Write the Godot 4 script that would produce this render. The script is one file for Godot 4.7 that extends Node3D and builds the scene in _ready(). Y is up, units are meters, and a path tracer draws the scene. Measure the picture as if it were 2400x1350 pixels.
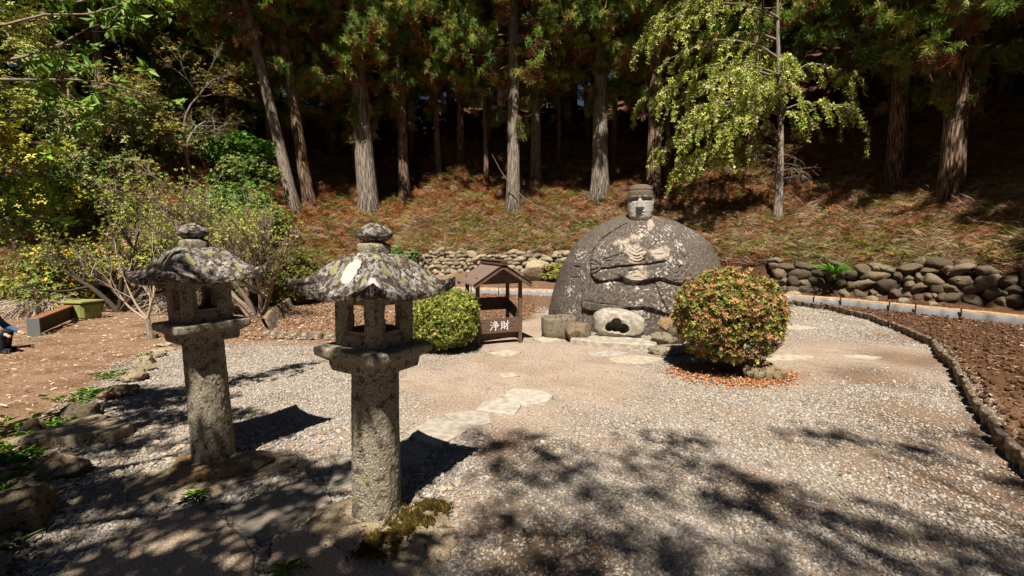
extends Node3D
# A temple garden court: a seated stone Buddha, two stone lanterns, clipped bushes and a cedar bank behind.

var rng := RandomNumberGenerator.new()
var M := {}
var taken := {}
var noise := FastNoiseLite.new()
var noise2 := FastNoiseLite.new()
const TAUF := 6.2831853

func _ready() -> void:
	rng.seed = 4711
	noise.seed = 11
	noise.frequency = 1.0
	noise.fractal_octaves = 3
	noise2.seed = 77
	noise2.frequency = 1.0
	noise2.fractal_octaves = 4
	# ---- camera
	var cam := Camera3D.new()
	cam.name = "camera"
	cam.position = Vector3(0, 1.6, 0)
	cam.rotation.x = -deg_to_rad(5.29)
	cam.fov = 64.0
	cam.near = 0.05
	cam.far = 400.0
	add_child(cam)
	cam.current = true
	# ---- sky, exposure
	var env := Environment.new()
	env.background_mode = Environment.BG_SKY
	var sm := ProceduralSkyMaterial.new()
	sm.sky_top_color = Color(0.42, 0.58, 0.86)
	sm.sky_horizon_color = Color(0.72, 0.82, 0.95)
	sm.sky_curve = 0.2
	sm.ground_bottom_color = Color(0.12, 0.09, 0.06)
	sm.ground_horizon_color = Color(0.3, 0.3, 0.3)
	sm.sky_energy_multiplier = 0.3
	var sky := Sky.new()
	sky.sky_material = sm
	env.sky = sky
	env.tonemap_mode = Environment.TONE_MAPPER_LINEAR
	env.tonemap_exposure = 2.1
	env.sdfgi_enabled = true
	env.ssao_enabled = true
	env.ssil_enabled = true
	var we := WorldEnvironment.new()
	we.name = "world"
	we.environment = env
	add_child(we)
	# ---- sun: high, behind the viewer
	var sun := DirectionalLight3D.new()
	sun.name = "sun"
	sun.light_energy = 1.6
	sun.light_color = Color(1.0, 0.955, 0.885)
	sun.light_angular_distance = 0.53
	sun.shadow_enabled = true
	add_child(sun)
	sun.look_at_from_position(Vector3.ZERO, Vector3(0.05, -0.86, -0.51), Vector3.UP)

	make_materials()
	build_height_cache()
	stage("materials")
	build_ground()
	stage("ground")
	build_walls()
	build_forest()
	stage("forest")
	build_statue()
	stage("statue")
	build_statue_stones()
	build_lanterns()
	stage("lanterns")
	build_shelter()
	build_edging()
	build_stepping_stones()
	build_border_rocks()
	stage("stones")
	build_bushes()
	stage("bushes")
	build_shrubs()
	stage("shrubs")
	build_cherry()
	build_near_trees()
	stage("near trees")
	build_left_things()
	build_person()
	build_scatter()
	stage("scatter")

var t0 := Time.get_ticks_msec()
func stage(s: String) -> void:
	print(s, " ", Time.get_ticks_msec() - t0)

# ------------------------------------------------------------------ nodes
func numbered(called: String) -> String:
	if not taken.has(called):
		taken[called] = 0
		return called
	taken[called] += 1
	return "%s_%03d" % [called, taken[called]]

func tag(o: Node, label: String, category: String, group := "", kind := "") -> Node:
	if label: o.set_meta("label", label)
	if category: o.set_meta("category", category)
	if group: o.set_meta("group", group)
	if kind: o.set_meta("kind", kind)
	return o

func thing(called: String, label: String, category: String, at := Vector3.ZERO, turn := 0.0, group := "") -> Node3D:
	var o := Node3D.new()
	o.name = numbered(called)
	add_child(o)
	o.position = at
	o.rotation.y = turn
	tag(o, label, category, group)
	return o

func part(called: String, mesh: Mesh, m: Material, parent: Node, xf := Transform3D.IDENTITY) -> MeshInstance3D:
	var o := MeshInstance3D.new()
	o.name = numbered(called) if parent == self else called
	o.mesh = mesh
	o.material_override = m
	o.transform = xf
	parent.add_child(o, true)
	return o

func solo(called: String, mesh: Mesh, m: Material, label: String, category: String, at := Vector3.ZERO, turn := 0.0, group := "") -> MeshInstance3D:
	var o := part(called, mesh, m, self, Transform3D(Basis(Vector3.UP, turn), at))
	tag(o, label, category, group)
	return o

func many(called: String, mesh: Mesh, m: Material, xfs: Array, cols: PackedColorArray, parent: Node) -> MultiMeshInstance3D:
	var o := MultiMeshInstance3D.new()
	o.name = numbered(called) if parent == self else called
	o.multimesh = mm_of(mesh, xfs, cols)
	o.material_override = m
	if parent != self: o.set_meta("kind", "stuff")
	parent.add_child(o, true)
	return o

func mm_of(mesh: Mesh, xfs: Array, cols: PackedColorArray) -> MultiMesh:
	var mm := MultiMesh.new()
	mm.transform_format = MultiMesh.TRANSFORM_3D
	mm.use_colors = true
	mm.mesh = mesh
	mm.instance_count = xfs.size()
	for i in xfs.size():
		mm.set_instance_transform(i, xfs[i])
		mm.set_instance_color(i, cols[i])
	return mm

# ------------------------------------------------------------------ mesh building
class MB:
	var v := PackedVector3Array()
	var t := PackedVector2Array()
	var c := PackedColorArray()
	var ix := PackedInt32Array()
	var col := Color(1, 1, 1)
	func vert(p: Vector3, uv := Vector2.ZERO) -> int:
		v.append(p)
		t.append(uv)
		c.append(col)
		return v.size() - 1
	func tri(a: int, b: int, d: int) -> void:
		ix.append(a)
		ix.append(d)
		ix.append(b)
	func quad(a: int, b: int, d: int, e: int) -> void:
		tri(a, b, d)
		tri(a, d, e)
	func fquad(a: Vector3, b: Vector3, d: Vector3, e: Vector3) -> void:
		var i := vert(a, Vector2(0, 0))
		vert(b, Vector2(1, 0))
		vert(d, Vector2(1, 1))
		vert(e, Vector2(0, 1))
		quad(i, i + 1, i + 2, i + 3)
	func ftri(a: Vector3, b: Vector3, d: Vector3) -> void:
		var i := vert(a)
		vert(b)
		vert(d)
		tri(i, i + 1, i + 2)
	func mesh() -> ArrayMesh:
		var n := PackedVector3Array()
		n.resize(v.size())
		for i in range(0, ix.size(), 3):
			var a := ix[i]
			var b := ix[i + 1]
			var d := ix[i + 2]
			var f := (v[d] - v[a]).cross(v[b] - v[a])
			n[a] += f
			n[b] += f
			n[d] += f
		for i in n.size():
			n[i] = n[i].normalized() if n[i].length_squared() > 1e-20 else Vector3.UP
		var arr := []
		arr.resize(Mesh.ARRAY_MAX)
		arr[Mesh.ARRAY_VERTEX] = v
		arr[Mesh.ARRAY_NORMAL] = n
		arr[Mesh.ARRAY_TEX_UV] = t
		arr[Mesh.ARRAY_COLOR] = c
		arr[Mesh.ARRAY_INDEX] = ix
		var am := ArrayMesh.new()
		am.add_surface_from_arrays(Mesh.PRIMITIVE_TRIANGLES, arr)
		return am
	func tube(pts: Array, rad: Array, sides: int, capped := true, vscale := 1.0) -> void:
		var n := pts.size()
		var side := Vector3.ZERO
		var start := v.size()
		var along := 0.0
		for i in n:
			var d: Vector3 = (pts[mini(i + 1, n - 1)] - pts[maxi(i - 1, 0)])
			d = d.normalized() if d.length() > 1e-7 else Vector3.UP
			if i == 0:
				side = d.cross(Vector3(0.31, 0.2, 0.93) if absf(d.y) > 0.8 else Vector3.UP).normalized()
			else:
				side = (side - d * side.dot(d)).normalized()
				along += (pts[i] - pts[i - 1]).length()
			var up := side.cross(d)
			for k in sides + 1:
				var a := TAU * k / sides
				var r: float = rad[i]
				vert(pts[i] + (side * cos(a) - up * sin(a)) * r, Vector2(float(k) / sides, along * vscale))
		for i in n - 1:
			for k in sides:
				var p := start + i * (sides + 1) + k
				quad(p, p + 1, p + sides + 2, p + sides + 1)
		if capped:
			for e in [0, n - 1]:
				var ci := vert(pts[e])
				for k in sides:
					var p: int = start + e * (sides + 1) + k
					if e == 0: tri(ci, p + 1, p)
					else: tri(ci, p, p + 1)
	func box(size: Vector3, xf := Transform3D.IDENTITY, bev := 0.0) -> void:
		var h := size * 0.5
		var b := minf(bev, minf(h.x, minf(h.y, h.z)) * 0.6)
		var P := func(x: float, y: float, z: float) -> Vector3: return xf * Vector3(x, y, z)
		for ax in 3:
			for s in [-1.0, 1.0]:
				var n := Vector3.ZERO
				n[ax] = s
				var a := Vector3.ZERO
				a[(ax + 1) % 3] = 1.0
				var d := Vector3.ZERO
				d[(ax + 2) % 3] = 1.0
				var c0 := n * h
				var A := a * (h[(ax + 1) % 3] - b)
				var D := d * (h[(ax + 2) % 3] - b)
				var i := v.size()
				var sa := size[(ax + 1) % 3]
				var sd := size[(ax + 2) % 3]
				vert(xf * (c0 - A - D), Vector2(0, 0))
				vert(xf * (c0 + A - D), Vector2(sa, 0))
				vert(xf * (c0 + A + D), Vector2(sa, sd))
				vert(xf * (c0 - A + D), Vector2(0, sd))
				if s > 0: quad(i, i + 1, i + 2, i + 3)
				else: quad(i, i + 3, i + 2, i + 1)
		if b <= 0.0: return
		for ax in 3:
			var e := Vector3.ZERO
			e[ax] = h[ax] - b
			for s1 in [-1.0, 1.0]:
				for s2 in [-1.0, 1.0]:
					var p1 := Vector3.ZERO
					p1[(ax + 1) % 3] = s1 * h[(ax + 1) % 3]
					p1[(ax + 2) % 3] = s2 * (h[(ax + 2) % 3] - b)
					var p2 := Vector3.ZERO
					p2[(ax + 1) % 3] = s1 * (h[(ax + 1) % 3] - b)
					p2[(ax + 2) % 3] = s2 * h[(ax + 2) % 3]
					if s1 * s2 > 0: fquad(xf * (p1 - e), xf * (p2 - e), xf * (p2 + e), xf * (p1 + e))
					else: fquad(xf * (p1 + e), xf * (p2 + e), xf * (p2 - e), xf * (p1 - e))
		for sx in [-1.0, 1.0]:
			for sy in [-1.0, 1.0]:
				for sz in [-1.0, 1.0]:
					var a := Vector3(sx * h.x, sy * (h.y - b), sz * (h.z - b))
					var d := Vector3(sx * (h.x - b), sy * h.y, sz * (h.z - b))
					var f := Vector3(sx * (h.x - b), sy * (h.y - b), sz * h.z)
					if sx * sy * sz > 0: ftri(xf * a, xf * d, xf * f)
					else: ftri(xf * a, xf * f, xf * d)
	# a leaf folded along its midrib
	func leaf(at: Vector3, dir: Vector3, up: Vector3, ln: float, w: float, fold := 0.25, droop := 0.0) -> void:
		var s := dir.cross(up).normalized()
		var u := s.cross(dir).normalized()
		var tip := at + dir * ln - u * (droop * ln)
		var m := at + dir * (ln * 0.45) + u * 0.0
		var i := vert(at, Vector2(0.5, 0))
		vert(m + s * (w * 0.5) + u * (w * fold), Vector2(1, 0.45))
		vert(tip, Vector2(0.5, 1))
		vert(m - s * (w * 0.5) + u * (w * fold), Vector2(0, 0.45))
		tri(i, i + 1, i + 2)
		tri(i, i + 2, i + 3)
	# a thin curved blade
	func blade(at: Vector3, dir: Vector3, side: Vector3, ln: float, w: float, bend: Vector3) -> void:
		var p1 := at + dir * (ln * 0.5) + bend * 0.25
		var p2 := at + dir * ln + bend
		var i := vert(at - side * (w * 0.4), Vector2(0, 0))
		vert(at + side * (w * 0.4), Vector2(1, 0))
		vert(p1 + side * (w * 0.5), Vector2(1, 0.5))
		vert(p1 - side * (w * 0.5), Vector2(0, 0.5))
		vert(p2, Vector2(0.5, 1))
		quad(i, i + 1, i + 2, i + 3)
		tri(i + 3, i + 2, i + 4)

func rv(s := 1.0) -> Vector3:
	return Vector3(rng.randf_range(-s, s), rng.randf_range(-s, s), rng.randf_range(-s, s))
func rdir() -> Vector3:
	var d := rv()
	while d.length_squared() < 0.01 or d.length_squared() > 1.0: d = rv()
	return d.normalized()
func rr(a: float, b: float) -> float:
	return rng.randf_range(a, b)
func lerpc(a: Color, b: Color, k: float) -> Color:
	return a.lerp(b, k)
func pick(cols: Array, jitter := 0.2) -> Color:
	var c: Color = cols[rng.randi() % cols.size()]
	var k := 1.0 + rr(-jitter, jitter)
	return Color(c.r * k, c.g * k, c.b * k)
func ss(a: float, b: float, x: float) -> float:
	return smoothstep(a, b, x)
# a basis whose y axis is the given direction, spun at random
func aim(d: Vector3, spin := -1.0) -> Basis:
	var s := d.cross(Vector3(0.3, 0.1, 0.9) if absf(d.y) > 0.9 else Vector3.UP).normalized()
	var f := s.cross(d).normalized()
	var b := Basis(s, d, -f)
	return b * Basis(Vector3.UP, rr(0, TAU) if spin < 0 else spin)

# ---- rounded, chipped stone
var ico := {}
func ico_of(n: int) -> Array:
	if ico.has(n): return ico[n]
	var t := (1.0 + sqrt(5.0)) / 2.0
	var vs: Array = []
	for p in [[-1, t, 0], [1, t, 0], [-1, -t, 0], [1, -t, 0], [0, -1, t], [0, 1, t], [0, -1, -t], [0, 1, -t], [t, 0, -1], [t, 0, 1], [-t, 0, -1], [-t, 0, 1]]:
		vs.append(Vector3(p[0], p[1], p[2]).normalized())
	var fs: Array = [[0, 11, 5], [0, 5, 1], [0, 1, 7], [0, 7, 10], [0, 10, 11], [1, 5, 9], [5, 11, 4], [11, 10, 2], [10, 7, 6], [7, 1, 8], [3, 9, 4], [3, 4, 2], [3, 2, 6], [3, 6, 8], [3, 8, 9], [4, 9, 5], [2, 4, 11], [6, 2, 10], [8, 6, 7], [9, 8, 1]]
	for k in n:
		var mid := {}
		var out: Array = []
		for f in fs:
			var m: Array = []
			for e in 3:
				var a: int = mini(f[e], f[(e + 1) % 3])
				var b: int = maxi(f[e], f[(e + 1) % 3])
				var key := a * 100000 + b
				if not mid.has(key):
					mid[key] = vs.size()
					vs.append(((vs[a] + vs[b]) * 0.5).normalized())
				m.append(mid[key])
			out.append_array([[f[0], m[0], m[2]], [f[1], m[1], m[0]], [f[2], m[2], m[1]], [m[0], m[1], m[2]]])
		fs = out
	ico[n] = [vs, fs]
	return ico[n]

func add_rock(mb: MB, size: Vector3, at: Vector3, sd: int, det := 2, rough := 0.12, cuts := 6, basis := Basis.IDENTITY, flat_top := 2.0) -> void:
	var r := RandomNumberGenerator.new()
	r.seed = sd
	var planes: Array = []
	for k in cuts:
		var n := Vector3(r.randf_range(-1, 1), r.randf_range(-1, 1), r.randf_range(-1, 1)).normalized()
		planes.append([n, r.randf_range(0.62, 0.9)])
	if flat_top < 1.5: planes.append([Vector3.UP, flat_top])
	var ic := ico_of(det)
	var base := mb.v.size()
	var off := Vector3(fmod(sd * 1.7, 97.0), fmod(sd * 3.1, 89.0), fmod(sd * 0.7, 83.0))
	for p in ic[0]:
		var q: Vector3 = p * (1.0 + rough * noise.get_noise_3dv(p * 1.1 + off) * 1.6)
		for pl in planes:
			var d: float = q.dot(pl[0]) - pl[1]
			if d > 0: q -= pl[0] * (d * 0.92)
		q += p * (rough * 0.35 * noise2.get_noise_3dv(p * 3.2 + off))
		mb.vert(at + basis * (q * size), Vector2(p.x, p.y))
	for f in ic[1]:
		mb.tri(base + f[0], base + f[1], base + f[2])

func rock_mesh(size: Vector3, sd: int, det := 2, rough := 0.12, cuts := 6, flat_top := 2.0) -> ArrayMesh:
	var mb := MB.new()
	add_rock(mb, size, Vector3.ZERO, sd, det, rough, cuts, Basis.IDENTITY, flat_top)
	return mb.mesh()

# a flat flagstone from an outline of (x, z) points, top at y = thick
func slab_mesh(poly: Array, thick: float, sd: int, wob := 0.012, bump := 0.006) -> ArrayMesh:
	var ctr := Vector2.ZERO
	for p in poly: ctr += p
	ctr /= poly.size()
	var line: Array = []
	for i in poly.size():
		var a: Vector2 = poly[i]
		var b: Vector2 = poly[(i + 1) % poly.size()]
		var n := maxi(2, int((b - a).length() / 0.07))
		for k in n:
			var t := float(k) / n
			var p := a.lerp(b, t)
			# round the corners a little
			var cr := 1.0 - 0.035 * pow(absf(t - 0.5) * 2.0, 6.0)
			p = ctr + (p - ctr) * (cr + wob * 3.0 * noise2.get_noise_2d(p.x * 9.0 + sd, p.y * 9.0))
			line.append(p)
	var mb := MB.new()
	var rings := [[1.03, -0.04], [1.0, thick * 0.75], [0.975, thick], [0.85, thick], [0.6, thick], [0.3, thick]]
	var n2 := line.size()
	for rg in rings:
		for p in line:
			var q: Vector2 = ctr + (p - ctr) * rg[0]
			var y: float = rg[1]
			if y > 0: y += bump * noise2.get_noise_2d(q.x * 5.0 + sd * 3.0, q.y * 5.0)
			mb.vert(Vector3(q.x, y, q.y), q)
	for r in rings.size() - 1:
		for k in n2:
			var a := r * n2 + k
			var b := r * n2 + (k + 1) % n2
			mb.quad(a, a + n2, b + n2, b)
	var c := mb.vert(Vector3(ctr.x, thick, ctr.y), ctr)
	var l := (rings.size() - 1) * n2
	for k in n2: mb.tri(l + k, c, l + (k + 1) % n2)
	# the outline may run either way round: turn the faces so that the top looks up
	var area := 0.0
	for i in poly.size():
		var a: Vector2 = poly[i]
		var b: Vector2 = poly[(i + 1) % poly.size()]
		area += a.x * b.y - b.x * a.y
	if area < 0:
		for i in range(0, mb.ix.size(), 3):
			var k := mb.ix[i + 1]
			mb.ix[i + 1] = mb.ix[i + 2]
			mb.ix[i + 2] = k
	return mb.mesh()

# ------------------------------------------------------------------ materials
func nbytes(w: int, h: int, sd: int, freq: float, oct := 4, type := FastNoiseLite.TYPE_SIMPLEX_SMOOTH) -> PackedByteArray:
	var n := FastNoiseLite.new()
	n.seed = sd
	n.frequency = freq
	n.noise_type = type
	n.fractal_octaves = oct
	return n.get_seamless_image(w, h).get_data()

func lut(stops: Array) -> PackedByteArray:
	var o := PackedByteArray()
	o.resize(768)
	for i in 256:
		var x := i / 255.0
		var c: Color = stops[0][1]
		for k in stops.size() - 1:
			if x >= stops[k][0]:
				c = stops[k][1].lerp(stops[k + 1][1], clampf((x - stops[k][0]) / (stops[k + 1][0] - stops[k][0]), 0, 1))
		var s := c.linear_to_srgb()
		o[i * 3] = int(clampf(s.r, 0, 1) * 255)
		o[i * 3 + 1] = int(clampf(s.g, 0, 1) * 255)
		o[i * 3 + 2] = int(clampf(s.b, 0, 1) * 255)
	return o

# colour of a base noise, with patches of other matter: each [mask bytes, lowest mask value, width of the edge, lut, colour bytes]
func rosettes(n: int, sd: int, freq: float) -> PackedByteArray:
	var fn := FastNoiseLite.new()
	fn.seed = sd
	fn.frequency = freq
	fn.noise_type = FastNoiseLite.TYPE_CELLULAR
	fn.cellular_return_type = FastNoiseLite.RETURN_DISTANCE
	fn.fractal_octaves = 1
	fn.domain_warp_enabled = true
	fn.domain_warp_amplitude = 18.0
	fn.domain_warp_frequency = 0.03
	var a := fn.get_seamless_image(n, n).get_data()
	var b := nbytes(n, n, sd + 1, 0.05, 4)
	var o := PackedByteArray()
	o.resize(n * n)
	for i in n * n: o[i] = int((255 - a[i]) * 0.62 + b[i] * 0.38)
	return o

func layered(n: int, base: PackedByteArray, lt: PackedByteArray, patches: Array) -> ImageTexture:
	var o := PackedByteArray()
	o.resize(n * n * 3)
	for i in n * n:
		var b := base[i] * 3
		var r := lt[b]
		var g := lt[b + 1]
		var bl := lt[b + 2]
		for p in patches:
			var m: int = p[0][i] - p[1]
			if m > 0:
				var k: float = minf(1.0, m / p[2])
				var q: int = p[4][i] * 3
				var l: PackedByteArray = p[3]
				r = int(lerpf(r, l[q], k))
				g = int(lerpf(g, l[q + 1], k))
				bl = int(lerpf(bl, l[q + 2], k))
		o[i * 3] = r
		o[i * 3 + 1] = g
		o[i * 3 + 2] = bl
	var im := Image.create_from_data(n, n, false, Image.FORMAT_RGB8, o)
	im.generate_mipmaps()
	return ImageTexture.create_from_image(im)

func bumps(n: int, b: PackedByteArray, k: float) -> ImageTexture:
	var im := Image.create_from_data(n, n, false, Image.FORMAT_L8, b)
	im.bump_map_to_normal_map(k)
	im.generate_mipmaps()
	return ImageTexture.create_from_image(im)

func mat(key: String, col: Color, rough := 0.9, tex: Texture2D = null, nrm: Texture2D = null, tri := 0.0, vcol := false, nscale := 1.0) -> StandardMaterial3D:
	var m := StandardMaterial3D.new()
	m.resource_name = key
	m.albedo_color = col.linear_to_srgb()
	m.roughness = rough
	m.metallic_specular = 0.3
	if tex: m.albedo_texture = tex
	if nrm:
		m.normal_enabled = true
		m.normal_texture = nrm
		m.normal_scale = nscale
	if tri > 0:
		m.uv1_triplanar = true
		m.uv1_triplanar_sharpness = 7.0
		m.uv1_scale = Vector3(tri, tri, tri)
	if vcol: m.vertex_color_use_as_albedo = true
	M[key] = m
	return m

func lc(r: float, g: float, b: float) -> Color:
	return Color(r, g, b)

func make_materials() -> void:
	var N := 512
	var fine := nbytes(N, N, 3, 0.06, 4)
	var mid := nbytes(N, N, 4, 0.018, 5)
	var big := nbytes(N, N, 5, 0.007, 5)
	var mot := nbytes(N, N, 6, 0.012, 6)
	var cell := nbytes(N, N, 7, 0.05, 2, FastNoiseLite.TYPE_CELLULAR)
	var bn_fine := bumps(N, fine, 3.0)
	var bn_mid := bumps(N, mid, 5.0)
	M["bn_fine"] = bn_fine
	# weathered lantern stone: grey-brown, grainy
	var stone_l := lut([[0.0, lc(0.05, 0.045, 0.035)], [0.35, lc(0.16, 0.145, 0.115)], [0.6, lc(0.27, 0.245, 0.2)], [1.0, lc(0.5, 0.46, 0.38)]])
	var dark_l := lut([[0.0, lc(0.03, 0.027, 0.022)], [1.0, lc(0.11, 0.095, 0.075)]])
	var pale_l := lut([[0.0, lc(0.22, 0.21, 0.195)], [0.5, lc(0.36, 0.345, 0.32)], [1.0, lc(0.55, 0.53, 0.5)]])
	var green_l := lut([[0.0, lc(0.12, 0.12, 0.05)], [1.0, lc(0.3, 0.29, 0.16)]])
	# roof stone: dark brown crust broken by grey-white lichen
	var crust_l := lut([[0.0, lc(0.016, 0.011, 0.009)], [0.5, lc(0.042, 0.028, 0.022)], [1.0, lc(0.1, 0.07, 0.055)]])
	var grey_l := lut([[0.0, lc(0.1, 0.097, 0.093)], [0.5, lc(0.19, 0.185, 0.178)], [1.0, lc(0.32, 0.31, 0.3)]])
	var mot2 := nbytes(N, N, 16, 0.014, 6)
	var mot3 := nbytes(N, N, 19, 0.03, 5)
	# rounded lichen rosettes: cell distance broken up by fine noise
	var rose := rosettes(N, 41, 0.022)
	var rose2 := rosettes(N, 47, 0.011)
	mat("lantern_stone", lc(0.92, 0.9, 0.86), 0.95, layered(N, fine, stone_l, [[mot, 146, 70.0, dark_l, fine], [mot2, 190, 40.0, grey_l, fine], [big, 205, 25.0, green_l, fine]]), bn_fine, 2.4, false, 0.7)
	mat("roof_stone", lc(1, 1, 1), 0.95, layered(N, fine, crust_l, [[rose, 158, 6.0, grey_l, fine], [mot3, 163, 6.0, grey_l, mid], [rose2, 190, 6.0, pale_l, fine], [big, 196, 20.0, green_l, fine]]), bn_fine, 1.9, false, 0.6)
	# the Buddha's stone: dark umber with sprays of white lichen
	var umber_l := lut([[0.0, lc(0.02, 0.015, 0.012)], [0.35, lc(0.055, 0.046, 0.039)], [0.6, lc(0.1, 0.085, 0.073)], [1.0, lc(0.22, 0.19, 0.166)]])
	var bare_l := lut([[0.0, lc(0.22, 0.18, 0.145)], [1.0, lc(0.42, 0.36, 0.3)]])
	M["umber_l"] = umber_l
	M["fine"] = fine
	M["mid"] = mid
	M["mot"] = mot
	M["mot2"] = mot2
	M["mot3"] = mot3
	M["big"] = big
	M["pale_l"] = pale_l
	M["bare_l"] = bare_l
	# face: cleaner, pale grey
	var face_l := lut([[0.0, lc(0.2, 0.2, 0.18)], [0.5, lc(0.36, 0.36, 0.325)], [1.0, lc(0.52, 0.52, 0.47)]])
	M["face_l"] = face_l
	# field stones
	var rock_l := lut([[0.0, lc(0.13, 0.105, 0.08)], [0.5, lc(0.3, 0.255, 0.2)], [1.0, lc(0.5, 0.44, 0.36)]])
	mat("rock", lc(1, 1, 1), 0.92, layered(N, fine, rock_l, [[mot, 172, 40.0, dark_l, fine], [mot3, 170, 20.0, grey_l, fine]]), bn_mid, 2.0, true, 0.8)
	var smooth_l := lut([[0.0, lc(0.17, 0.145, 0.11)], [0.5, lc(0.28, 0.25, 0.205)], [1.0, lc(0.42, 0.395, 0.35)]])
	mat("worn_stone", lc(1, 1, 1), 0.8, layered(N, mid, smooth_l, [[mot, 170, 40.0, grey_l, fine]]), bn_fine, 0.9, false, 0.5)
	var flag_l := lut([[0.0, lc(0.23, 0.205, 0.175)], [0.5, lc(0.33, 0.3, 0.262)], [1.0, lc(0.43, 0.4, 0.355)]])
	mat("flagstone", lc(1, 1, 1), 0.85, layered(N, mid, flag_l, [[fine, 190, 40.0, grey_l, mid]]), bn_fine, 1.0, true, 0.5)
	var agg_l := lut([[0.0, lc(0.1, 0.078, 0.058)], [0.45, lc(0.27, 0.21, 0.16)], [0.8, lc(0.4, 0.32, 0.25)], [1.0, lc(0.62, 0.56, 0.48)]])
	mat("aggregate", lc(1, 1, 1), 0.95, layered(N, fine, agg_l, [[cell, 212, 20.0, pale_l, fine]]), bn_fine, 2.2, false, 1.0)
	# earth: the colours come from the ground sheet, this is its grain
	var grain_l := lut([[0.0, lc(0.35, 0.34, 0.33)], [0.5, lc(0.72, 0.71, 0.7)], [1.0, lc(1, 1, 1)]])
	var gm := mat("earth", lc(1, 1, 1), 1.0, layered(N, fine, grain_l, [[cell, 200, 30.0, grain_l, mid]]), bn_fine, 0.9, true, 1.5)
	gm.uv1_world_triplanar = true
	mat("pebble", lc(1, 1, 1), 0.85, null, null, 0.0, true)
	mat("clod", lc(1, 1, 1), 1.0, null, null, 0.0, true)
	mat("litter", lc(1, 1, 1), 0.8, null, null, 0.0, true)
	M["litter"].backlight_enabled = true
	M["litter"].backlight = Color(0.12, 0.09, 0.05)
	# bark
	var bw := nbytes(256, 64, 21, 0.05, 4)
	var bi := Image.create_from_data(256, 64, false, Image.FORMAT_L8, bw)
	bi.resize(256, 512, Image.INTERPOLATE_CUBIC)
	bi.resize(512, 512, Image.INTERPOLATE_CUBIC)
	var bark := bi.get_data()
	var bark_n := bumps(N, bark, 9.0)
	var cedar_l := lut([[0.15, lc(0.03, 0.018, 0.012)], [0.4, lc(0.11, 0.068, 0.045)], [0.6, lc(0.2, 0.135, 0.095)], [0.9, lc(0.36, 0.28, 0.21)]])
	mat("cedar_bark", lc(1, 1, 1), 0.95, layered(N, bark, cedar_l, []), bark_n, 0.0, false, 1.2)
	var greyb_l := lut([[0.1, lc(0.08, 0.066, 0.054)], [0.4, lc(0.17, 0.145, 0.12)], [0.65, lc(0.235, 0.205, 0.17)], [0.95, lc(0.34, 0.31, 0.27)]])
	mat("grey_bark", lc(1, 1, 1), 0.95, layered(N, bark, greyb_l, [[mot, 165, 60.0, cedar_l, bark]]), bark_n, 0.0, false, 1.0)
	var twig_l := lut([[0.0, lc(0.08, 0.06, 0.05)], [1.0, lc(0.28, 0.22, 0.18)]])
	mat("twig", lc(1, 1, 1), 0.9, layered(N, mid, twig_l, []), null, 2.0)
	mat("pink_twig", lc(0.2, 0.15, 0.125), 0.9)
	mat("dark_twig", lc(0.06, 0.045, 0.035), 0.9)
	mat("pale_twig", lc(0.36, 0.3, 0.24), 0.9)
	# foliage: colours come with each leaf
	for k in ["needles", "leaves", "thin_leaves"]:
		var f := mat(k, lc(1, 1, 1), 0.55 if k != "needles" else 0.65, null, null, 0.0, true)
		f.backlight_enabled = true
		f.backlight = Color(0.35, 0.42, 0.12) if k == "thin_leaves" else Color(0.18, 0.22, 0.06)
	# timber and metal
	var wood := Image.create_from_data(256, 64, false, Image.FORMAT_L8, nbytes(256, 64, 31, 0.05, 4))
	wood.resize(64, 512, Image.INTERPOLATE_CUBIC)
	wood.resize(512, 512, Image.INTERPOLATE_CUBIC)
	wood.rotate_90(CLOCKWISE)
	var wb := wood.get_data()
	var brown_l := lut([[0.2, lc(0.075, 0.046, 0.034)], [0.5, lc(0.1, 0.063, 0.048)], [0.85, lc(0.14, 0.092, 0.072)]])
	mat("brown_wood", lc(1, 1, 1), 0.7, layered(N, wb, brown_l, []), null, 2.6)
	var tan_l := lut([[0.2, lc(0.1, 0.07, 0.045)], [0.5, lc(0.24, 0.165, 0.1)], [0.85, lc(0.38, 0.28, 0.18)]])
	mat("tan_log", lc(1, 1, 1), 0.85, layered(N, wb, tan_l, [[mot, 122, 20.0, lut([[0.0, lc(0.035, 0.033, 0.032)], [1.0, lc(0.14, 0.135, 0.13)]]), fine]]), null, 2.0)
	mat("roof_metal", lc(0.1, 0.062, 0.046), 0.45)
	mat("white_paint", lc(0.62, 0.61, 0.6), 0.6)
	mat("grey_sheet", lc(0.22, 0.225, 0.235), 0.3, null, bn_mid, 1.5, false, 0.6)
	mat("orange_board", lc(0.46, 0.28, 0.15), 0.8, layered(N, wb, lut([[0.2, lc(0.5, 0.5, 0.5)], [0.8, lc(1, 1, 1)]]), []), null, 1.0)
	mat("black_stake", lc(0.02, 0.02, 0.022), 0.5)
	mat("green_box", lc(0.24, 0.26, 0.09), 0.5, layered(N, mid, lut([[0.2, lc(0.7, 0.7, 0.65)], [0.8, lc(1, 1, 1)]]), []), null, 0.8)
	mat("dark_steel", lc(0.05, 0.035, 0.028), 0.7)
	mat("rust_steel", lc(0.3, 0.13, 0.06), 0.7, layered(N, mid, lut([[0.2, lc(0.5, 0.45, 0.4)], [0.8, lc(1, 1, 1)]]), []), null, 1.5)
	mat("grey_steel", lc(0.13, 0.14, 0.14), 0.5)
	mat("moss", lc(1, 1, 1), 1.0, null, null, 0.0, true)
	mat("denim", lc(0.035, 0.085, 0.2), 0.9, null, bn_fine, 6.0, false, 0.5)
	mat("dark_cloth", lc(0.012, 0.014, 0.022), 0.9)
	mat("skin", lc(0.5, 0.3, 0.2), 0.6)
	mat("hair", lc(0.02, 0.014, 0.01), 0.6)
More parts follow.
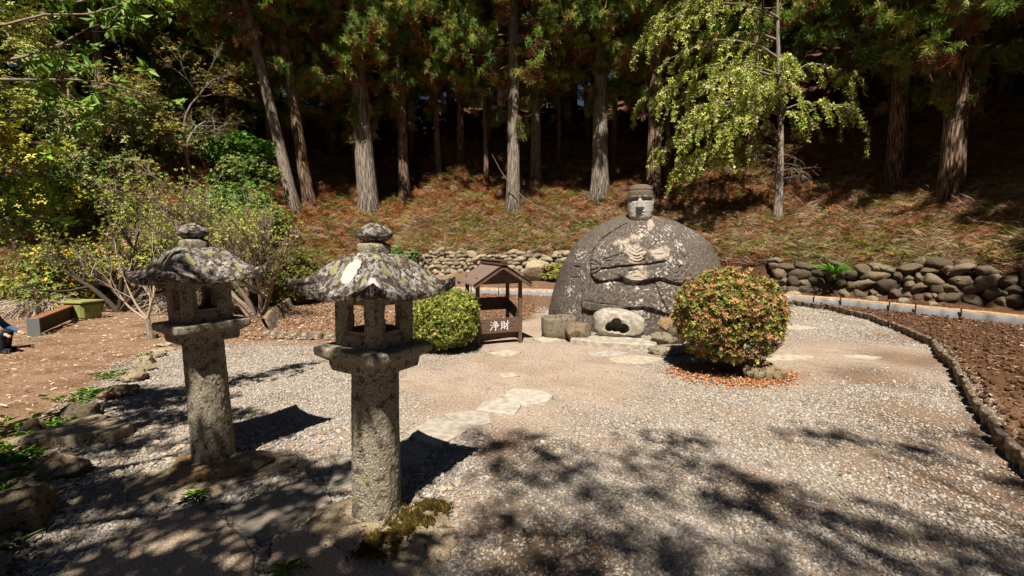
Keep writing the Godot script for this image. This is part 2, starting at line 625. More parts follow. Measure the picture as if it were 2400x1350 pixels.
	mat("plaster", lc(0.6, 0.52, 0.42), 0.9)
	mat("slate", lc(0.12, 0.12, 0.13), 0.7)
	mat("glass_dark", lc(0.03, 0.035, 0.04), 0.1)

# ------------------------------------------------------------------ terrain
const TOE := [Vector2(-34, 2), Vector2(-20, 7.5), Vector2(-13, 10.4), Vector2(-8.6, 13.0), Vector2(-6.4, 16.2), Vector2(-3.6, 18.4), Vector2(2.4, 18.4), Vector2(6, 16.9), Vector2(8.9, 14.9), Vector2(11.0, 13.5), Vector2(12.1, 12.2), Vector2(12.8, 10.7), Vector2(15, 6.5), Vector2(20, 0), Vector2(30, -8)]
const COURT := [Vector2(-2.2, 3), Vector2(-2.3, -1.5), Vector2(-2.6, -2.2), Vector2(-3.1, -2.8), Vector2(-3.7, -3.5), Vector2(-4.2, -4.3), Vector2(-4.65, -5.2), Vector2(-5.2, -6.2), Vector2(-5.3, -6.9), Vector2(-4.2, -7.3), Vector2(-3.0, -7.3), Vector2(-2.1, -7.2), Vector2(-1.0, -7.6), Vector2(-0.2, -8.6), Vector2(0.4, -9.8), Vector2(0.9, -11.6), Vector2(3.5, -12.6), Vector2(7.5, -12.3), Vector2(7.85, -11.1), Vector2(7.65, -9.8), Vector2(7.15, -8.35), Vector2(6.7, -7.27), Vector2(5.6, -5.76), Vector2(4.5, -4.38), Vector2(3.75, -3.45), Vector2(3.4, -2.94), Vector2(3.1, -1.5), Vector2(3.1, 3)]
# worn, sandy ground: (x, z, radius)
const SAND := [Vector3(0.3, -5.7, 1.5), Vector3(0.9, -6.9, 1.2), Vector3(-0.6, -5.4, 0.9), Vector3(-0.1, -4.6, 0.8), Vector3(4.0, -6.4, 1.1), Vector3(5.2, -6.7, 1.1), Vector3(0.3, -9.2, 1.3), Vector3(0.0, -7.6, 0.9), Vector3(0.55, -8.2, 0.9)]
const DIRT := [Vector3(0.15, -2.25, 0.28), Vector3(0.35, -2.0, 0.25), Vector3(1.6, -2.8, 0.22), Vector3(3.1, -2.9, 0.6), Vector3(3.75, -4.1, 0.6), Vector3(5.6, -6.4, 0.5), Vector3(6.6, -8.0, 0.5), Vector3(0.0, -3.6, 0.3), Vector3(4.4, -5.5, 0.5)]

func toe_dist(x: float, D: float) -> float:
	var best := 1e9
	var sg := 1.0
	var p := Vector2(x, D)
	for i in TOE.size() - 1:
		var a: Vector2 = TOE[i]
		var e: Vector2 = TOE[i + 1] - a
		var w := p - a
		var t := clampf(w.dot(e) / e.length_squared(), 0, 1)
		var d := (w - e * t).length_squared()
		if d < best - 1e-9:
			best = d
			sg = 1.0 if e.x * w.y - e.y * w.x > 0 else -1.0
	return sg * sqrt(best)

func raw_height(x: float, z: float) -> float:
	var D := -z
	var s := toe_dist(x, D)
	var base := 0.23 * ss(14.8, 18.2, D) * ss(-9, -5, x) * (1.0 - ss(6, 9, x))
	if s <= 0: return base
	var wall := ss(-5.2, -4.2, x)
	var cap := 12.4 + 10.0 * ss(6, 16, x)
	var rise := 0.62 * maxf(s - 0.3 * wall, 0)
	if rise > cap - 3.0: rise = cap - 3.0 + 3.0 * (1.0 - exp(-(rise - cap + 3.0) / 3.0))
	rise += ss(0.3, 2.0, s) * 0.35 * noise.get_noise_2d(x * 0.35, z * 0.35)
	return base + 1.15 * wall * minf(1.0, s / 0.3) + rise

# heights are looked up from a grid of 0.25 m
const HX0 := -45.0
const HZ0 := -62.0
const HS := 0.25
const HW := 361
const HH := 321
var hcache := PackedFloat32Array()
var scache := PackedFloat32Array()
func build_height_cache() -> void:
	hcache.resize(HW * HH)
	scache.resize(HW * HH)
	for j in HH:
		for i in HW:
			var x := HX0 + i * HS
			var z := HZ0 + j * HS
			scache[j * HW + i] = toe_dist(x, -z)
			hcache[j * HW + i] = raw_height(x, z)
func look(c: PackedFloat32Array, x: float, z: float) -> float:
	var fx := clampf((x - HX0) / HS, 0, HW - 1.01)
	var fz := clampf((z - HZ0) / HS, 0, HH - 1.01)
	var i := int(fx)
	var j := int(fz)
	fx -= i
	fz -= j
	var k := j * HW + i
	return lerpf(lerpf(c[k], c[k + 1], fx), lerpf(c[k + HW], c[k + HW + 1], fx), fz)
func gy(x: float, z: float) -> float:
	return look(hcache, x, z)
func bank(x: float, z: float) -> float:
	return look(scache, x, z)

var court_poly := PackedVector2Array(COURT)
var pcache := PackedFloat32Array()
func poly_dist(x: float, z: float) -> float:  # metres inside the gravel court (negative outside), from a grid of 0.1 m
	if pcache.is_empty():
		pcache.resize(201 * 211)
		for j in 211:
			for i in 201: pcache[j * 201 + i] = poly_exact(-9.0 + i * 0.1, -16.0 + j * 0.1)
	var fx := (x + 9.0) * 10.0
	var fz := (z + 16.0) * 10.0
	if fx < 0 or fz < 0 or fx >= 200 or fz >= 210: return -9.0
	var i := int(fx)
	var j := int(fz)
	fx -= i
	fz -= j
	var k := j * 201 + i
	return lerpf(lerpf(pcache[k], pcache[k + 1], fx), lerpf(pcache[k + 201], pcache[k + 202], fx), fz)
func poly_exact(x: float, z: float) -> float:
	var p := Vector2(x, z)
	var best := 1e9
	for i in COURT.size():
		var a: Vector2 = COURT[i]
		var e: Vector2 = COURT[(i + 1) % COURT.size()] - a
		var w := p - a
		var t := clampf(w.dot(e) / e.length_squared(), 0, 1)
		best = minf(best, (w - e * t).length_squared())
	return sqrt(best) * (1.0 if Geometry2D.is_point_in_polygon(p, court_poly) else -1.0)
func blobs(list: Array, x: float, z: float) -> float:
	var s := 0.0
	for b in list:
		var d: float = ((x - b.x) * (x - b.x) + (z - b.y) * (z - b.y)) / (b.z * b.z)
		if d < 6.0: s = maxf(s, exp(-d * 0.9))
	return s

func build_ground() -> void:
	var xs: Array = []
	var zs: Array = []
	var x := -45.0
	while x < 45.0:
		xs.append(x)
		x += 0.09 if x > -9.0 and x < 10.0 else (0.3 if x > -18.0 and x < 20.0 else 1.2)
	xs.append(45.0)
	var z := -62.0
	while z < 16.0:
		zs.append(z)
		z += 0.09 if z > -13.5 and z < -1.2 else (0.3 if z > -30.0 and z < 0.0 else 1.2)
	zs.append(16.0)
	var mb := MB.new()
	var gravel := lc(0.26, 0.228, 0.198)
	var sand := lc(0.42, 0.345, 0.285)
	var soil := lc(0.10, 0.052, 0.028)
	var chips := lc(0.27, 0.18, 0.118)
	var floor_c := lc(0.12, 0.065, 0.036)
	for zz in zs:
		for xx in xs:
			var h := gy(xx, zz)
			var s := bank(xx, zz)
			var col := floor_c
			var n1 := noise2.get_noise_2d(xx * 1.3, zz * 1.3)
			var n2 := noise.get_noise_2d(xx * 6.0 + 40.0, zz * 6.0)
			if s < 0.6:
				# beds and paths round the court
				col = chips.lerp(soil, ss(-3.4, -1.0, xx + n1 * 1.4) * 0.55 + ss(3.0, 6.5, xx + n1 * 0.5) * 0.45)
				col = col.lerp(lc(0.2, 0.11, 0.06), clampf(n1 * 0.8, 0, 0.6))
				if xx < -4.0: col = col.lerp(lc(0.12, 0.066, 0.038), clampf(noise2.get_noise_2d(xx * 0.7 + 9.0, zz * 1.6) * 1.3, 0, 0.7))
				h += 0.03 * n1 * ss(0.0, -1.0, s) + 0.012 * n2
				var d := poly_dist(xx, zz) if xx > -7.5 and xx < 9.5 and zz > -14.5 and zz < 5.0 else -9.0
				if d > -0.6:
					var k := ss(-0.22, 0.12, d + n1 * 0.25 + n2 * 0.06)
					var cc := gravel.lerp(sand, clampf(blobs(SAND, xx, zz) * 1.4 + n1 * 0.3, 0, 1))
					cc = cc.lerp(lc(0.16, 0.1, 0.065), clampf(blobs(DIRT, xx + n1 * 0.2, zz) * 1.2 + n2 * 0.15, 0, 0.8))
					cc = cc.lerp(cc * 0.74, clampf(n2 * 1.2, 0, 1))
					cc = cc.lerp(lc(0.3, 0.22, 0.16), clampf(noise2.get_noise_2d(xx * 0.9 + 60.0, zz * 0.9) * 1.3, 0, 0.55))
					col = col.lerp(cc, k)
					h = lerpf(h, 0.006 * n1 + 0.003 * n2, k)
			else:
				col = col.lerp(lc(0.24, 0.11, 0.05), clampf(n1 * 1.4, 0, 0.8))
				h += 0.14 * n1 + 0.05 * n2
			mb.col = col
			mb.vert(Vector3(xx, h, zz), Vector2(xx, zz))
	var w := xs.size()
	for j in zs.size() - 1:
		for i in w - 1:
			var a := j * w + i
			mb.quad(a, a + w, a + w + 1, a + 1)
	var o := part("ground", mb.mesh(), M.earth, self)
	o.set_meta("kind", "structure")

# ------------------------------------------------------------------ dry stone walls
func stone_variants(n: int, sd: int) -> Array:
	var out: Array = []
	for k in n: out.append(rock_mesh(Vector3(0.5, 0.5, 0.5), sd + k * 7, 2, 0.16, 5))
	return out

func build_walls() -> void:
	var vs := stone_variants(10, 500)
	wall_run("stone_wall", "low dry stone wall of pale cobbles behind the wooden shelter", -4.1, 5.4, 0.24, 0.02, 1.12, vs, [lc(1.5, 1.45, 1.3), lc(1.2, 1.2, 1.1), lc(1.7, 1.6, 1.35), lc(0.9, 0.9, 0.82)])
	wall_run("stone_wall", "dry stone wall of large brown cobbles right of the round bush", 8.6, 14.0, 0.36, 0.0, 1.05, vs, [lc(0.6, 0.54, 0.44), lc(0.8, 0.72, 0.6), lc(0.45, 0.41, 0.35), lc(0.95, 0.87, 0.72)])
	# the upper wall, high on the hill behind the cherry tree
	var t := thing("upper_stone_wall", "pale grey stone block wall high on the hill behind the cherry", "wall", Vector3(14.5, 0, -33.0))
	for row in 5:
		for k in 15:
			var px := -4.6 + k * 0.78 + (row % 2) * 0.35
			var pz := 0.42 * px
			var c := rock_inst(vs[(k * 3 + row) % vs.size()], t, "stone", Vector3(px, gy(14.5, -33.0) - 0.6 + row * 0.5, pz), Vector3(0.86, 0.56, 0.6), rr(-0.2, 0.2), lc(1.5, 1.4, 1.2) * rr(0.7, 1.2))
			c.rotation.y -= 0.4

var tints := {}
func tinted(base: String, c: Color) -> StandardMaterial3D:
	var key := "%s_%d_%d_%d" % [base, int(c.r * 8), int(c.g * 8), int(c.b * 8)]
	if not tints.has(key):
		var m: StandardMaterial3D = M[base].duplicate()
		m.albedo_color = Color(c.r, c.g, c.b).clamp().linear_to_srgb()
		tints[key] = m
	return tints[key]

func rock_inst(mesh: Mesh, parent: Node, called: String, at: Vector3, size: Vector3, turn: float, c: Color) -> MeshInstance3D:
	var b := Basis(Vector3.UP, turn) * Basis(Vector3(0, 0, 1), rr(-0.45, 0.45)) * Basis.from_scale(size)
	var o := part(called, mesh, tinted("rock", Color(minf(c.r, 1.6), minf(c.g, 1.6), minf(c.b, 1.6)) * 0.62), parent, Transform3D(b, at))
	return o

func toe_at(xw: float) -> Array:  # point on the toe line at this x, and its direction
	for i in TOE.size() - 1:
		var a: Vector2 = TOE[i]
		var b: Vector2 = TOE[i + 1]
		if xw >= a.x and xw < b.x:
			return [a.lerp(b, (xw - a.x) / (b.x - a.x)), (b - a).normalized()]
	return [TOE[5], Vector2.RIGHT]

func wall_run(called: String, label: String, x0: float, x1: float, size: float, y0: float, top: float, vs: Array, tones: Array) -> void:
	var mid := toe_at((x0 + x1) * 0.5)
	var t := thing(called, label, "wall", Vector3(mid[0].x, 0, -mid[0].y), 0, "dry stone walls at the foot of the bank")
	# walk along the toe line, course by course
	var pts: Array = []
	var x := x0
	while x < x1:
		var q := toe_at(x)
		pts.append([q[0], q[1]])
		x += 0.02 * q[1].x
	var course := 0
	var y := y0
	while y < top:
		var sz := size * rr(0.85, 1.1) * (1.15 if course == 0 else (0.75 if y > top * 0.7 else 0.95))
		var along := rr(0, size)
		var run := 0.0
		var i := 0
		while i < pts.size() - 1:
			var w := size * (rr(0.5, 0.9) if rng.randf() < 0.35 else rr(0.9, 1.9))
			var p: Vector2 = pts[i][0]
			var dir: Vector2 = pts[i][1]
			var nrm := Vector2(-dir.y, dir.x)  # into the bank
			var base := gy(p.x - nrm.x * 0.3, -(p.y - nrm.y * 0.3))
			var ragged := top * (0.86 + 0.25 * noise.get_noise_2d(p.x * 0.9, 3.0))
			if y < ragged:
				var q := p + nrm * (0.06 + y * 0.14 + rr(-0.05, 0.05))
				var s3 := Vector3(w * 1.12, minf(sz * rr(0.85, 1.5), w * 1.3), size * rr(1.1, 1.5))
				var tone: Color = tones[rng.randi() % tones.size()]
				rock_inst(vs[rng.randi() % vs.size()], t, "stone", Vector3(q.x, base + y + sz * (0.42 + rr(-0.18, 0.18)), -q.y) - t.position, s3, atan2(dir.y, dir.x) + rr(-0.2, 0.2), tone * rr(0.8, 1.1))
			i += maxi(1, int(w * 0.84 / 0.02))
		y += sz * 0.74
		course += 1

# ------------------------------------------------------------------ cedars
var spray_meshes: Array = []
func make_sprays() -> void:
	for k in 3:
		var mb := MB.new()
		# a branchlet along +y whose fingers curve up and out, 0.6 m long at scale 1
		for j in 52:
			var t := rr(0.05, 1.0)
			var at := Vector3(rr(-0.03, 0.03), t * 0.42, rr(-0.03, 0.03))
			var a := rr(0, TAU)
			var out := Vector3(cos(a), rr(0.5, 1.6), sin(a)).normalized()
			var ln := rr(0.12, 0.28)
			var bend := Vector3(cos(a) * 0.06, -rr(0.02, 0.16), sin(a) * 0.06)
			var side := out.cross(rdir()).normalized()
			mb.blade(at, out, side, ln, 0.022, bend)
			mb.blade(at, out, side.cross(out).normalized(), ln, 0.02, bend)
		spray_meshes.append(mb.mesh())

# a crown from height y0 to y1 with branches of length l0 (low) to l1 (top)
func crown_mm(sd: int, y0: float, y1: float, l0: float, l1: float, nb: int, dead: float, low_scale := 1.0) -> Array:
	rng.seed = sd
	var xs: Array = []
	var cs := PackedColorArray()
	var wood := MB.new()
	for i in nb:
		var t := pow((i + rr(0, 1)) / nb, 0.9)
		var y := lerpf(y0, y1, t)
		var a := rr(0, TAU)
		var L := lerpf(l0, l1, t) * rr(0.6, 1.15) * (1.0 + 0.55 * sin(PI * minf(t * 1.6, 1.0)))
		var out := Vector3(cos(a), 0, sin(a))
		var pts: Array = []
		for k in 5:
			var u := k / 4.0
			pts.append(Vector3(0, y, 0) + out * (L * u) + Vector3(0, -0.28 * L * u + 0.22 * L * u * u, 0))
		wood.tube(pts, [0.045, 0.035, 0.026, 0.018, 0.008], 4, false)
		var ns := int(7 + L * 5.0)
		for k in ns:
			var u := rr(0.25, 1.05)
			var p: Vector3 = pts[mini(4, int(u * 4))].lerp(pts[mini(4, int(u * 4) + 1)], fposmod(u * 4, 1.0))
			var d := (out * rr(0.1, 1.0) + Vector3(rr(-0.8, 0.8), rr(-0.9, 0.75), rr(-0.8, 0.8))).normalized()
			var s := rr(0.7, 1.3) * low_scale
			var isdead := rng.randf() < dead * (1.6 - u) * (1.3 - t)
			if isdead: d = (d + Vector3(0, -1.4, 0)).normalized()
			xs.append(Transform3D(aim(d).scaled(Vector3(s, s * rr(0.8, 1.2), s)), p + rv(0.16)))
			if isdead: cs.append(pick([lc(0.22, 0.095, 0.045), lc(0.3, 0.17, 0.1), lc(0.16, 0.065, 0.03)]))
			else: cs.append(pick([lc(0.14, 0.24, 0.045), lc(0.2, 0.3, 0.055), lc(0.28, 0.33, 0.07), lc(0.085, 0.155, 0.032), lc(0.37, 0.36, 0.09)]))
	# a few tufts sprout straight from the trunk below the crown
	for k in 16:
		var a := rr(0, TAU)
		var y := rr(y0 * 0.45, y0)
		for q in 3:
			var d := Vector3(cos(a), rr(-0.6, 0.5), sin(a)).normalized()
			xs.append(Transform3D(aim(d).scaled(Vector3.ONE * rr(0.7, 1.1)), Vector3(cos(a) * 0.3, y + rr(-0.2, 0.2), sin(a) * 0.3)))
			cs.append(pick([lc(0.12, 0.19, 0.035), lc(0.17, 0.21, 0.045), lc(0.3, 0.17, 0.1)]))
	return [mm_of(spray_meshes[sd % 3], xs, cs), wood.mesh()]

var crowns: Array = []
var trunks: Array = []
func cedar(called: String, label: String, x: float, z: float, r: float, h: float, crown: int, lift: float, lean := Vector2.ZERO, bark := "cedar_bark", group := "cedar trees on the bank") -> Node3D:
	var t := thing(called, label, "tree", Vector3(x, gy(x, z), z), 0.0, group)
	t.rotation = Vector3(lean.y, 0, -lean.x)
	var tr: ArrayMesh = trunks[absi(int(x * 7.0 + z * 3.0)) % trunks.size()]
	part("trunk", tr, M[bark], t, Transform3D(Basis(Vector3.UP, x * 2.0 + z).scaled(Vector3(r, h, r))))
	if crown >= 0:
		var c: Array = crowns[crown]
		var xf := Transform3D(Basis(Vector3.UP, x * 1.3 - z), Vector3(0, lift, 0))
		var o := MultiMeshInstance3D.new()
		o.name = "crown"
		o.multimesh = c[0]
		o.material_override = M.needles
		o.set_meta("kind", "stuff")
		o.transform = xf
		t.add_child(o, true)
		part("branches", c[1], M.cedar_bark, t, xf)
	return t

func build_forest() -> void:
	make_sprays()
	# unit trunks get their flare by rings: real metres are set by each tree's scale
	for k in 5:
		var mb := MB.new()
		var sides := 20
		var rings := 34
		for i in rings + 1:
			var t := pow(float(i) / rings, 1.6)
			var rad := (1.0 - 0.7 * t) * (1.0 + 0.55 * exp(-t * 34.0))
			for s in sides + 1:
				var a := TAU * (s % sides) / sides
				var fl := 1.0 + 0.10 * noise.get_noise_3d(cos(a) * 1.7 + k * 9.0, sin(a) * 1.7, t * 5.0) + 0.16 * exp(-t * 26.0) * sin(a * 5.0 + k * 2.0)
				var off := Vector3(noise.get_noise_2d(t * 3.0, k * 4.0), 0, noise.get_noise_2d(t * 3.0, k * 4.0 + 50.0)) * 0.5 * t
				mb.vert(Vector3(cos(a) * rad * fl, t - 0.02, -sin(a) * rad * fl) + off, Vector2(2.0 * s / sides, t * 9.0))
		for i in rings:
			for s in sides:
				var p := i * (sides + 1) + s
				mb.quad(p, p + 1, p + sides + 2, p + sides + 1)
		trunks.append(mb.mesh())
	crowns.append(crown_mm(101, 5.2, 20.0, 2.9, 0.8, 165, 0.22))
	crowns.append(crown_mm(102, 4.6, 19.0, 2.6, 0.8, 165, 0.26))
	crowns.append(crown_mm(103, 6.2, 21.0, 3.1, 0.9, 160, 0.2))
	crowns.append(crown_mm(104, 2.8, 17.0, 2.6, 0.7, 165, 0.16))
	rng.seed = 900
	# trees whose trunks stand out in the photograph
	cedar("cedar_tree", "slender pale trunk leaning left, nearest above the spreading azalea", -9.34, -19.99, 0.24, 19.0, 2, 2.0, Vector2(-0.19, 0.0), "grey_bark")
	cedar("cedar_tree", "slender reddish trunk leaning left beside the pale leaning trunk", -9.33, -21.37, 0.27, 20.0, 2, 1.5, Vector2(-0.11, 0.0))
	cedar("cedar_tree", "thick sunlit cedar trunk with pale bark above the front lantern", -6.88, -22.42, 0.47, 22.0, 0, 0.6, Vector2(-0.05, 0.0), "grey_bark")
	cedar("cedar_tree", "reddish cedar trunk just right of the thick sunlit one", -5.49, -23.83, 0.28, 21.0, 1, 1.4, Vector2(-0.01, 0.0))
	cedar("cedar_tree", "cedar trunk standing above the wooden shelter, a fallen branch against it", 0.06, -21.43, 0.32, 21.0, 1, 1.0, Vector2(0.0, 0.0), "grey_bark")
	cedar("cedar_tree", "straight grey cedar trunk left of the Buddha's head", 4.17, -22.27, 0.39, 22.0, 0, 0.9, Vector2(0.0, 0.0), "grey_bark")
	cedar("cedar_tree", "bright slim trunk between the shelter's cedar and the grey cedar", 1.21, -24.19, 0.28, 21.0, 2, 1.2, Vector2(0.0, 0.0), "grey_bark")
	cedar("cedar_tree", "thin cedar trunk higher on the slope above the front lantern's roof", -2.85, -26.2, 0.23, 19.0, 1, 1.0)
	cedar("cedar_tree", "dark cedar trunk right behind the Buddha's head", 6.34, -21.01, 0.33, 21.0, 0, 0.8)
	cedar("cedar_tree", "cedar with a low green tuft on its trunk, right of the cherry", 14.13, -17.35, 0.32, 18.0, 3, 1.4)
	cedar("cedar_tree", "thick rust-brown trunk, rightmost cedar on the bank", 14.17, -15.13, 0.34, 18.0, 3, 1.6)
	cedar("cedar_tree", "dark cedar trunk in shade just right of the cherry's crown", 14.98, -21.13, 0.29, 20.0, 2, -0.5)
	cedar("cedar_tree", "brown cedar trunk deep in shade right of the leaning trunks", -10.15, -26.68, 0.31, 20.0, 1, 0.0)
	cedar("cedar_tree", "thin trunk upslope between the shelter's cedar and the thin one", -1.42, -28.63, 0.22, 19.0, 0, 0.0)
	cedar("cedar_tree", "thin dark trunk near the hilltop left of the grey cedar", 3.78, -32.32, 0.22, 18.0, 2, 0.0)
	cedar("cedar_tree", "tall pale trunk leaning left, leftmost of the tall trunks", -16.63, -23.71, 0.23, 17.0, 2, 1.5, Vector2(-0.13, 0.0), "grey_bark")
	cedar("cedar_tree", "thinner trunk just right of the leftmost leaning one", -16.4, -24.9, 0.15, 15.0, 1, 2.0, Vector2(-0.08, 0.0), "grey_bark")
	cedar("cedar_tree", "dark cedar trunk behind the cherry's drooping branches", 11.08, -21.79, 0.24, 20.0, 1, 0.3)
	cedar("cedar_tree", "reddish leaning trunk upslope behind the grey cedar", 4.6, -28.3, 0.19, 18.0, 0, 1.0, Vector2(-0.06, 0.0))
	cedar("cedar_tree", "dim cedar trunk high on the slope behind the thick sunlit one", -7.88, -31.75, 0.25, 18.0, 0, 0.0)
	cedar("cedar_tree", "dim trunk upslope behind the cherry's left branches", 9.07, -25.03, 0.24, 19.0, 2, 0.0)
	# slimmer trunks that fill the gaps between
	var slim := [[-3.9, -25.0, "slim brown trunk just left of the thin upslope cedar"], [-1.3, -24.2, "slim trunk left of the cedar above the shelter"], [2.6, -26.2, "slim dim trunk between the bright slim trunk and the grey cedar"], [5.5, -25.4, "slim trunk just behind and right of the grey cedar"], [7.7, -23.2, "slim trunk between the Buddha's dark cedar and the cherry"], [-8.3, -24.8, "slim trunk between the leaning pair and the thick sunlit cedar"], [12.7, -24.2, "slim dark trunk just right of the cherry's stem"], [10.2, -27.4, "slim dim trunk far behind the cherry's crown"], [-12.0, -23.4, "slim trunk left of the pale leaning trunk"], [-6.0, -28.2, "slim upslope trunk behind the reddish cedar"], [17.6, -19.4, "slim trunk behind the rightmost pair of cedars"]]
	for k in slim.size(): cedar("slim_cedar_tree", slim[k][2], slim[k][0], slim[k][1], rr(0.12, 0.17), rr(15, 18), [3, 1, 3, 1, 3, 3, 1, 0, 3, 1, 3][k], rr(0.6, 2.2), Vector2(rr(-0.03, 0.03), 0.0))
	# the wood goes on behind: trees one cannot tell apart in the shade
	var spots: Array = []
	var tries := 0
	while spots.size() < 75 and tries < 6000:
		tries += 1
		var p := Vector2(rr(-32, 38), rr(-48, -12))
		var s := bank(p.x, p.y)
		if s < 9.0 or (s < 14.0 and absf(p.x) < 9.0): continue
		var ok := true
		for q in spots:
			if (q - p).length() < 2.9: ok = false
		if ok: spots.append(p)
	var i := 0
	for p in spots:
		cedar("far_cedar_tree", "dim cedar among the shaded trees farther up the hillside", p.x, p.y, rr(0.17, 0.28), rr(16, 21), i % 4, rr(-1.5, 1.5), Vector2(rr(-0.03, 0.03), 0), "cedar_bark", "shaded cedars far up the hillside")
		i += 1
	# cedars on the bank just beyond the right edge of the view, whose crowns shade the slope
	for q in [[16.4, -10.6], [18.6, -12.6], [17.2, -7.4], [20.6, -9.6], [19.2, -15.8], [22.5, -13.2], [16.9, -13.6], [15.6, -5.2], [14.9, -3.6]]:
		cedar("cedar_tree", "cedar on the bank beyond the right edge of the view", q[0], q[1], 0.32, 19.0, 2, -1.2, Vector2.ZERO, "cedar_bark", "cedars beyond the right edge")
	# a pale house just over the hilltop
	var hy := gy(3.0, -50.0)
	var t := thing("house", "pale house with grey roof glimpsed between trunks on the hilltop", "house", Vector3(2.2, hy, -50.0), 0.2)
	var mb := MB.new()
	mb.box(Vector3(7, 5, 6), Transform3D(Basis.IDENTITY, Vector3(0, 2.5, 0)), 0.02)
	part("wall", mb.mesh(), M.plaster, t)
	mb = MB.new()
	for sgn in [-1, 1]:
		mb.box(Vector3(8.2, 0.18, 4.1), Transform3D(Basis(Vector3.RIGHT, sgn * 0.48), Vector3(0, 5.85, sgn * 1.75)), 0.02)
	part("roof", mb.mesh(), M.slate, t)
	mb = MB.new()
	mb.box(Vector3(1.4, 1.3, 0.1), Transform3D(Basis.IDENTITY, Vector3(-1.6, 3.6, 3.02)), 0.02)
	part("window", mb.mesh(), M.glass_dark, t)
	# slender white pole on the slope
	mb = MB.new()
	mb.tube([Vector3(0, -0.2, 0), Vector3(0.08, 2.4, 0)], [0.04, 0.035], 8)
	solo("marker_pole", mb.mesh(), M.white_paint, "thin white pole standing high on the slope left of the cherry", "pole", Vector3(9.58, gy(9.58, -36.5), -36.5))
	# a dead branch leaning across the trunk above the shelter
	mb = MB.new()
	var b0 := Vector3(2.55, gy(2.55, -21.0) + 0.05, -21.0)
	var fb: Array = []
	for k in 9:
		var u := k / 8.0
		fb.append(Vector3(-3.4 * u - 0.25 * sin(u * 3.0), 1.55 * u + 1.3 * u * u * u, -0.1 + 0.35 * u))
	mb.tube(fb, [0.03, 0.03, 0.028, 0.026, 0.024, 0.022, 0.02, 0.016, 0.01], 6)
	solo("fallen_branch", mb.mesh(), M.twig, "long curved dead branch leaning across the cedar above the shelter", "branch", b0)

# ------------------------------------------------------------------ the stone Buddha
# The carving is drawn on a sheet of its own: 1 unit of the sheet is 7.14 mm, its origin lies 1490 right and 575 down of the sheet's corner.
const SK := 0.00714
const TORSO := [[1371, 606], [1382, 586], [1402, 560], [1428, 538], [1455, 520], [1528, 520], [1556, 540], [1576, 568], [1590, 605], [1598, 640], [1597, 656], [1584, 668], [1560, 662], [1541, 655], [1524, 656], [1510, 661], [1490, 664], [1468, 661], [1450, 655], [1438, 659], [1405, 666], [1384, 660], [1373, 645]]
const LEGS := [[1349, 712], [1358, 695], [1378, 682], [1395, 668], [1420, 661], [1440, 662], [1446, 681], [1531, 680], [1536, 668], [1590, 672], [1612, 700], [1620, 738], [1585, 741], [1555, 738], [1525, 728], [1498, 722], [1470, 726], [1440, 733], [1405, 738], [1372, 739], [1352, 733]]
const HANDS := [[1437, 640], [1452, 634], [1466, 628], [1483, 620], [1500, 628], [1512, 634], [1530, 640], [1528, 652], [1510, 658], [1488, 661], [1462, 658], [1446, 651]]
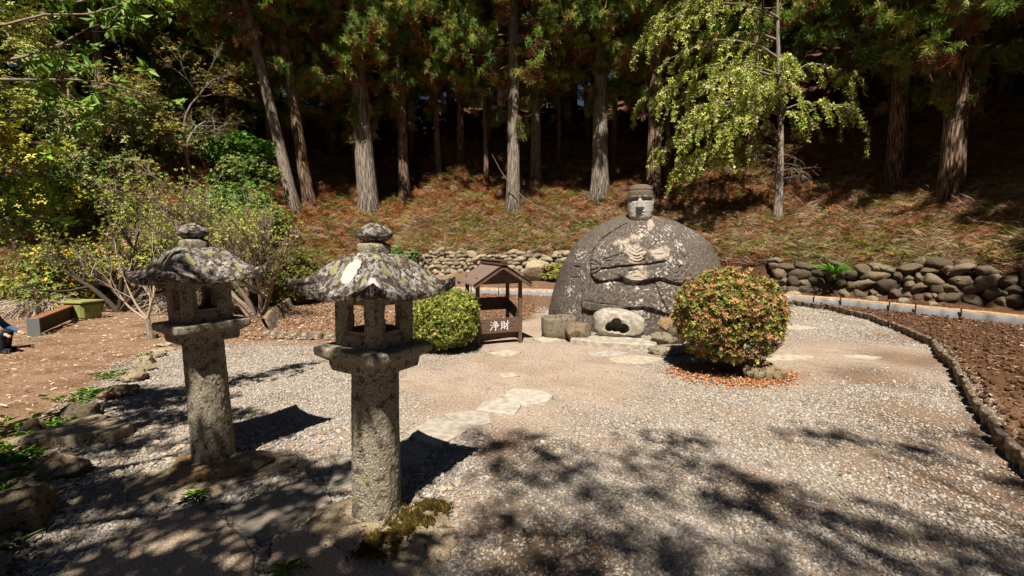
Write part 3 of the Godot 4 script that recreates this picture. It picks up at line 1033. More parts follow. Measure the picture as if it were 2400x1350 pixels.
const GROOVES := [
	[2.2, 0.03, [[1404, 633], [1420, 632], [1442, 627], [1462, 626], [1484, 622], [1510, 621], [1530, 617], [1550, 614]]],
	[2.0, 0.022, [[1368, 690], [1369, 650], [1370, 610], [1378, 588], [1400, 558], [1430, 534], [1456, 518]]],
	[1.8, 0.016, [[1600, 668], [1601, 640], [1594, 606], [1580, 570], [1560, 540]]],
	[1.5, 0.012, [[1440, 524], [1428, 548], [1420, 575], [1418, 600]]],
	[1.4, 0.012, [[1453, 522], [1452, 545], [1448, 570], [1452, 590]]],
	[1.4, 0.01, [[1515, 522], [1517, 545], [1514, 562]]],
	[1.6, 0.014, [[1466, 574], [1474, 582], [1483, 588], [1492, 582], [1500, 573]]],
	[1.6, 0.014, [[1460, 578], [1470, 588], [1483, 594], [1496, 588], [1506, 577]]],
	[1.7, 0.016, [[1466, 594], [1475, 600], [1484, 602], [1493, 599]]],
	[1.7, 0.016, [[1470, 602], [1478, 607], [1486, 608], [1494, 605]]],
	[1.7, 0.016, [[1458, 600], [1466, 609], [1478, 615], [1490, 615], [1500, 609]]],
	[1.4, 0.013, [[1478, 570], [1483, 566], [1489, 570], [1486, 577], [1481, 577], [1478, 570]]],
	[1.4, 0.013, [[1494, 596], [1497, 589], [1504, 588], [1509, 594], [1506, 601], [1499, 602], [1494, 596]]],
	[1.4, 0.013, [[1514, 574], [1524, 566], [1537, 570], [1550, 580], [1551, 612]]],
	[1.4, 0.012, [[1518, 580], [1526, 573], [1545, 583]]],
	[1.3, 0.011, [[1520, 586], [1520, 597], [1545, 597], [1545, 588]]],
	[1.3, 0.011, [[1500, 613], [1506, 606], [1514, 613], [1507, 618], [1500, 613]]],
	[1.3, 0.011, [[1496, 618], [1507, 602], [1521, 616]]],
	[1.4, 0.012, [[1412, 628], [1412, 614], [1424, 613], [1424, 627], [1416, 626], [1417, 619]]],
	[1.3, 0.011, [[1408, 610], [1430, 602], [1448, 596]]],
	[1.3, 0.011, [[1430, 626], [1430, 606], [1437, 604]]],
	[1.3, 0.011, [[1442, 622], [1450, 612], [1460, 618]]],
	[1.5, 0.012, [[1376, 622], [1388, 624], [1399, 625]]],
	[1.5, 0.012, [[1378, 637], [1390, 634], [1400, 628]]],
	[1.5, 0.012, [[1380, 646], [1392, 642], [1402, 633]]],
	[1.5, 0.012, [[1375, 613], [1388, 617], [1399, 623]]],
	[1.4, 0.011, [[1560, 634], [1570, 642], [1580, 638], [1584, 624], [1590, 622]]],
	[1.4, 0.011, [[1556, 640], [1568, 651], [1583, 648], [1592, 636]]],
	[1.4, 0.011, [[1553, 646], [1566, 658], [1585, 657]]],
	[1.4, 0.011, [[1575, 620], [1583, 628], [1588, 642]]],
	[1.5, 0.016, [[1467, 637], [1473, 634], [1478, 640], [1472, 645]]],
	[1.5, 0.016, [[1500, 645], [1494, 640], [1490, 634], [1484, 631], [1479, 634]]],
	[1.4, 0.013, [[1470, 650], [1494, 650]]],
	[1.4, 0.013, [[1469, 654], [1495, 654]]],
	[1.3, 0.013, [[1478, 634], [1479, 642], [1476, 646]]],
	[1.3, 0.013, [[1489, 646], [1488, 640], [1492, 636]]],
	[2.0, 0.022, [[1526, 663], [1531, 680], [1540, 700], [1552, 725], [1556, 738]]],
	[1.4, 0.010, [[1560, 680], [1570, 700], [1582, 715]]],
	[1.4, 0.010, [[1446, 682], [1480, 684], [1530, 682]]],
	[1.3, 0.008, [[1356, 712], [1400, 716], [1440, 718]]],
	[1.3, 0.008, [[1480, 690], [1482, 706], [1480, 720]]],
	[1.2, 0.008, [[1385, 742], [1400, 762]]], [1.2, 0.008, [[1370, 742], [1385, 765]]], [1.2, 0.008, [[1530, 745], [1545, 785]]], [1.2, 0.008, [[1550, 750], [1575, 790]]],
	[1.3, 0.010, [[1328, 610], [1342, 608]]], [1.3, 0.010, [[1325, 630], [1345, 632]]], [1.3, 0.010, [[1322, 658], [1340, 657]]],
	[1.6, 0.014, [[1350, 690], [1352, 725], [1356, 760], [1362, 790]]],
]
const LICHEN := [[1500, 545, 20, 1.0], [1560, 538, 15, 1.0], [1578, 575, 13, 1.2], [1588, 615, 14, 1.0], [1560, 610, 22, 0.8], [1550, 690, 30, 0.6], [1402, 588, 22, 0.7], [1345, 600, 20, 0.8], [1318, 690, 14, 1.1], [1350, 650, 14, 0.7], [1420, 668, 20, 0.8], [1485, 672, 14, 0.9], [1490, 730, 26, 1.2], [1545, 725, 25, 0.7], [1500, 700, 35, 0.45], [1615, 545, 25, 0.6], [1530, 560, 22, 0.7], [1450, 575, 18, 0.7], [1540, 640, 26, 0.6], [1395, 640, 22, 0.5], [1560, 770, 22, 0.6], [1330, 740, 16, 0.8]]
const BARE := [[1482, 585, 28, 1.0], [1478, 555, 14, 0.9], [1530, 595, 20, 0.8], [1480, 645, 30, 0.9], [1430, 650, 16, 0.5], [1510, 520, 20, 0.9], [1500, 700, 22, 0.5], [1590, 590, 10, 0.7]]

func seg_d2(px: float, py: float, a: Array, b: Array) -> float:
	var ex: float = b[0] - a[0]
	var ey: float = b[1] - a[1]
	var wx: float = px - a[0]
	var wy: float = py - a[1]
	var t := clampf((wx * ex + wy * ey) / maxf(ex * ex + ey * ey, 1e-6), 0, 1)
	wx -= ex * t
	wy -= ey * t
	return wx * wx + wy * wy

func inside_d(px: float, py: float, poly: Array) -> float:
	var best := 1e9
	var ins := false
	var j := poly.size() - 1
	for i in poly.size():
		best = minf(best, seg_d2(px, py, poly[i], poly[j]))
		if (poly[i][1] > py) != (poly[j][1] > py) and px < (poly[j][0] - poly[i][0]) * (py - poly[i][1]) / float(poly[j][1] - poly[i][1]) + poly[i][0]:
			ins = not ins
		j = i
	return sqrt(best) * (1.0 if ins else -1.0)

var gboxes: Array = []
func carving(px: float, py: float) -> float:
	if px < 1310 or px > 1640 or py < 512 or py > 800: return 0.0
	var h := 0.0
	# the cloak swells on both sides of the carved front
	h += 0.07 * ss(-1.0, 5.0, inside_d(px, py, TORSO)) * ss(535.0, 600.0, py)
	if py > 650 and py < 750: h += 0.06 * ss(-1.5, 6.0, inside_d(px, py, LEGS))
	if py > 612 and py < 670: h += 0.032 * ss(-1.0, 5.0, inside_d(px, py, HANDS))
	for g in gboxes:
		if px < g[0] or px > g[1] or py < g[2] or py > g[3]: continue
		var best := 1e9
		var l: Array = g[6]
		for i in l.size() - 1: best = minf(best, seg_d2(px, py, l[i], l[i + 1]))
		h -= 2.4 * g[5] * exp(-best / (g[4] * g[4]))
	return h

func spots(list: Array, px: float, py: float) -> float:
	var s := 0.0
	for b in list:
		var d: float = ((px - b[0]) * (px - b[0]) + (py - b[1]) * (py - b[1])) / (b[2] * b[2])
		if d < 5.0: s = maxf(s, b[3] * exp(-d * 0.8))
	return s

func build_statue() -> void:
	for g in GROOVES:
		var w: float = g[0]
		var b := [1e9, -1e9, 1e9, -1e9]
		for p in g[2]:
			b = [minf(b[0], p[0]), maxf(b[1], p[0]), minf(b[2], p[1]), maxf(b[3], p[1])]
		gboxes.append([b[0] - 3 * w, b[1] + 3 * w, b[2] - 3 * w, b[3] + 3 * w, w, g[1], g[2]])
	var t := thing("buddha_statue", "great seated stone Buddha with a small head and folded hands", "statue", Vector3(2.64, 0, -9.6), -0.263)
	t.scale = Vector3(1.05, 1.05, 1.05)
	var cv := Curve2D.new()
	var prof := [[1.76, -0.12], [1.75, 0.1], [1.7, 0.5], [1.61, 0.86], [1.48, 1.2], [1.28, 1.52], [1.03, 1.77], [0.7, 1.98], [0.36, 2.09], [0.0, 2.12]]
	for i in prof.size():
		var a: Array = prof[maxi(i - 1, 0)]
		var b: Array = prof[mini(i + 1, prof.size() - 1)]
		var tg := Vector2(b[0] - a[0], b[1] - a[1]) / 6.0
		cv.add_point(Vector2(prof[i][0], prof[i][1]), -tg, tg)
	var L := cv.get_baked_length()
	var mb := MB.new()
	var angs: Array = []
	for k in 341: angs.append(deg_to_rad(lerpf(-95, 95, k / 340.0)))
	for k in 41: angs.append(deg_to_rad(lerpf(95, 265, (k + 1) / 41.0)))
	var rows := 230
	for j in rows + 1:
		var q := cv.sample_baked(L * j / rows)
		for a in angs:
			var sx := sin(a)
			var cz := cos(a)
			var e := 2.0 / 2.35
			var x := q.x * signf(sx) * pow(absf(sx), e)
			var z := 0.84 * q.x * signf(cz) * pow(absf(cz), e)
			var p := Vector3(x, q.y, z)
			var out := Vector3(x, 0.25 * q.y, z * 1.3).normalized()
			var n := noise.get_noise_3d(x * 0.9 + 5.0, q.y * 0.9, z * 0.9) * 0.05 + noise2.get_noise_3d(x * 7.0, q.y * 7.0, z * 7.0) * 0.006 + noise2.get_noise_3d(x * 30.0, q.y * 30.0, z * 30.0) * 0.004
			p += out * n
			if cz > 0.1:
				var px := 1490.0 + x / SK
				var py := 575.0 + (1.524 - q.y) / SK
				p += Vector3(out.x * 0.4, 0.0, 1.0).normalized() * carving(px, py)
			mb.vert(p, Vector2(0.5 + a / TAU, 1.0 - q.y / 2.2))
	var w := angs.size()
	for j in rows:
		for k in w - 1:
			var i := j * w + k
			mb.quad(i, i + 1, i + w + 1, i + w)
	# stone with lichen, mapped round the body
	var TW := 2048
	var TH := 512
	var o := PackedByteArray()
	o.resize(TW * TH * 3)
	var fine: PackedByteArray = M.fine
	var m3: PackedByteArray = M.mot3
	var m1: PackedByteArray = M.mot
	var lu: PackedByteArray = M.umber_l
	var lp: PackedByteArray = M.pale_l
	var lb: PackedByteArray = M.bare_l
	var dw := 256
	var dh := 128
	var lich := PackedFloat32Array()
	var bare := PackedFloat32Array()
	lich.resize(dw * dh)
	bare.resize(dw * dh)
	for j in dh:
		var y := (1.0 - (j + 0.5) / dh) * 2.2
		var hw := 1.7
		for i in prof.size() - 1:
			if y >= prof[i][1] and y < prof[i + 1][1]: hw = lerpf(prof[i][0], prof[i + 1][0], (y - prof[i][1]) / (prof[i + 1][1] - prof[i][1]))
		for i in dw:
			var a := ((i + 0.5) / dw - 0.5) * TAU
			if absf(a) > 1.75: continue
			var px := 1490.0 + hw * signf(sin(a)) * pow(absf(sin(a)), 0.85) / SK
			var py := 575.0 + (1.524 - y) / SK
			lich[j * dw + i] = spots(LICHEN, px, py)
			bare[j * dw + i] = spots(BARE, px, py)
	for j in TH:
		for i in TW:
			var k := (j & 511) * 512 + (i & 511)
			var k2 := ((j * 2 + 77) & 511) * 512 + ((i * 2 + 31) & 511)
			var f: int = (fine[k] + fine[k2]) / 2
			var dk := int(j * dh / TH) * dw + int(i * dw / TW)
			var b := f * 3
			var r := float(lu[b])
			var g := float(lu[b + 1])
			var bl := float(lu[b + 2])
			var bk := clampf((bare[dk] * 150.0 + m1[k] - 200.0) / 60.0, 0, 0.9)
			if bk > 0:
				r = lerpf(r, lb[b], bk)
				g = lerpf(g, lb[b + 1], bk)
				bl = lerpf(bl, lb[b + 2], bk)
			var lk := clampf((lich[dk] * 78.0 + m3[k2] * 0.6 + fine[k2] * 0.4 - 194.0) / 12.0, 0, 0.9)
			if lk > 0:
				r = lerpf(r, lp[b], lk)
				g = lerpf(g, lp[b + 1], lk)
				bl = lerpf(bl, lp[b + 2], lk)
			var at := (j * TW + i) * 3
			o[at] = int(r)
			o[at + 1] = int(g)
			o[at + 2] = int(bl)
	var im := Image.create_from_data(TW, TH, false, Image.FORMAT_RGB8, o)
	im.generate_mipmaps()
	var m := mat("buddha_stone", lc(1, 1, 1), 0.92, ImageTexture.create_from_image(im))
	part("body", mb.mesh(), m, t)
	# the head
	mb = MB.new()
	var hp := [[0.0, 0.0], [0.5, 0.0], [0.78, 0.03], [0.9, 0.09], [0.96, 0.18], [1.0, 0.34], [1.0, 0.5], [0.99, 0.545], [0.955, 0.56], [0.93, 0.60], [0.8, 0.655], [0.5, 0.685], [0.0, 0.695]]
	var pc := Curve2D.new()
	for i in hp.size():
		var a: Array = hp[maxi(i - 1, 0)]
		var b: Array = hp[mini(i + 1, hp.size() - 1)]
		var tg := Vector2((b[0] - a[0]) * 0.24, b[1] - a[1]) / 6.0
		pc.add_point(Vector2(hp[i][0] * 0.23, hp[i][1]), -tg, tg)
	var HL := pc.get_baked_length()
	var NU := 180
	var NV := 190
	for j in NV + 1:
		var q := pc.sample_baked(HL * j / NV)
		for k in NU + 1:
			var a := TAU * (k % NU) / NU
			var sx := sin(a)
			var cz := cos(a)
			var x := q.x * signf(sx) * pow(absf(sx), 0.8)
			var z := q.x * 1.06 * signf(cz) * pow(absf(cz), 0.8)
			var y := q.y
			var d := 0.0
			var front := ss(0.25, 0.7, cz)
			var ax := absf(x)
			# brow that overhangs, cap line, sockets
			d += 0.042 * ss(0.42, 0.45, y) * (1.0 - ss(0.545, 0.57, y)) * front
			d -= 0.012 * exp(-pow((y - 0.565) / 0.012, 2.0))
			d -= 0.05 * ss(0.36, 0.42, y) * (1.0 - ss(0.425, 0.445, y)) * ss(0.02, 0.05, ax) * (1.0 - ss(0.17, 0.23, ax)) * front
			# nose: a wedge that widens downward
			var nw := lerpf(0.085, 0.03, clampf((y - 0.25) / 0.18, 0, 1))
			var np := lerpf(0.08, 0.03, clampf((y - 0.25) / 0.18, 0, 1))
			d += np * (1.0 - ss(nw * 0.45, nw, ax)) * ss(0.232, 0.256, y) * (1.0 - ss(0.40, 0.46, y)) * front
			# mouth, lips, chin
			d -= 0.018 * exp(-pow((y - 0.158) / 0.009, 2.0)) * (1.0 - ss(0.07, 0.1, ax)) * front
			d += 0.012 * exp(-pow((y - 0.135) / 0.018, 2.0)) * (1.0 - ss(0.06, 0.1, ax)) * front
			d += 0.012 * exp(-pow((y - 0.185) / 0.018, 2.0)) * (1.0 - ss(0.05, 0.09, ax)) * front
			# ears
			d += 0.012 * exp(-pow((cz - 0.12) / 0.28, 2.0)) * ss(0.16, 0.22, y) * (1.0 - ss(0.38, 0.44, y))
			var out := Vector3(x * (1.0 - front * 0.85), 0, z).normalized() if q.x > 0.01 else Vector3.UP
			var p := Vector3(x, y, z)
			p += out * (d + 0.006 * noise2.get_noise_3d(x * 14.0, y * 14.0, z * 14.0) + 0.003 * noise2.get_noise_3d(x * 50.0, y * 50.0, z * 50.0))
			# bare grey stone on the face, dark crust on the cap and brow
			var crust := ss(0.44, 0.47, y + 0.03 * noise2.get_noise_3d(x * 16.0, y * 16.0, z * 16.0)) if cz > -0.1 else 1.0
			var nose_crust := 0.3 * (1.0 - ss(nw * 0.5, nw * 0.8, ax)) * ss(0.24, 0.26, y) * (1.0 - ss(0.36, 0.42, y)) * front
			mb.col = lc(1, 1, 1).lerp(lc(0.3, 0.25, 0.21), maxf(crust, nose_crust))
			mb.vert(p, Vector2(float(k) / NU, y))
	for j in NV:
		for k in NU:
			var i := j * (NU + 1) + k
			mb.quad(i, i + 1, i + NU + 2, i + NU + 1)
	var fm := mat("face_stone", lc(1, 1, 1), 0.92, layered(512, M.fine, M.face_l, [[M.mot2, 168, 12.0, M.bare_l, M.fine]]), M.bn_fine, 2.2, true, 0.6)
	var hd := part("head", mb.mesh(), fm, t, Transform3D(Basis(Vector3.UP, -0.04), Vector3(0.0, 1.965, 0.37)))
	hd.set_meta("label", "small square stone head with flat cap, jutting brow and wedge nose")

func build_statue_stones() -> void:
	# stone block with a cloud-shaped opening
	var c := CSGCombiner3D.new()
	c.name = numbered("incense_stone")
	add_child(c)
	c.position = Vector3(1.81, 0.27, -7.72)
	c.rotation.y = -0.1
	tag(c, "smooth rounded stone with a cloud-shaped opening before the Buddha", "incense holder")
	var mb := MB.new()
	var ic := ico_of(4)
	for p in ic[0]:
		var q := Vector3(signf(p.x) * pow(absf(p.x), 0.6), signf(p.y) * pow(absf(p.y), 0.62), signf(p.z) * pow(absf(p.z), 0.62))
		q *= 1.0 + 0.05 * noise.get_noise_3dv(p * 1.3)
		q = q * Vector3(0.43, 0.24, 0.23)
		q.y += 0.03 * sin(q.x * 3.0 + 2.2) - (0.04 if q.y > 0 else 0.0) * ss(0.0, 0.4, q.x)
		mb.vert(q)
	for f in ic[1]: mb.tri(f[0], f[1], f[2])
	var body := CSGMesh3D.new()
	body.name = "body"
	body.mesh = mb.mesh()
	body.material = M.worn_stone
	c.add_child(body)
	for h in [[-0.07, 0.05, 0.09], [-0.165, -0.02, 0.085], [0.055, -0.045, 0.09], [-0.06, -0.035, 0.085]]:
		var cy := CSGCylinder3D.new()
		cy.name = "opening"
		cy.radius = h[2]
		cy.height = 0.5
		cy.sides = 40
		cy.operation = CSGShape3D.OPERATION_SUBTRACTION
		cy.rotation.x = PI / 2
		cy.position = Vector3(h[0], h[1], 0.13)
		cy.material = M.worn_stone
		c.add_child(cy, true)
	# a long low step in front of it
	solo("step_slab", slab_mesh([Vector2(0.98, -7.62), Vector2(1.15, -7.72), Vector2(1.6, -7.6), Vector2(2.05, -7.46), Vector2(2.32, -7.33), Vector2(2.28, -7.08), Vector2(2.2, -6.92), Vector2(1.7, -7.05), Vector2(1.25, -7.2), Vector2(0.95, -7.4)], 0.09, 31, 0.01, 0.01), M.worn_stone, "long pale stone slab lying below the stone with the cloud opening", "slab")
	# hollowed basin and the rock leaning on it
	mb = MB.new()
	var n := 48
	var rings := [[0.8, -0.05, 1.0], [0.95, 0.03, 1.0], [1.0, 0.12, 1.0], [0.97, 0.3, 1.0], [0.93, 0.345, 1.0], [0.86, 0.35, 1.0], [0.78, 0.335, 1.0], [0.72, 0.22, 1.0], [0.5, 0.18, 1.0], [0.001, 0.18, 1.0]]
	for r in rings:
		for k in n:
			var a: float = TAU * k / n
			var p: Vector3 = Vector3(signf(cos(a)) * pow(absf(cos(a)), 0.7) * 0.31, 0, signf(sin(a)) * pow(absf(sin(a)), 0.7) * 0.24) * r[0]
			p.y = r[1]
			p += p.normalized() * 0.02 * noise2.get_noise_3dv(p * 7.0)
			mb.vert(p)
	for j in rings.size() - 1:
		for k in n:
			var a := j * n + k
			var b := j * n + (k + 1) % n
			mb.quad(a, a + n, b + n, b)
	solo("stone_basin", mb.mesh(), tinted("rock", lc(0.62, 0.55, 0.45)), "square hollowed stone basin at the Buddha's left foot", "basin", Vector3(0.82, 0.02, -7.95), 0.15)
	var defs := [
		["rock", Vector3(0.28, 0.2, 0.2), Vector3(1.1, 0.15, -7.62), 0.2, lc(0.7, 0.62, 0.5), 41, "squat brown rock leaning against the hollowed basin", 0.75],
		["rock", Vector3(0.16, 0.14, 0.15), Vector3(2.52, 0.31, -7.42), 0.4, lc(0.95, 0.72, 0.5), 43, "tan angular stone on top of the pile between Buddha and round bush", 0.8],
		["rock", Vector3(0.16, 0.2, 0.15), Vector3(2.62, 0.2, -7.18), -0.3, lc(0.5, 0.45, 0.4), 44, "dark rounded stone in the pile left of the big round bush", 2.0],
		["rock", Vector3(0.24, 0.14, 0.18), Vector3(2.42, 0.11, -7.2), 0.1, lc(0.75, 0.68, 0.55), 45, "blocky stone at the foot of the pile left of the big round bush", 0.8],
		["rock", Vector3(0.42, 0.12, 0.22), Vector3(2.42, 0.05, -6.72), 0.1, lc(0.85, 0.82, 0.76), 46, "wide flat grey stone in the shadow of the big round bush", 0.7],
		["rock", Vector3(0.24, 0.16, 0.16), Vector3(3.0, 0.08, -5.5), 0.3, lc(0.8, 0.68, 0.48), 47, "brown rock at the right foot of the big round bush", 0.8],
		["rock", Vector3(0.12, 0.09, 0.1), Vector3(3.2, 0.05, -5.42), 0.9, lc(0.75, 0.62, 0.42), 48, "small brown stone beside the rock under the big round bush", 2.0],
		["boulder", Vector3(0.62, 0.42, 0.35), Vector3(1.0, 0.62, -17.9), 0.2, lc(1.3, 1.2, 1.0), 49, "large pale boulder at the foot of the wall left of the Buddha", 2.0],
	]
	for d in defs:
		var r: Vector3 = d[1]
		solo(d[0], rock_mesh(r, d[5], 3, 0.12, 9, d[7]), tinted("rock", d[4] * 0.8), d[6], "rock", d[2], d[3])

# ------------------------------------------------------------------ stone lanterns
const GLYPH := [[[0.2, 0.95], [0.8, 0.95]], [[0.25, 0.95], [0.25, 0.72]], [[0.75, 0.95], [0.75, 0.72]], [[0.25, 0.83], [0.75, 0.83]], [[0.05, 0.7], [0.95, 0.7]], [[0.25, 0.6], [0.75, 0.6]], [[0.5, 0.7], [0.5, 0.3]], [[0.5, 0.55], [0.1, 0.2]], [[0.5, 0.55], [0.95, 0.15]], [[0.2, 0.42], [0.38, 0.4]], [[0.72, 0.5], [0.88, 0.42]]]
const GLYPH2 := [[[0.3, 0.95], [0.2, 0.7]], [[0.3, 0.8], [0.8, 0.85]], [[0.5, 0.9], [0.5, 0.1]], [[0.2, 0.6], [0.8, 0.62]], [[0.25, 0.4], [0.75, 0.42]], [[0.2, 0.15], [0.85, 0.12]], [[0.3, 0.4], [0.2, 0.2]]]

func column_mesh(r0: float, r1: float, h: float, sd: int, glyphs: bool) -> ArrayMesh:
	var mb := MB.new()
	var NU := 150
	var NV := 260 if glyphs else 150
	var strokes: Array = []
	if glyphs:
		# worn characters cut down the left of the front
		var y := h - 0.2
		for c in 6:
			for s in (GLYPH if c % 2 == 0 else GLYPH2):
				strokes.append([[(s[0][0] - 0.5) * 0.075, y + s[0][1] * 0.085], [(s[1][0] - 0.5) * 0.075, y + s[1][1] * 0.085], 1.0 if c == 0 else 0.55, y])
			y -= 0.115
	for j in NV + 1:
		var y := h * j / NV
		var t := float(j) / NV
		for k in NU + 1:
			var a := TAU * (k % NU) / NU
			var r := lerpf(r0, r1, t)
			var p := Vector3(sin(a), 0, cos(a))
			var d := 0.004 * noise.get_noise_3d(p.x * 2.0, y * 3.0, p.z * 2.0 + sd) + 0.003 * noise2.get_noise_3d(p.x * 4.0 + sd, y * 26.0, p.z * 6.0) + 0.0022 * noise2.get_noise_3d(p.x * 18.0, y * 90.0 + sd, p.z * 18.0)
			var pit := noise2.get_noise_3d(p.x * 5.0 + 31.0, y * 40.0, p.z * 5.0 + sd)
			d -= 0.005 * ss(0.36, 0.5, pit)
			if glyphs:
				# the row of characters is centred left of the front
				var off := wrapf(a + 0.42, -PI, PI) * r
				if absf(off) < 0.06:
					for s in strokes:
						if y < s[3] - 0.02 or y > s[3] + 0.11: continue
						var dd := seg_d2(off, y, s[0], s[1])
						d -= 0.007 * s[2] * exp(-dd / (0.004 * 0.004))
			mb.vert(p * (r + d) + Vector3(0, y, 0), Vector2(float(k) / NU, y))
	for j in NV:
		for k in NU:
			var i := j * (NU + 1) + k
			mb.quad(i, i + 1, i + NU + 2, i + NU + 1)
	return mb.mesh()

# a tapering square stone, corners worn: rows of [half side, y]
func square_stack(rows: Array, sd: int, rough := 0.004, n := 30, rnd := 0.12) -> ArrayMesh:
	var mb := MB.new()
	var m := n * 4
	for r in rows:
		for k in m:
			var s := int(float(k) / n)
			var u := 2.0 * float(k % n) / n - 1.0
			# pull the corner in
			var cr := 1.0 - rnd * 0.25 * pow(absf(u), 8.0)
			var p := Vector2(u, 1.0) * cr
			p = p.rotated(-s * PI / 2)
			var q := Vector3(p.x * r[0], r[1], p.y * r[0])
			q += Vector3(p.x, 0.3, p.y) * rough * (noise2.get_noise_3d(q.x * 14.0 + sd, q.y * 14.0, q.z * 14.0) + 0.6 * noise2.get_noise_3d(q.x * 45.0, q.y * 45.0 + sd, q.z * 45.0))
			mb.vert(q)
	for j in rows.size() - 1:
		for k in m:
			var a := j * m + k
			var b := j * m + (k + 1) % m
			mb.quad(a, b, b + m, a + m)
	for e in [0, rows.size() - 1]:
		var c := mb.vert(Vector3(0, rows[e][1], 0))
		for k in m:
			var a: int = e * m + k
			var b: int = e * m + (k + 1) % m
			if e == 0: mb.tri(c, b, a)
			else: mb.tri(c, a, b)
	return mb.mesh()

# one wall of the fire box with its window: outer face at z = +half
func fire_wall(half: float, h: float, ww: float, y0: float, y1: float, th: float, sd: int) -> ArrayMesh:
	var mb := MB.new()
	var N := 36
	# outer face as a grid with the window cut out, edges wobbling
	var inset := 0.012
	var frame := func(u: float, y: float, z: float) -> Vector3:
		var q := Vector3(u, y, z)
		q.z += 0.0035 * noise2.get_noise_3d(u * 20.0 + sd, y * 20.0, z * 9.0) + 0.002 * noise2.get_noise_3d(u * 60.0 + sd, y * 60.0, z)
		return q
	var xs: Array = []
	var ys: Array = []
	for k in N + 1: xs.append(lerpf(-half, half, float(k) / N))
	for k in N + 1: ys.append(lerpf(0, h, float(k) / N))
	for side in 2:
		var z := half if side == 0 else half - th
		var start := mb.v.size()
		for y in ys:
			for x in xs:
				var zz := z
				# shallow sunk panel round the window on the outside
				if side == 0 and absf(x) < ww + 0.028 and y > y0 - 0.02 and y < y1 + 0.022: zz -= inset
				# the walls are mitred at the corners
				var xx: float = clampf(x, -z, z)
				mb.vert(frame.call(xx, y, zz))
		for j in N:
			for i in N:
				var cx: float = (xs[i] + xs[i + 1]) * 0.5
				var cy: float = (ys[j] + ys[j + 1]) * 0.5
				var rx: float = ww * (1.0 + 0.05 * sin(cy * 40.0 + sd))
				if pow(absf(cx) / rx, 7.0) + pow(absf(cy - (y0 + y1) * 0.5) / ((y1 - y0) * 0.5), 7.0) < 1.0: continue
				var a := start + j * (N + 1) + i
				if side == 0: mb.quad(a, a + 1, a + N + 2, a + N + 1)
				else: mb.quad(a, a + N + 1, a + N + 2, a + 1)
	# reveal of the window
	var n := 44
	var st := mb.v.size()
	for side in 2:
		var z := half - inset + 0.001 if side == 0 else half - th - 0.001
		for k in n:
			var a := TAU * k / n
			var e := 2.0 / 7.0
			mb.vert(Vector3((ww + 0.002) * signf(cos(a)) * pow(absf(cos(a)), e), (y0 + y1) * 0.5 + (y1 - y0) * 0.5 * signf(sin(a)) * pow(absf(sin(a)), e), z))
	for k in n:
		var a := st + k
		var b := st + (k + 1) % n
		mb.quad(a, a + n, b + n, b)
	return mb.mesh()

func lantern_roof(half: float, h: float, sd: int, lift: float) -> ArrayMesh:
	var mb := MB.new()
	var N := 72
	var th := 0.05
	for side in 2:
		for j in N + 1:
			for i in N + 1:
				var u := 2.0 * i / N - 1.0
				var v := 2.0 * j / N - 1.0
				var m := maxf(absf(u), absf(v))
				var rd := pow(pow(absf(u), 9.0) + pow(absf(v), 9.0), 1.0 / 9.0)
				var r := clampf((rd - 0.22) / 0.78, 0, 1)
				var corner := pow(absf(u * v), 2.2)
				var p := Vector3(u * half, 0, v * half)
				# the eaves bow inward between the corners
				p *= 1.0 - 0.07 * (1.0 - pow(absf(minf(absf(u), absf(v))), 1.5)) * m * m
				var y := 0.5 * (1.0 + cos(PI * pow(r, 1.05))) * h + lift * corner
				# a soft ridge runs down to each corner
				y += 0.02 * exp(-pow((absf(u) - absf(v)) * 5.0, 2.0)) * ss(0.25, 0.6, m) * (1.0 - 0.3 * m)
				var nn := noise.get_noise_3d(p.x * 5.0 + sd, 0.0, p.z * 5.0)
				if side == 0:
					y += th * (1.0 - 0.35 * pow(m, 8.0)) + 0.012 * nn + 0.005 * noise2.get_noise_3d(p.x * 30.0 + sd, 0.0, p.z * 30.0)
				else:
					y = lift * corner * 0.9 + 0.012 * (1.0 - m) + 0.006 * nn
				p.x += 0.006 * noise.get_noise_2d(p.z * 12.0, sd) * m
				p.z += 0.006 * noise.get_noise_2d(p.x * 12.0, sd + 9) * m
				mb.vert(p + Vector3(0, y, 0))
	var w := N + 1
	for j in N:
		for i in N:
			var a := j * w + i
			mb.quad(a, a + w, a + w + 1, a + 1)
			var b := a + w * w
			mb.quad(b, b + 1, b + w + 1, b + w)
	for k in N:
		for e in [[k, k + 1], [N * w + k + 1, N * w + k], [(k + 1) * w, k * w], [k * w + N, (k + 1) * w + N]]:
			mb.quad(e[0], e[1], e[1] + w * w, e[0] + w * w)
	return mb.mesh()

func lathe(rows: Array, sd: int, rough: float, n := 40, sq := 1.0) -> ArrayMesh:
	var mb := MB.new()
	for r in rows:
		for k in n:
			var a := TAU * k / n
			var p := Vector3(signf(sin(a)) * pow(absf(sin(a)), sq) * r[0], r[1], signf(cos(a)) * pow(absf(cos(a)), sq) * r[0])
			p += Vector3(sin(a), 0.2, cos(a)) * rough * (noise.get_noise_3dv(p * 9.0 + Vector3(sd, 0, 0)) + 0.5 * noise2.get_noise_3dv(p * 40.0 + Vector3(sd, 0, 0)))
			mb.vert(p)
	for j in rows.size() - 1:
		for k in n:
			var a := j * n + k
			var b := j * n + (k + 1) % n
			mb.quad(a, b, b + n, a + n)
	var c := mb.vert(Vector3(0, rows[-1][1], 0))
	var l := (rows.size() - 1) * n
	for k in n: mb.tri(c, l + k, l + (k + 1) % n)
	return mb.mesh()

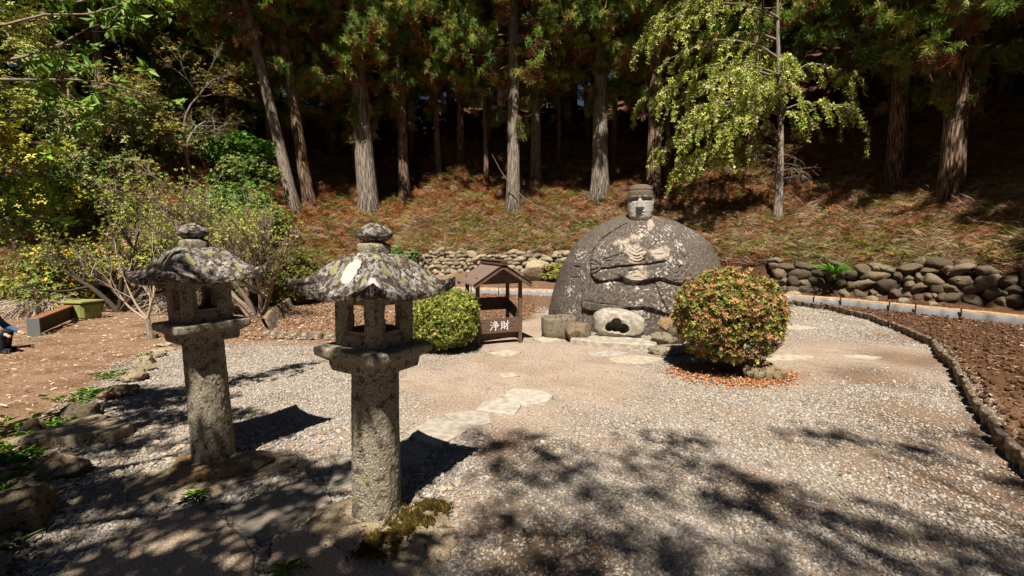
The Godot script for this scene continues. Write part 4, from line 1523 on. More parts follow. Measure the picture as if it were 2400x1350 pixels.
func lantern(label: String, at: Vector3, turn: float, lean: Vector2, sd: int, colr: float, glyphs: bool, roof_half: float, base_y: float) -> Node3D:
	var t := thing("stone_lantern", label, "lantern", at, 0.0, "stone lanterns beside the path")
	var S: Material = M.lantern_stone
	var tilt := Basis.from_euler(Vector3(lean.y, 0, -lean.x))
	var spin := Basis(Vector3.UP, turn)
	var colh := 0.86
	part("column", column_mesh(colr * 1.04, colr * 0.97, colh + 0.03, sd, glyphs), S, t, Transform3D(tilt, Vector3(0, base_y, 0)))
	var y := base_y + colh
	var seat := func(h: float) -> Transform3D: return Transform3D(tilt * spin, Vector3(0, base_y, 0) + tilt * Vector3(0, h - base_y, 0))
	part("platform", square_stack([[0.155, 0.0], [0.172, 0.003], [0.178, 0.03], [0.18, 0.056], [0.19, 0.062], [0.223, 0.082], [0.232, 0.09], [0.234, 0.125], [0.228, 0.137], [0.2, 0.14], [0.1, 0.141]], sd, 0.006), S, t, seat.call(y))
	var fb := Node3D.new()
	fb.name = "fire_box"
	t.add_child(fb)
	fb.transform = seat.call(y + 0.138)
	for k in 4:
		part("side", fire_wall(0.148, 0.29, 0.062, 0.085, 0.235, 0.05, sd + k * 3), S, fb, Transform3D(Basis(Vector3.UP, k * PI / 2)))
	part("roof", lantern_roof(roof_half, 0.19, sd, 0.065), M.roof_stone, t, seat.call(y + 0.405))
	part("neck", lathe([[0.078, 0.0], [0.082, 0.01], [0.083, 0.05], [0.078, 0.065], [0.05, 0.078], [0.05, 0.085]], sd + 2, 0.008, 40, 0.75), S, t, seat.call(y + 0.632))
	part("finial", lathe([[0.035, 0.0], [0.05, 0.004], [0.086, 0.025], [0.096, 0.045], [0.09, 0.066], [0.068, 0.086], [0.04, 0.1], [0.018, 0.108], [0.004, 0.114]], sd + 5, 0.012), M.roof_stone, t, seat.call(y + 0.702))
	return t

func build_lanterns() -> void:
	var a := lantern("nearer stone lantern with a white lichen disc on its roof", Vector3(-0.79, 0, -2.56), -0.51, Vector2(0.018, 0.0), 3, 0.132, true, 0.322, 0.05)
	# mossy base stone
	var mb := MB.new()
	add_rock(mb, Vector3(0.46, 0.12, 0.34), Vector3(0.1, 0.0, 0.16), 61, 3, 0.16, 7, Basis(Vector3.UP, -0.5), 0.55)
	part("base_stone", mb.mesh(), tinted("rock", lc(0.75, 0.68, 0.56)), a)
	# the pale lichen disc, a crust a millimetre or two thick that follows the roof
	mb = MB.new()
	var roof: MeshInstance3D = a.get_node("roof")
	var lich := lichen_disc(roof, Vector2(0.03, 0.19), 0.05, 5)
	part("lichen_disc", lich, mat("lichen_white", lc(0.4, 0.375, 0.35), 0.95), roof)
	part("lichen_disc", lichen_disc(roof, Vector2(0.245, 0.25), 0.035, 9), M.lichen_white, roof)
	# moss cushions on the base
	var xs: Array = []
	var cs := PackedColorArray()
	rng.seed = 66
	var tuft := MB.new()
	for k in 9:
		var d := (Vector3.UP + rv(0.8)).normalized()
		tuft.blade(rv(0.006), d, d.cross(rdir()).normalized(), 0.016, 0.004, rv(0.004))
	var tm := tuft.mesh()
	for k in 4200:
		var u := rng.randf()
		var p := Vector3(0.08, 0, 0.36).lerp(Vector3(0.36, 0, -0.12), u) + Vector3(rr(-0.12, 0.12), 0, rr(-0.1, 0.1)) * (0.5 + noise.get_noise_2d(u * 6.0, 3.0))
		if noise2.get_noise_2d(p.x * 6.0, p.z * 6.0) < -0.12: continue
		var top := 0.066 if Vector2(p.x - 0.1, p.z - 0.16).rotated(-0.5).length() < 0.33 else 0.03
		xs.append(Transform3D(aim((Vector3.UP + rv(0.3)).normalized()).scaled(Vector3.ONE * rr(0.7, 1.5)), Vector3(p.x, top + rr(-0.015, 0.006), p.z)))
		cs.append(pick([lc(0.09, 0.06, 0.012), lc(0.055, 0.05, 0.012), lc(0.17, 0.1, 0.015), lc(0.035, 0.045, 0.01), lc(0.06, 0.03, 0.012)]))
	var ms := many("moss", tm, M.moss, xs, cs, a)
	ms.set_meta("kind", "stuff")
	var b := lantern("farther stone lantern leaning left on a rounded brown rock", Vector3(-2.15, 0, -3.2), -0.63, Vector2(-0.03, 0.0), 17, 0.128, false, 0.325, 0.08)
	mb = MB.new()
	add_rock(mb, Vector3(0.3, 0.13, 0.22), Vector3(0.02, 0.0, 0.08), 63, 3, 0.14, 5, Basis(Vector3.UP, -0.4), 0.72)
	part("base_stone", mb.mesh(), tinted("rock", lc(0.85, 0.6, 0.4)), b)
	mb = MB.new()
	add_rock(mb, Vector3(0.16, 0.12, 0.13), Vector3(0.27, 0.02, 0.02), 64, 3, 0.14, 7, Basis(Vector3.UP, 0.3), 0.8)
	part("base_stone", mb.mesh(), tinted("rock", lc(0.65, 0.52, 0.42)), b)
	solo("foundation_slab", slab_mesh([Vector2(-2.62, -2.95), Vector2(-2.3, -3.3), Vector2(-1.85, -3.42), Vector2(-1.6, -3.35), Vector2(-1.55, -3.2), Vector2(-1.95, -2.86), Vector2(-2.35, -2.72)], 0.03, 33, 0.012, 0.012), tinted("rock", lc(0.8, 0.72, 0.6)), "long weathered slab in front of the farther lantern's base rock", "slab")

# a thin crust that lies on the upper face of the roof mesh
func lichen_disc(roof: MeshInstance3D, at: Vector2, r: float, sd: int) -> ArrayMesh:
	var v: PackedVector3Array = roof.mesh.surface_get_arrays(0)[Mesh.ARRAY_VERTEX]
	var w := 73
	var mb := MB.new()
	var height := func(x: float, z: float) -> float:
		var best := 1e9
		var y := 0.0
		for i in w * w:
			var d := (v[i].x - x) * (v[i].x - x) + (v[i].z - z) * (v[i].z - z)
			if d < best:
				best = d
				y = v[i].y
		return y
	var n := 30
	var rings := [[1.0, 0.0], [0.93, 0.004], [0.6, 0.005], [0.3, 0.005]]
	for rg in rings:
		for k in n:
			var a := TAU * k / n
			var rad: float = r * rg[0] * (1.0 + 0.22 * noise2.get_noise_2d(cos(a) * 2.5 + sd, sin(a) * 2.5))
			var x := at.x + cos(a) * rad
			var z := at.y + sin(a) * rad
			mb.vert(Vector3(x, height.call(x, z) + rg[1] - (0.004 if rg[1] == 0.0 else 0.0), z))
	for j in rings.size() - 1:
		for k in n:
			var a := j * n + k
			var b := j * n + (k + 1) % n
			mb.quad(a, a + n, b + n, b)
	var c := mb.vert(Vector3(at.x, height.call(at.x, at.y) + 0.005, at.y))
	for k in n: mb.tri(3 * n + k, c, 3 * n + (k + 1) % n)
	return mb.mesh()

# ------------------------------------------------------------------ offering shelter
const KANJI := [
	[[[0.06, 0.1], [0.2, 0.2]], [[0.0, 0.36], [0.14, 0.44]], [[0.02, 0.92], [0.2, 0.6]], [[0.52, 0.02], [0.36, 0.26]], [[0.48, 0.12], [0.74, 0.1], [0.6, 0.27]], [[0.34, 0.32], [0.82, 0.3], [0.82, 0.6]], [[0.26, 0.47], [0.98, 0.44]], [[0.36, 0.61], [0.82, 0.6]], [[0.6, 0.27], [0.6, 0.98], [0.5, 0.9]]],
	[[[0.1, 0.14], [0.1, 0.68]], [[0.1, 0.12], [0.42, 0.1], [0.42, 0.66]], [[0.1, 0.3], [0.42, 0.28]], [[0.1, 0.48], [0.42, 0.46]], [[0.1, 0.67], [0.42, 0.65]], [[0.2, 0.68], [0.02, 0.9]], [[0.33, 0.68], [0.48, 0.86]], [[0.52, 0.32], [1.0, 0.26]], [[0.8, 0.02], [0.8, 0.96], [0.68, 0.86]], [[0.78, 0.34], [0.52, 0.72]]],
]
func build_shelter() -> void:
	# local axes: x across the front, z towards the viewer; the four posts stand 0.73 x 0.56 m apart
	var t := thing("offering_shelter", "small brown roofed wooden shelter with white characters on its front board", "shelter", Vector3(-0.31, 0, -7.62), 0.39)
	var hw := 0.365
	var hd := 0.28
	var mb: MB
	for sx in [-1, 1]:
		for sz in [-1, 1]:
			mb = MB.new()
			mb.box(Vector3(0.055, 1.12, 0.055), Transform3D(Basis.IDENTITY, Vector3(sx * hw, 0.54, sz * hd)), 0.006)
			part("post", mb.mesh(), M.brown_wood, t)
	mb = MB.new()
	mb.box(Vector3(0.68, 0.24, 0.024), Transform3D(Basis.IDENTITY, Vector3(0, 0.31, hd + 0.005)), 0.004)
	var fb := part("front_board", mb.mesh(), M.brown_wood, t)
	for c in 2:
		mb = MB.new()
		for s in KANJI[c]:
			for i in s.size() - 1:
				var a := Vector3(-0.16 + c * 0.175 + s[i][0] * 0.15, 0.39 - s[i][1] * 0.16, hd + 0.0185)
				var b := Vector3(-0.16 + c * 0.175 + s[i + 1][0] * 0.15, 0.39 - s[i + 1][1] * 0.16, hd + 0.0185)
				var d := b - a
				var w := 0.013 if absf(d.y) > absf(d.x) else 0.0095
				mb.box(Vector3(d.length() + w * 0.7, w, 0.003), Transform3D(Basis(Vector3(0, 0, 1), atan2(d.y, d.x)), (a + b) * 0.5 + Vector3(0, 0, 0.0006 * i)), 0.001)
		part("character", mb.mesh(), M.white_paint, fb)
	# recessed lower board, its lower edge arched
	mb = MB.new()
	var n := 16
	for k in n:
		var x0 := lerpf(-0.34, 0.34, float(k) / n)
		var x1 := lerpf(-0.34, 0.34, float(k + 1) / n)
		var y0 := 0.03 + 0.06 * sqrt(maxf(0.0, 1.0 - pow(absf(x0 + x1) * 0.5 / 0.35, 4.0)))
		mb.box(Vector3(x1 - x0, 0.3 - y0, 0.02), Transform3D(Basis.IDENTITY, Vector3((x0 + x1) * 0.5, (0.3 + y0) * 0.5, hd - 0.13)))
	part("lower_board", mb.mesh(), M.brown_wood, t)
	mb = MB.new()
	mb.box(Vector3(0.68, 0.22, 0.022), Transform3D(Basis.IDENTITY, Vector3(0, 0.6, -hd)), 0.004)
	part("back_board", mb.mesh(), M.brown_wood, t)
	for sx in [-1, 1]:
		mb = MB.new()
		mb.box(Vector3(0.022, 0.2, 0.5), Transform3D(Basis(Vector3.RIGHT, 0.3), Vector3(sx * hw, 0.5, 0)), 0.004)
		part("side_board", mb.mesh(), M.brown_wood, t)
	# gables and roof: two corrugated slopes, a ridge cap of two tiers
	var gl := 0.98
	for sz in [1, -1]:
		mb = MB.new()
		var z0: float = sz * 0.33
		var g := [Vector3(-0.36, 0.99, z0), Vector3(0.36, 0.99, z0), Vector3(0.36, 1.03, z0), Vector3(0, 1.24, z0), Vector3(-0.36, 1.03, z0)]
		for q in 2:
			var z1: float = z0 + (0.012 if q == 0 else -0.012)
			var i0 := mb.v.size()
			for p in g: mb.vert(Vector3(p.x, p.y, z1))
			for k in 3:
				if q == 0: mb.tri(i0, i0 + k + 1, i0 + k + 2)
				else: mb.tri(i0, i0 + k + 2, i0 + k + 1)
		part("gable_board", mb.mesh(), M.brown_wood, t)
	for sx in [-1, 1]:
		mb = MB.new()
		var ns := 100
		for j in 5:
			var u := j / 4.0
			for k in ns + 1:
				var z := lerpf(-gl * 0.5, gl * 0.5, float(k) / ns)
				var y := lerpf(1.285, 0.985, u) + 0.016 * clampf(1.6 * sin(z * 2.0 * PI / 0.09), -1.0, 1.0)
				mb.vert(Vector3(sx * lerpf(0.015, 0.49, u), y + 0.012, z))
		for j in 5:
			var u := j / 4.0
			for k in ns + 1:
				var z := lerpf(-gl * 0.5, gl * 0.5, float(k) / ns)
				var y := lerpf(1.285, 0.985, u) + 0.016 * clampf(1.6 * sin(z * 2.0 * PI / 0.09), -1.0, 1.0)
				mb.vert(Vector3(sx * lerpf(0.015, 0.49, u), y + 0.006, z))
		var w := ns + 1
		for q in 2:
			for j in 4:
				for k in ns:
					var a := q * 5 * w + j * w + k
					if (sx > 0) == (q == 0): mb.quad(a, a + 1, a + w + 1, a + w)
					else: mb.quad(a, a + w, a + w + 1, a + 1)
		var rf := part("roof_sheet", mb.mesh(), M.roof_metal, t)
		# rafter ends under the verge
		for sz in [-1, 1]:
			mb = MB.new()
			mb.box(Vector3(0.56, 0.05, 0.03), Transform3D(Basis(Vector3(0, 0, 1), -sx * 0.56), Vector3(sx * 0.245, 1.105, sz * (gl * 0.5 - 0.03))), 0.004)
			part("bargeboard", mb.mesh(), M.brown_wood, rf)
	mb = MB.new()
	mb.box(Vector3(0.15, 0.03, gl + 0.02), Transform3D(Basis.IDENTITY, Vector3(0, 1.305, 0)), 0.006)
	mb.box(Vector3(0.1, 0.03, gl + 0.04), Transform3D(Basis.IDENTITY, Vector3(0, 1.335, 0)), 0.006)
	mb.box(Vector3(0.13, 0.022, gl + 0.05), Transform3D(Basis.IDENTITY, Vector3(0, 1.361, 0)), 0.006)
	part("ridge_cap", mb.mesh(), M.roof_metal, t)
	mb = MB.new()
	var arc: Array = []
	for k in 9: arc.append(Vector3(-0.06 + 0.12 * k / 8.0, 1.0 - 0.035 * sin(PI * k / 8.0), 0.0))
	mb.tube(arc, [0.006, 0.006, 0.006, 0.006, 0.006, 0.006, 0.006, 0.006, 0.006], 6)
	part("hanging_cord", mb.mesh(), M.black_stake, t)

# ------------------------------------------------------------------ garden edging
# a run of half-log panels: each a board with three rounded staves
func panel_mesh(len_: float, h: float, th: float, sd: int, staves := 3) -> ArrayMesh:
	var mb := MB.new()
	var n := staves * 12
	var rows := [[-0.06, 1.0], [h - 0.02, 1.0], [h, 0.75], [h + 0.004, 0.1]]
	for r in rows:
		for k in n + 1:
			var u := float(k) / n
			var s := absf(sin(PI * staves * u))
			var z: float = th * (0.25 + 0.75 * pow(s, 0.6)) * r[1]
			mb.vert(Vector3((u - 0.5) * len_, r[0] + 0.012 * noise2.get_noise_2d(u * 4.0 + sd, 0.0) + (0.012 * s if r[0] > 0 else 0.0), z))
	for r in [[h + 0.004, 0.0], [h - 0.01, -0.2], [-0.06, -0.2]]:
		for k in n + 1:
			var u := float(k) / n
			mb.vert(Vector3((u - 0.5) * len_, r[0] + 0.012 * noise2.get_noise_2d(u * 4.0 + sd, 0.0), th * r[1]))
	var w := n + 1
	for j in 6:
		for k in n:
			var a := j * w + k
			mb.quad(a, a + 1, a + w + 1, a + w)
	return mb.mesh()

func edging(called: String, label: String, line: Array, h: float, th: float, lean: float, len_: float, sd: int) -> void:
	var cv := Curve2D.new()
	for i in line.size():
		var a: Vector2 = line[maxi(i - 1, 0)]
		var b: Vector2 = line[mini(i + 1, line.size() - 1)]
		cv.add_point(line[i], -(b - a) / 6.0, (b - a) / 6.0)
	var L := cv.get_baked_length()
	var n := int(L / len_)
	var c := cv.sample_baked(L * 0.5)
	var t := thing(called, label, "edging", Vector3(c.x, 0, c.y))
	var ms: Array = []
	for k in 5: ms.append(panel_mesh(len_ * 1.02, h, th, sd + k * 3))
	rng.seed = sd
	for k in n:
		var p := cv.sample_baked(L * (k + 0.5) / n)
		var q := cv.sample_baked(minf(L, L * (k + 0.5) / n + 0.03))
		var d := (q - p).normalized()
		var b := Basis(Vector3.UP, atan2(-d.y, d.x) + rr(-0.07, 0.07)) * Basis(Vector3.RIGHT, lean + rr(-0.08, 0.08))
		part("edging_panel", ms[k % 5], M.tan_log, t, Transform3D(b, Vector3(p.x - c.x, rr(-0.015, 0.02), p.y - c.y)))

func build_edging() -> void:
	edging("log_edging", "half-log edging curving between the gravel and the dark soil bed", [Vector2(7.6, -12.35), Vector2(7.85, -11.1), Vector2(7.7, -9.8), Vector2(7.2, -8.35), Vector2(6.7, -7.2), Vector2(5.66, -5.76), Vector2(4.6, -4.4), Vector2(3.86, -3.45), Vector2(3.5, -2.9), Vector2(3.2, -2.1)], 0.125, 0.055, 0.12, 0.85, 201)
	edging("log_edging", "striped half-log edging climbing behind the nearer lantern toward the hedge bush", [Vector2(-4.55, -8.5), Vector2(-4.75, -8.95), Vector2(-5.15, -10.0), Vector2(-5.6, -11.4), Vector2(-6.2, -13.0), Vector2(-6.55, -14.2), Vector2(-6.5, -15.2)], 0.24, 0.11, -0.35, 0.8, 231)
	edging("log_edging", "low tan edging half sunk in soil left of the nearer lantern", [Vector2(-4.45, -8.15), Vector2(-3.9, -7.85), Vector2(-3.3, -7.8), Vector2(-2.6, -7.85)], 0.08, 0.1, -0.6, 0.6, 251)
	# the strip of plastic sheet and board along the back bed
	var line := [Vector2(10.6, -8.0), Vector2(10.15, -9.02), Vector2(9.9, -9.7), Vector2(9.41, -10.6), Vector2(9.0, -11.5), Vector2(8.6, -12.2), Vector2(7.9, -12.95), Vector2(6.0, -13.7), Vector2(3.5, -14.2), Vector2(1.35, -14.5), Vector2(-1.42, -15.2), Vector2(-3.5, -15.8), Vector2(-5.8, -15.9)]
	var cv := Curve2D.new()
	for i in line.size():
		var a: Vector2 = line[maxi(i - 1, 0)]
		var b: Vector2 = line[mini(i + 1, line.size() - 1)]
		cv.add_point(line[i], -(b - a) / 6.0, (b - a) / 6.0)
	var L := cv.get_baked_length()
	var t := thing("plastic_edging", "grey plastic sheet edging with orange top band along the back bed", "edging", Vector3(3.5, 0, -14.2))
	var n := 260
	var sheet := MB.new()
	var band := MB.new()
	for k in n + 1:
		var p := cv.sample_baked(L * k / n)
		var q := cv.sample_baked(minf(L, L * k / n + 0.05))
		var d := (q - p).normalized() if k < n else Vector2(-1, 0)
		var nb := Vector3(-d.y, 0, d.x)  # toward the bank or the court, by the run of the line
		if nb.z > 0: nb = -nb
		var o := Vector3(p.x - 3.5, 0, p.y + 14.2)
		var wv := 0.06 * noise2.get_noise_1d(k * 0.35) + 0.04 * noise.get_noise_1d(k * 1.1)
		for r in [[-0.03, 0.0], [0.05, 0.2], [0.13, 0.5], [0.165, 1.0], [0.17, 1.1], [0.12, 1.2]]:
			sheet.vert(o + nb * (wv * (0.4 + r[1]) + 0.05 * r[1]) + Vector3(0, r[0] + 0.015 * noise2.get_noise_1d(k * 0.5 + 90.0), 0), Vector2(k * 0.1, r[0]))
		for r in [[0.12, 0.07], [0.18, 0.08], [0.2, 0.1], [0.205, 0.24], [0.02, 0.34]]:
			band.vert(o + nb * (r[1] + wv * 0.6) + Vector3(0, r[0] + 0.012 * noise2.get_noise_1d(k * 0.3 + 40.0), 0), Vector2(k * 0.1, r[0]))
	for k in n:
		for j in 5: sheet.quad(k * 6 + j, k * 6 + j + 1, k * 6 + j + 7, k * 6 + j + 6)
		for j in 4: band.quad(k * 5 + j, k * 5 + j + 1, k * 5 + j + 6, k * 5 + j + 5)
	part("sheet", sheet.mesh(), M.grey_sheet, t)
	part("band", band.mesh(), M.orange_board, t)
	var st := MB.new()
	st.box(Vector3(0.022, 0.3, 0.022), Transform3D(Basis.IDENTITY, Vector3(0, 0.1, 0)), 0.003)
	var sm := st.mesh()
	rng.seed = 88
	for k in 24:
		var p := cv.sample_baked(L * (k + rr(0.1, 0.6)) / 24.0)
		part("stake", sm, M.black_stake, t, Transform3D(Basis.from_euler(Vector3(rr(-0.1, 0.1), 0, rr(-0.1, 0.1))), Vector3(p.x - 3.5, 0, p.y + 14.2 + 0.02)))

# ------------------------------------------------------------------ flagstones
func build_stepping_stones() -> void:
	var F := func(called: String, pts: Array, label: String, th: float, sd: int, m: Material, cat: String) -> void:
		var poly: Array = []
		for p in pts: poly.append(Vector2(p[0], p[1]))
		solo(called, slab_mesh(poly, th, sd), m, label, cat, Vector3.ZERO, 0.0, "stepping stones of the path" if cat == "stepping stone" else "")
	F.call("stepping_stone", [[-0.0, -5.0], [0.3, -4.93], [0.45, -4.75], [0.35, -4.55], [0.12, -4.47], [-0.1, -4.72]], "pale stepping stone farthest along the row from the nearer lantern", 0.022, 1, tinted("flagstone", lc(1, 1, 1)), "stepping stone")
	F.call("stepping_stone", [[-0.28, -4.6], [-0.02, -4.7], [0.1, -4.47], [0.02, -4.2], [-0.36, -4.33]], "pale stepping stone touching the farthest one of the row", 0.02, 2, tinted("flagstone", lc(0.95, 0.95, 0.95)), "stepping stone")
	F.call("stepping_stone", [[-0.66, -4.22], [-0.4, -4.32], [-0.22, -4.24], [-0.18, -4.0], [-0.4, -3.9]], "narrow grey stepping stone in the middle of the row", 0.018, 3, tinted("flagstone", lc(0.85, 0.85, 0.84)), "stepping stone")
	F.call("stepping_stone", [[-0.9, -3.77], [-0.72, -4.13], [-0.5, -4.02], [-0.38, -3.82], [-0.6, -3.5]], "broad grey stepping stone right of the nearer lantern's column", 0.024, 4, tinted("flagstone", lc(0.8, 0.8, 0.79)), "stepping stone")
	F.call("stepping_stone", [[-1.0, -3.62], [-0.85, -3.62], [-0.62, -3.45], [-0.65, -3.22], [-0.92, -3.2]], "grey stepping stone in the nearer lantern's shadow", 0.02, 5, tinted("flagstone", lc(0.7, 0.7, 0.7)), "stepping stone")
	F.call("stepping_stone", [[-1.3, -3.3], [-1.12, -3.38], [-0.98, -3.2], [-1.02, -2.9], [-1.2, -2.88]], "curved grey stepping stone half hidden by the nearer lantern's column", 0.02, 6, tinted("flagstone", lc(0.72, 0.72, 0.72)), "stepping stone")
	F.call("paving_stone", [[-1.74, -2.6], [-1.42, -3.02], [-1.1, -2.73], [-1.33, -2.33]], "flat square grey paving stone between the two lanterns", 0.03, 7, tinted("flagstone", lc(0.66, 0.62, 0.6)), "paving stone")
	F.call("concrete_pad", [[-2.0, -2.66], [-1.75, -2.6], [-1.36, -2.29], [-1.2, -2.0], [-1.0, -0.5], [-2.2, -0.5], [-2.25, -1.9], [-2.2, -2.15]], "worn sandy concrete pad in the lower left foreground", 0.03, 8, M.aggregate, "concrete")
	F.call("concrete_pad", [[-1.28, -2.3], [-1.05, -2.6], [-0.7, -2.58], [-0.45, -2.3], [-0.4, -1.2], [-0.9, -0.6], [-1.05, -1.9]], "sandy concrete pad under the nearer lantern's base stone", 0.026, 9, M.aggregate, "concrete")
	F.call("edge_slab", [[-3.95, -3.45], [-3.75, -4.05], [-3.25, -3.85], [-3.2, -3.65], [-3.6, -3.5]], "flat brown slab among the border rocks left of the farther lantern", 0.09, 10, tinted("rock", lc(0.75, 0.68, 0.52)), "slab")
	F.call("stepping_stone", [[3.55, -6.45], [4.0, -6.62], [4.35, -6.45], [3.9, -6.28], [3.5, -6.3]], "cream stepping stone right of the big round bush", 0.02, 11, tinted("flagstone", lc(1, 0.97, 0.9)), "stepping stone")
	F.call("stepping_stone", [[4.75, -6.55], [5.1, -6.6], [5.3, -6.45], [5.0, -6.33]], "small cream stepping stone, rightmost in the worn ground", 0.014, 12, tinted("flagstone", lc(1, 0.95, 0.88)), "stepping stone")
	F.call("stepping_stone", [[5.2, -8.9], [5.7, -9.1], [5.95, -8.8], [5.4, -8.6]], "cream stepping stone on the gravel behind the big round bush", 0.016, 13, tinted("flagstone", lc(1, 0.95, 0.88)), "stepping stone")
	F.call("stepping_stone", [[-0.35, -6.7], [-0.05, -6.95], [0.15, -6.75], [-0.05, -6.5]], "cream stepping stone in front of the wooden shelter", 0.016, 14, tinted("flagstone", lc(1, 0.97, 0.9)), "stepping stone")
	F.call("stepping_stone", [[1.1, -6.75], [1.5, -6.95], [1.75, -6.75], [1.5, -6.5], [1.15, -6.55]], "worn grey flat stone just below the long step slab", 0.012, 15, tinted("flagstone", lc(0.85, 0.86, 0.88)), "stepping stone")
	F.call("stepping_stone", [[1.35, -6.4], [1.8, -6.6], [2.15, -6.4], [1.8, -6.1], [1.4, -6.2]], "worn cream flat stone nearest the wide stone in the bush's shadow", 0.012, 16, tinted("flagstone", lc(0.98, 0.93, 0.84)), "stepping stone")
	F.call("stepping_stone", [[0.62, -7.95], [0.35, -7.7], [0.5, -7.45], [0.85, -7.6]], "pale flat stone left of the hollowed basin", 0.03, 17, tinted("flagstone", lc(1, 0.95, 0.88)), "stepping stone")
	F.call("stepping_stone", [[-0.18, -5.6], [0.0, -5.66], [0.1, -5.52], [-0.1, -5.46]], "very small cream stone beyond the row of stepping stones", 0.012, 18, tinted("flagstone", lc(1, 0.97, 0.9)), "stepping stone")

# ------------------------------------------------------------------ rocks along the left border
func build_border_rocks() -> void:
	var R := [
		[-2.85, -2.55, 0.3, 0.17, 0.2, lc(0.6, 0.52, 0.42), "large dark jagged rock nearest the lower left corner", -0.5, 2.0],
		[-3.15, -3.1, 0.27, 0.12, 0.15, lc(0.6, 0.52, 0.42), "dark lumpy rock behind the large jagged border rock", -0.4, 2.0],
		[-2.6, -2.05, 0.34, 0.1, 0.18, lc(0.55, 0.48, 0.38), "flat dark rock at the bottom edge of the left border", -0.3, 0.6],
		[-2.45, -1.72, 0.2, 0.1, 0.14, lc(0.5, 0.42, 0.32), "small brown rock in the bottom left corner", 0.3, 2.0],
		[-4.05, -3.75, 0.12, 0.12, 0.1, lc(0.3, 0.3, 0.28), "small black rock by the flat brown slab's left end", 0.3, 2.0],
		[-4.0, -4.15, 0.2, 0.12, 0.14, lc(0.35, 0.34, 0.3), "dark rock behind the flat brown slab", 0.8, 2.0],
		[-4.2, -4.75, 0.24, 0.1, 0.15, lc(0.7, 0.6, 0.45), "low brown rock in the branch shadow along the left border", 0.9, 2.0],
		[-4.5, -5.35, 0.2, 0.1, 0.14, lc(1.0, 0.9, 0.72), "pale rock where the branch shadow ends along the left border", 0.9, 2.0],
		[-4.72, -5.8, 0.16, 0.1, 0.13, lc(1.0, 0.85, 0.65), "tan rounded rock midway up the left border", 0.2, 2.0],
		[-4.95, -6.1, 0.18, 0.09, 0.14, lc(1.05, 0.92, 0.75), "tan rock beside the grass tuft on the left border", 1.1, 2.0],
		[-5.1, -6.5, 0.13, 0.07, 0.1, lc(1.0, 0.9, 0.7), "small pale rock above the tan border rocks", 0.5, 2.0],
		[-5.3, -6.85, 0.2, 0.06, 0.12, lc(1.1, 1.0, 0.8), "flat pale stone near the upper end of the left border", 0.7, 0.6],
		[-5.5, -7.25, 0.24, 0.06, 0.14, lc(1.1, 0.98, 0.8), "flat cream stone nearest the bare small tree", 0.7, 0.6],
		[-4.85, -6.75, 0.09, 0.05, 0.07, lc(1.0, 0.9, 0.7), "tiny tan stone just inside the upper left border", 0.5, 2.0],
	]
	var k := 0
	for r in R:
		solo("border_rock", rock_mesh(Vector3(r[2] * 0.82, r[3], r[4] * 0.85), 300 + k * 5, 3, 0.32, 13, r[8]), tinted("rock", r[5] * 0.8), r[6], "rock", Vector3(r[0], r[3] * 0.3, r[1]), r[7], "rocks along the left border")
		k += 1
	# loose stones at the foot of the right wall
	var W := [[10.75, -12.6, 0.15, lc(1, 0.9, 0.75), "pale loose stone at the wall's foot, nearest the frame's right edge"], [10.1, -12.85, 0.17, lc(0.95, 0.85, 0.7), "brown loose stone at the wall's foot, second from the right edge"], [9.6, -12.4, 0.13, lc(0.95, 0.88, 0.75), "round loose stone on soil below the big cobbles"], [9.2, -13.0, 0.13, lc(0.8, 0.72, 0.6), "small loose stone on soil midway along the right wall"], [8.55, -13.9, 0.2, lc(1.2, 1.1, 0.95), "pale flat stone at the left end of the right wall"], [10.9, -11.9, 0.14, lc(0.9, 0.8, 0.66), "brown stone on soil nearest the plastic edging's right end"]]
	for w in W:
		solo("loose_stone", rock_mesh(Vector3(w[2] * 1.4, w[2] * 0.8, w[2]), 700 + k * 3, 2, 0.12, 5), tinted("rock", w[3] * 0.72), w[4], "rock", Vector3(w[0], w[2] * 0.35, w[1]), k * 0.7, "loose stones at the wall's foot")
		k += 1

# ------------------------------------------------------------------ leaves and bushes
var leafm := {}
func rosette(key: String, n: int, ln: float, w: float, rise: float, fold := 0.25) -> ArrayMesh:
	if leafm.has(key): return leafm[key]
	var mb := MB.new()
	for k in n:
		var a := TAU * (k + rr(-0.25, 0.25)) / n
		var d := Vector3(cos(a), rise * rr(0.6, 1.4), sin(a)).normalized()
		mb.leaf(Vector3(0, 0, 0) + d * ln * 0.08, d, Vector3.UP if absf(d.y) < 0.95 else Vector3.RIGHT, ln * rr(0.75, 1.15), w, fold, rr(0.0, 0.2))
	leafm[key] = mb.mesh()
	return leafm[key]

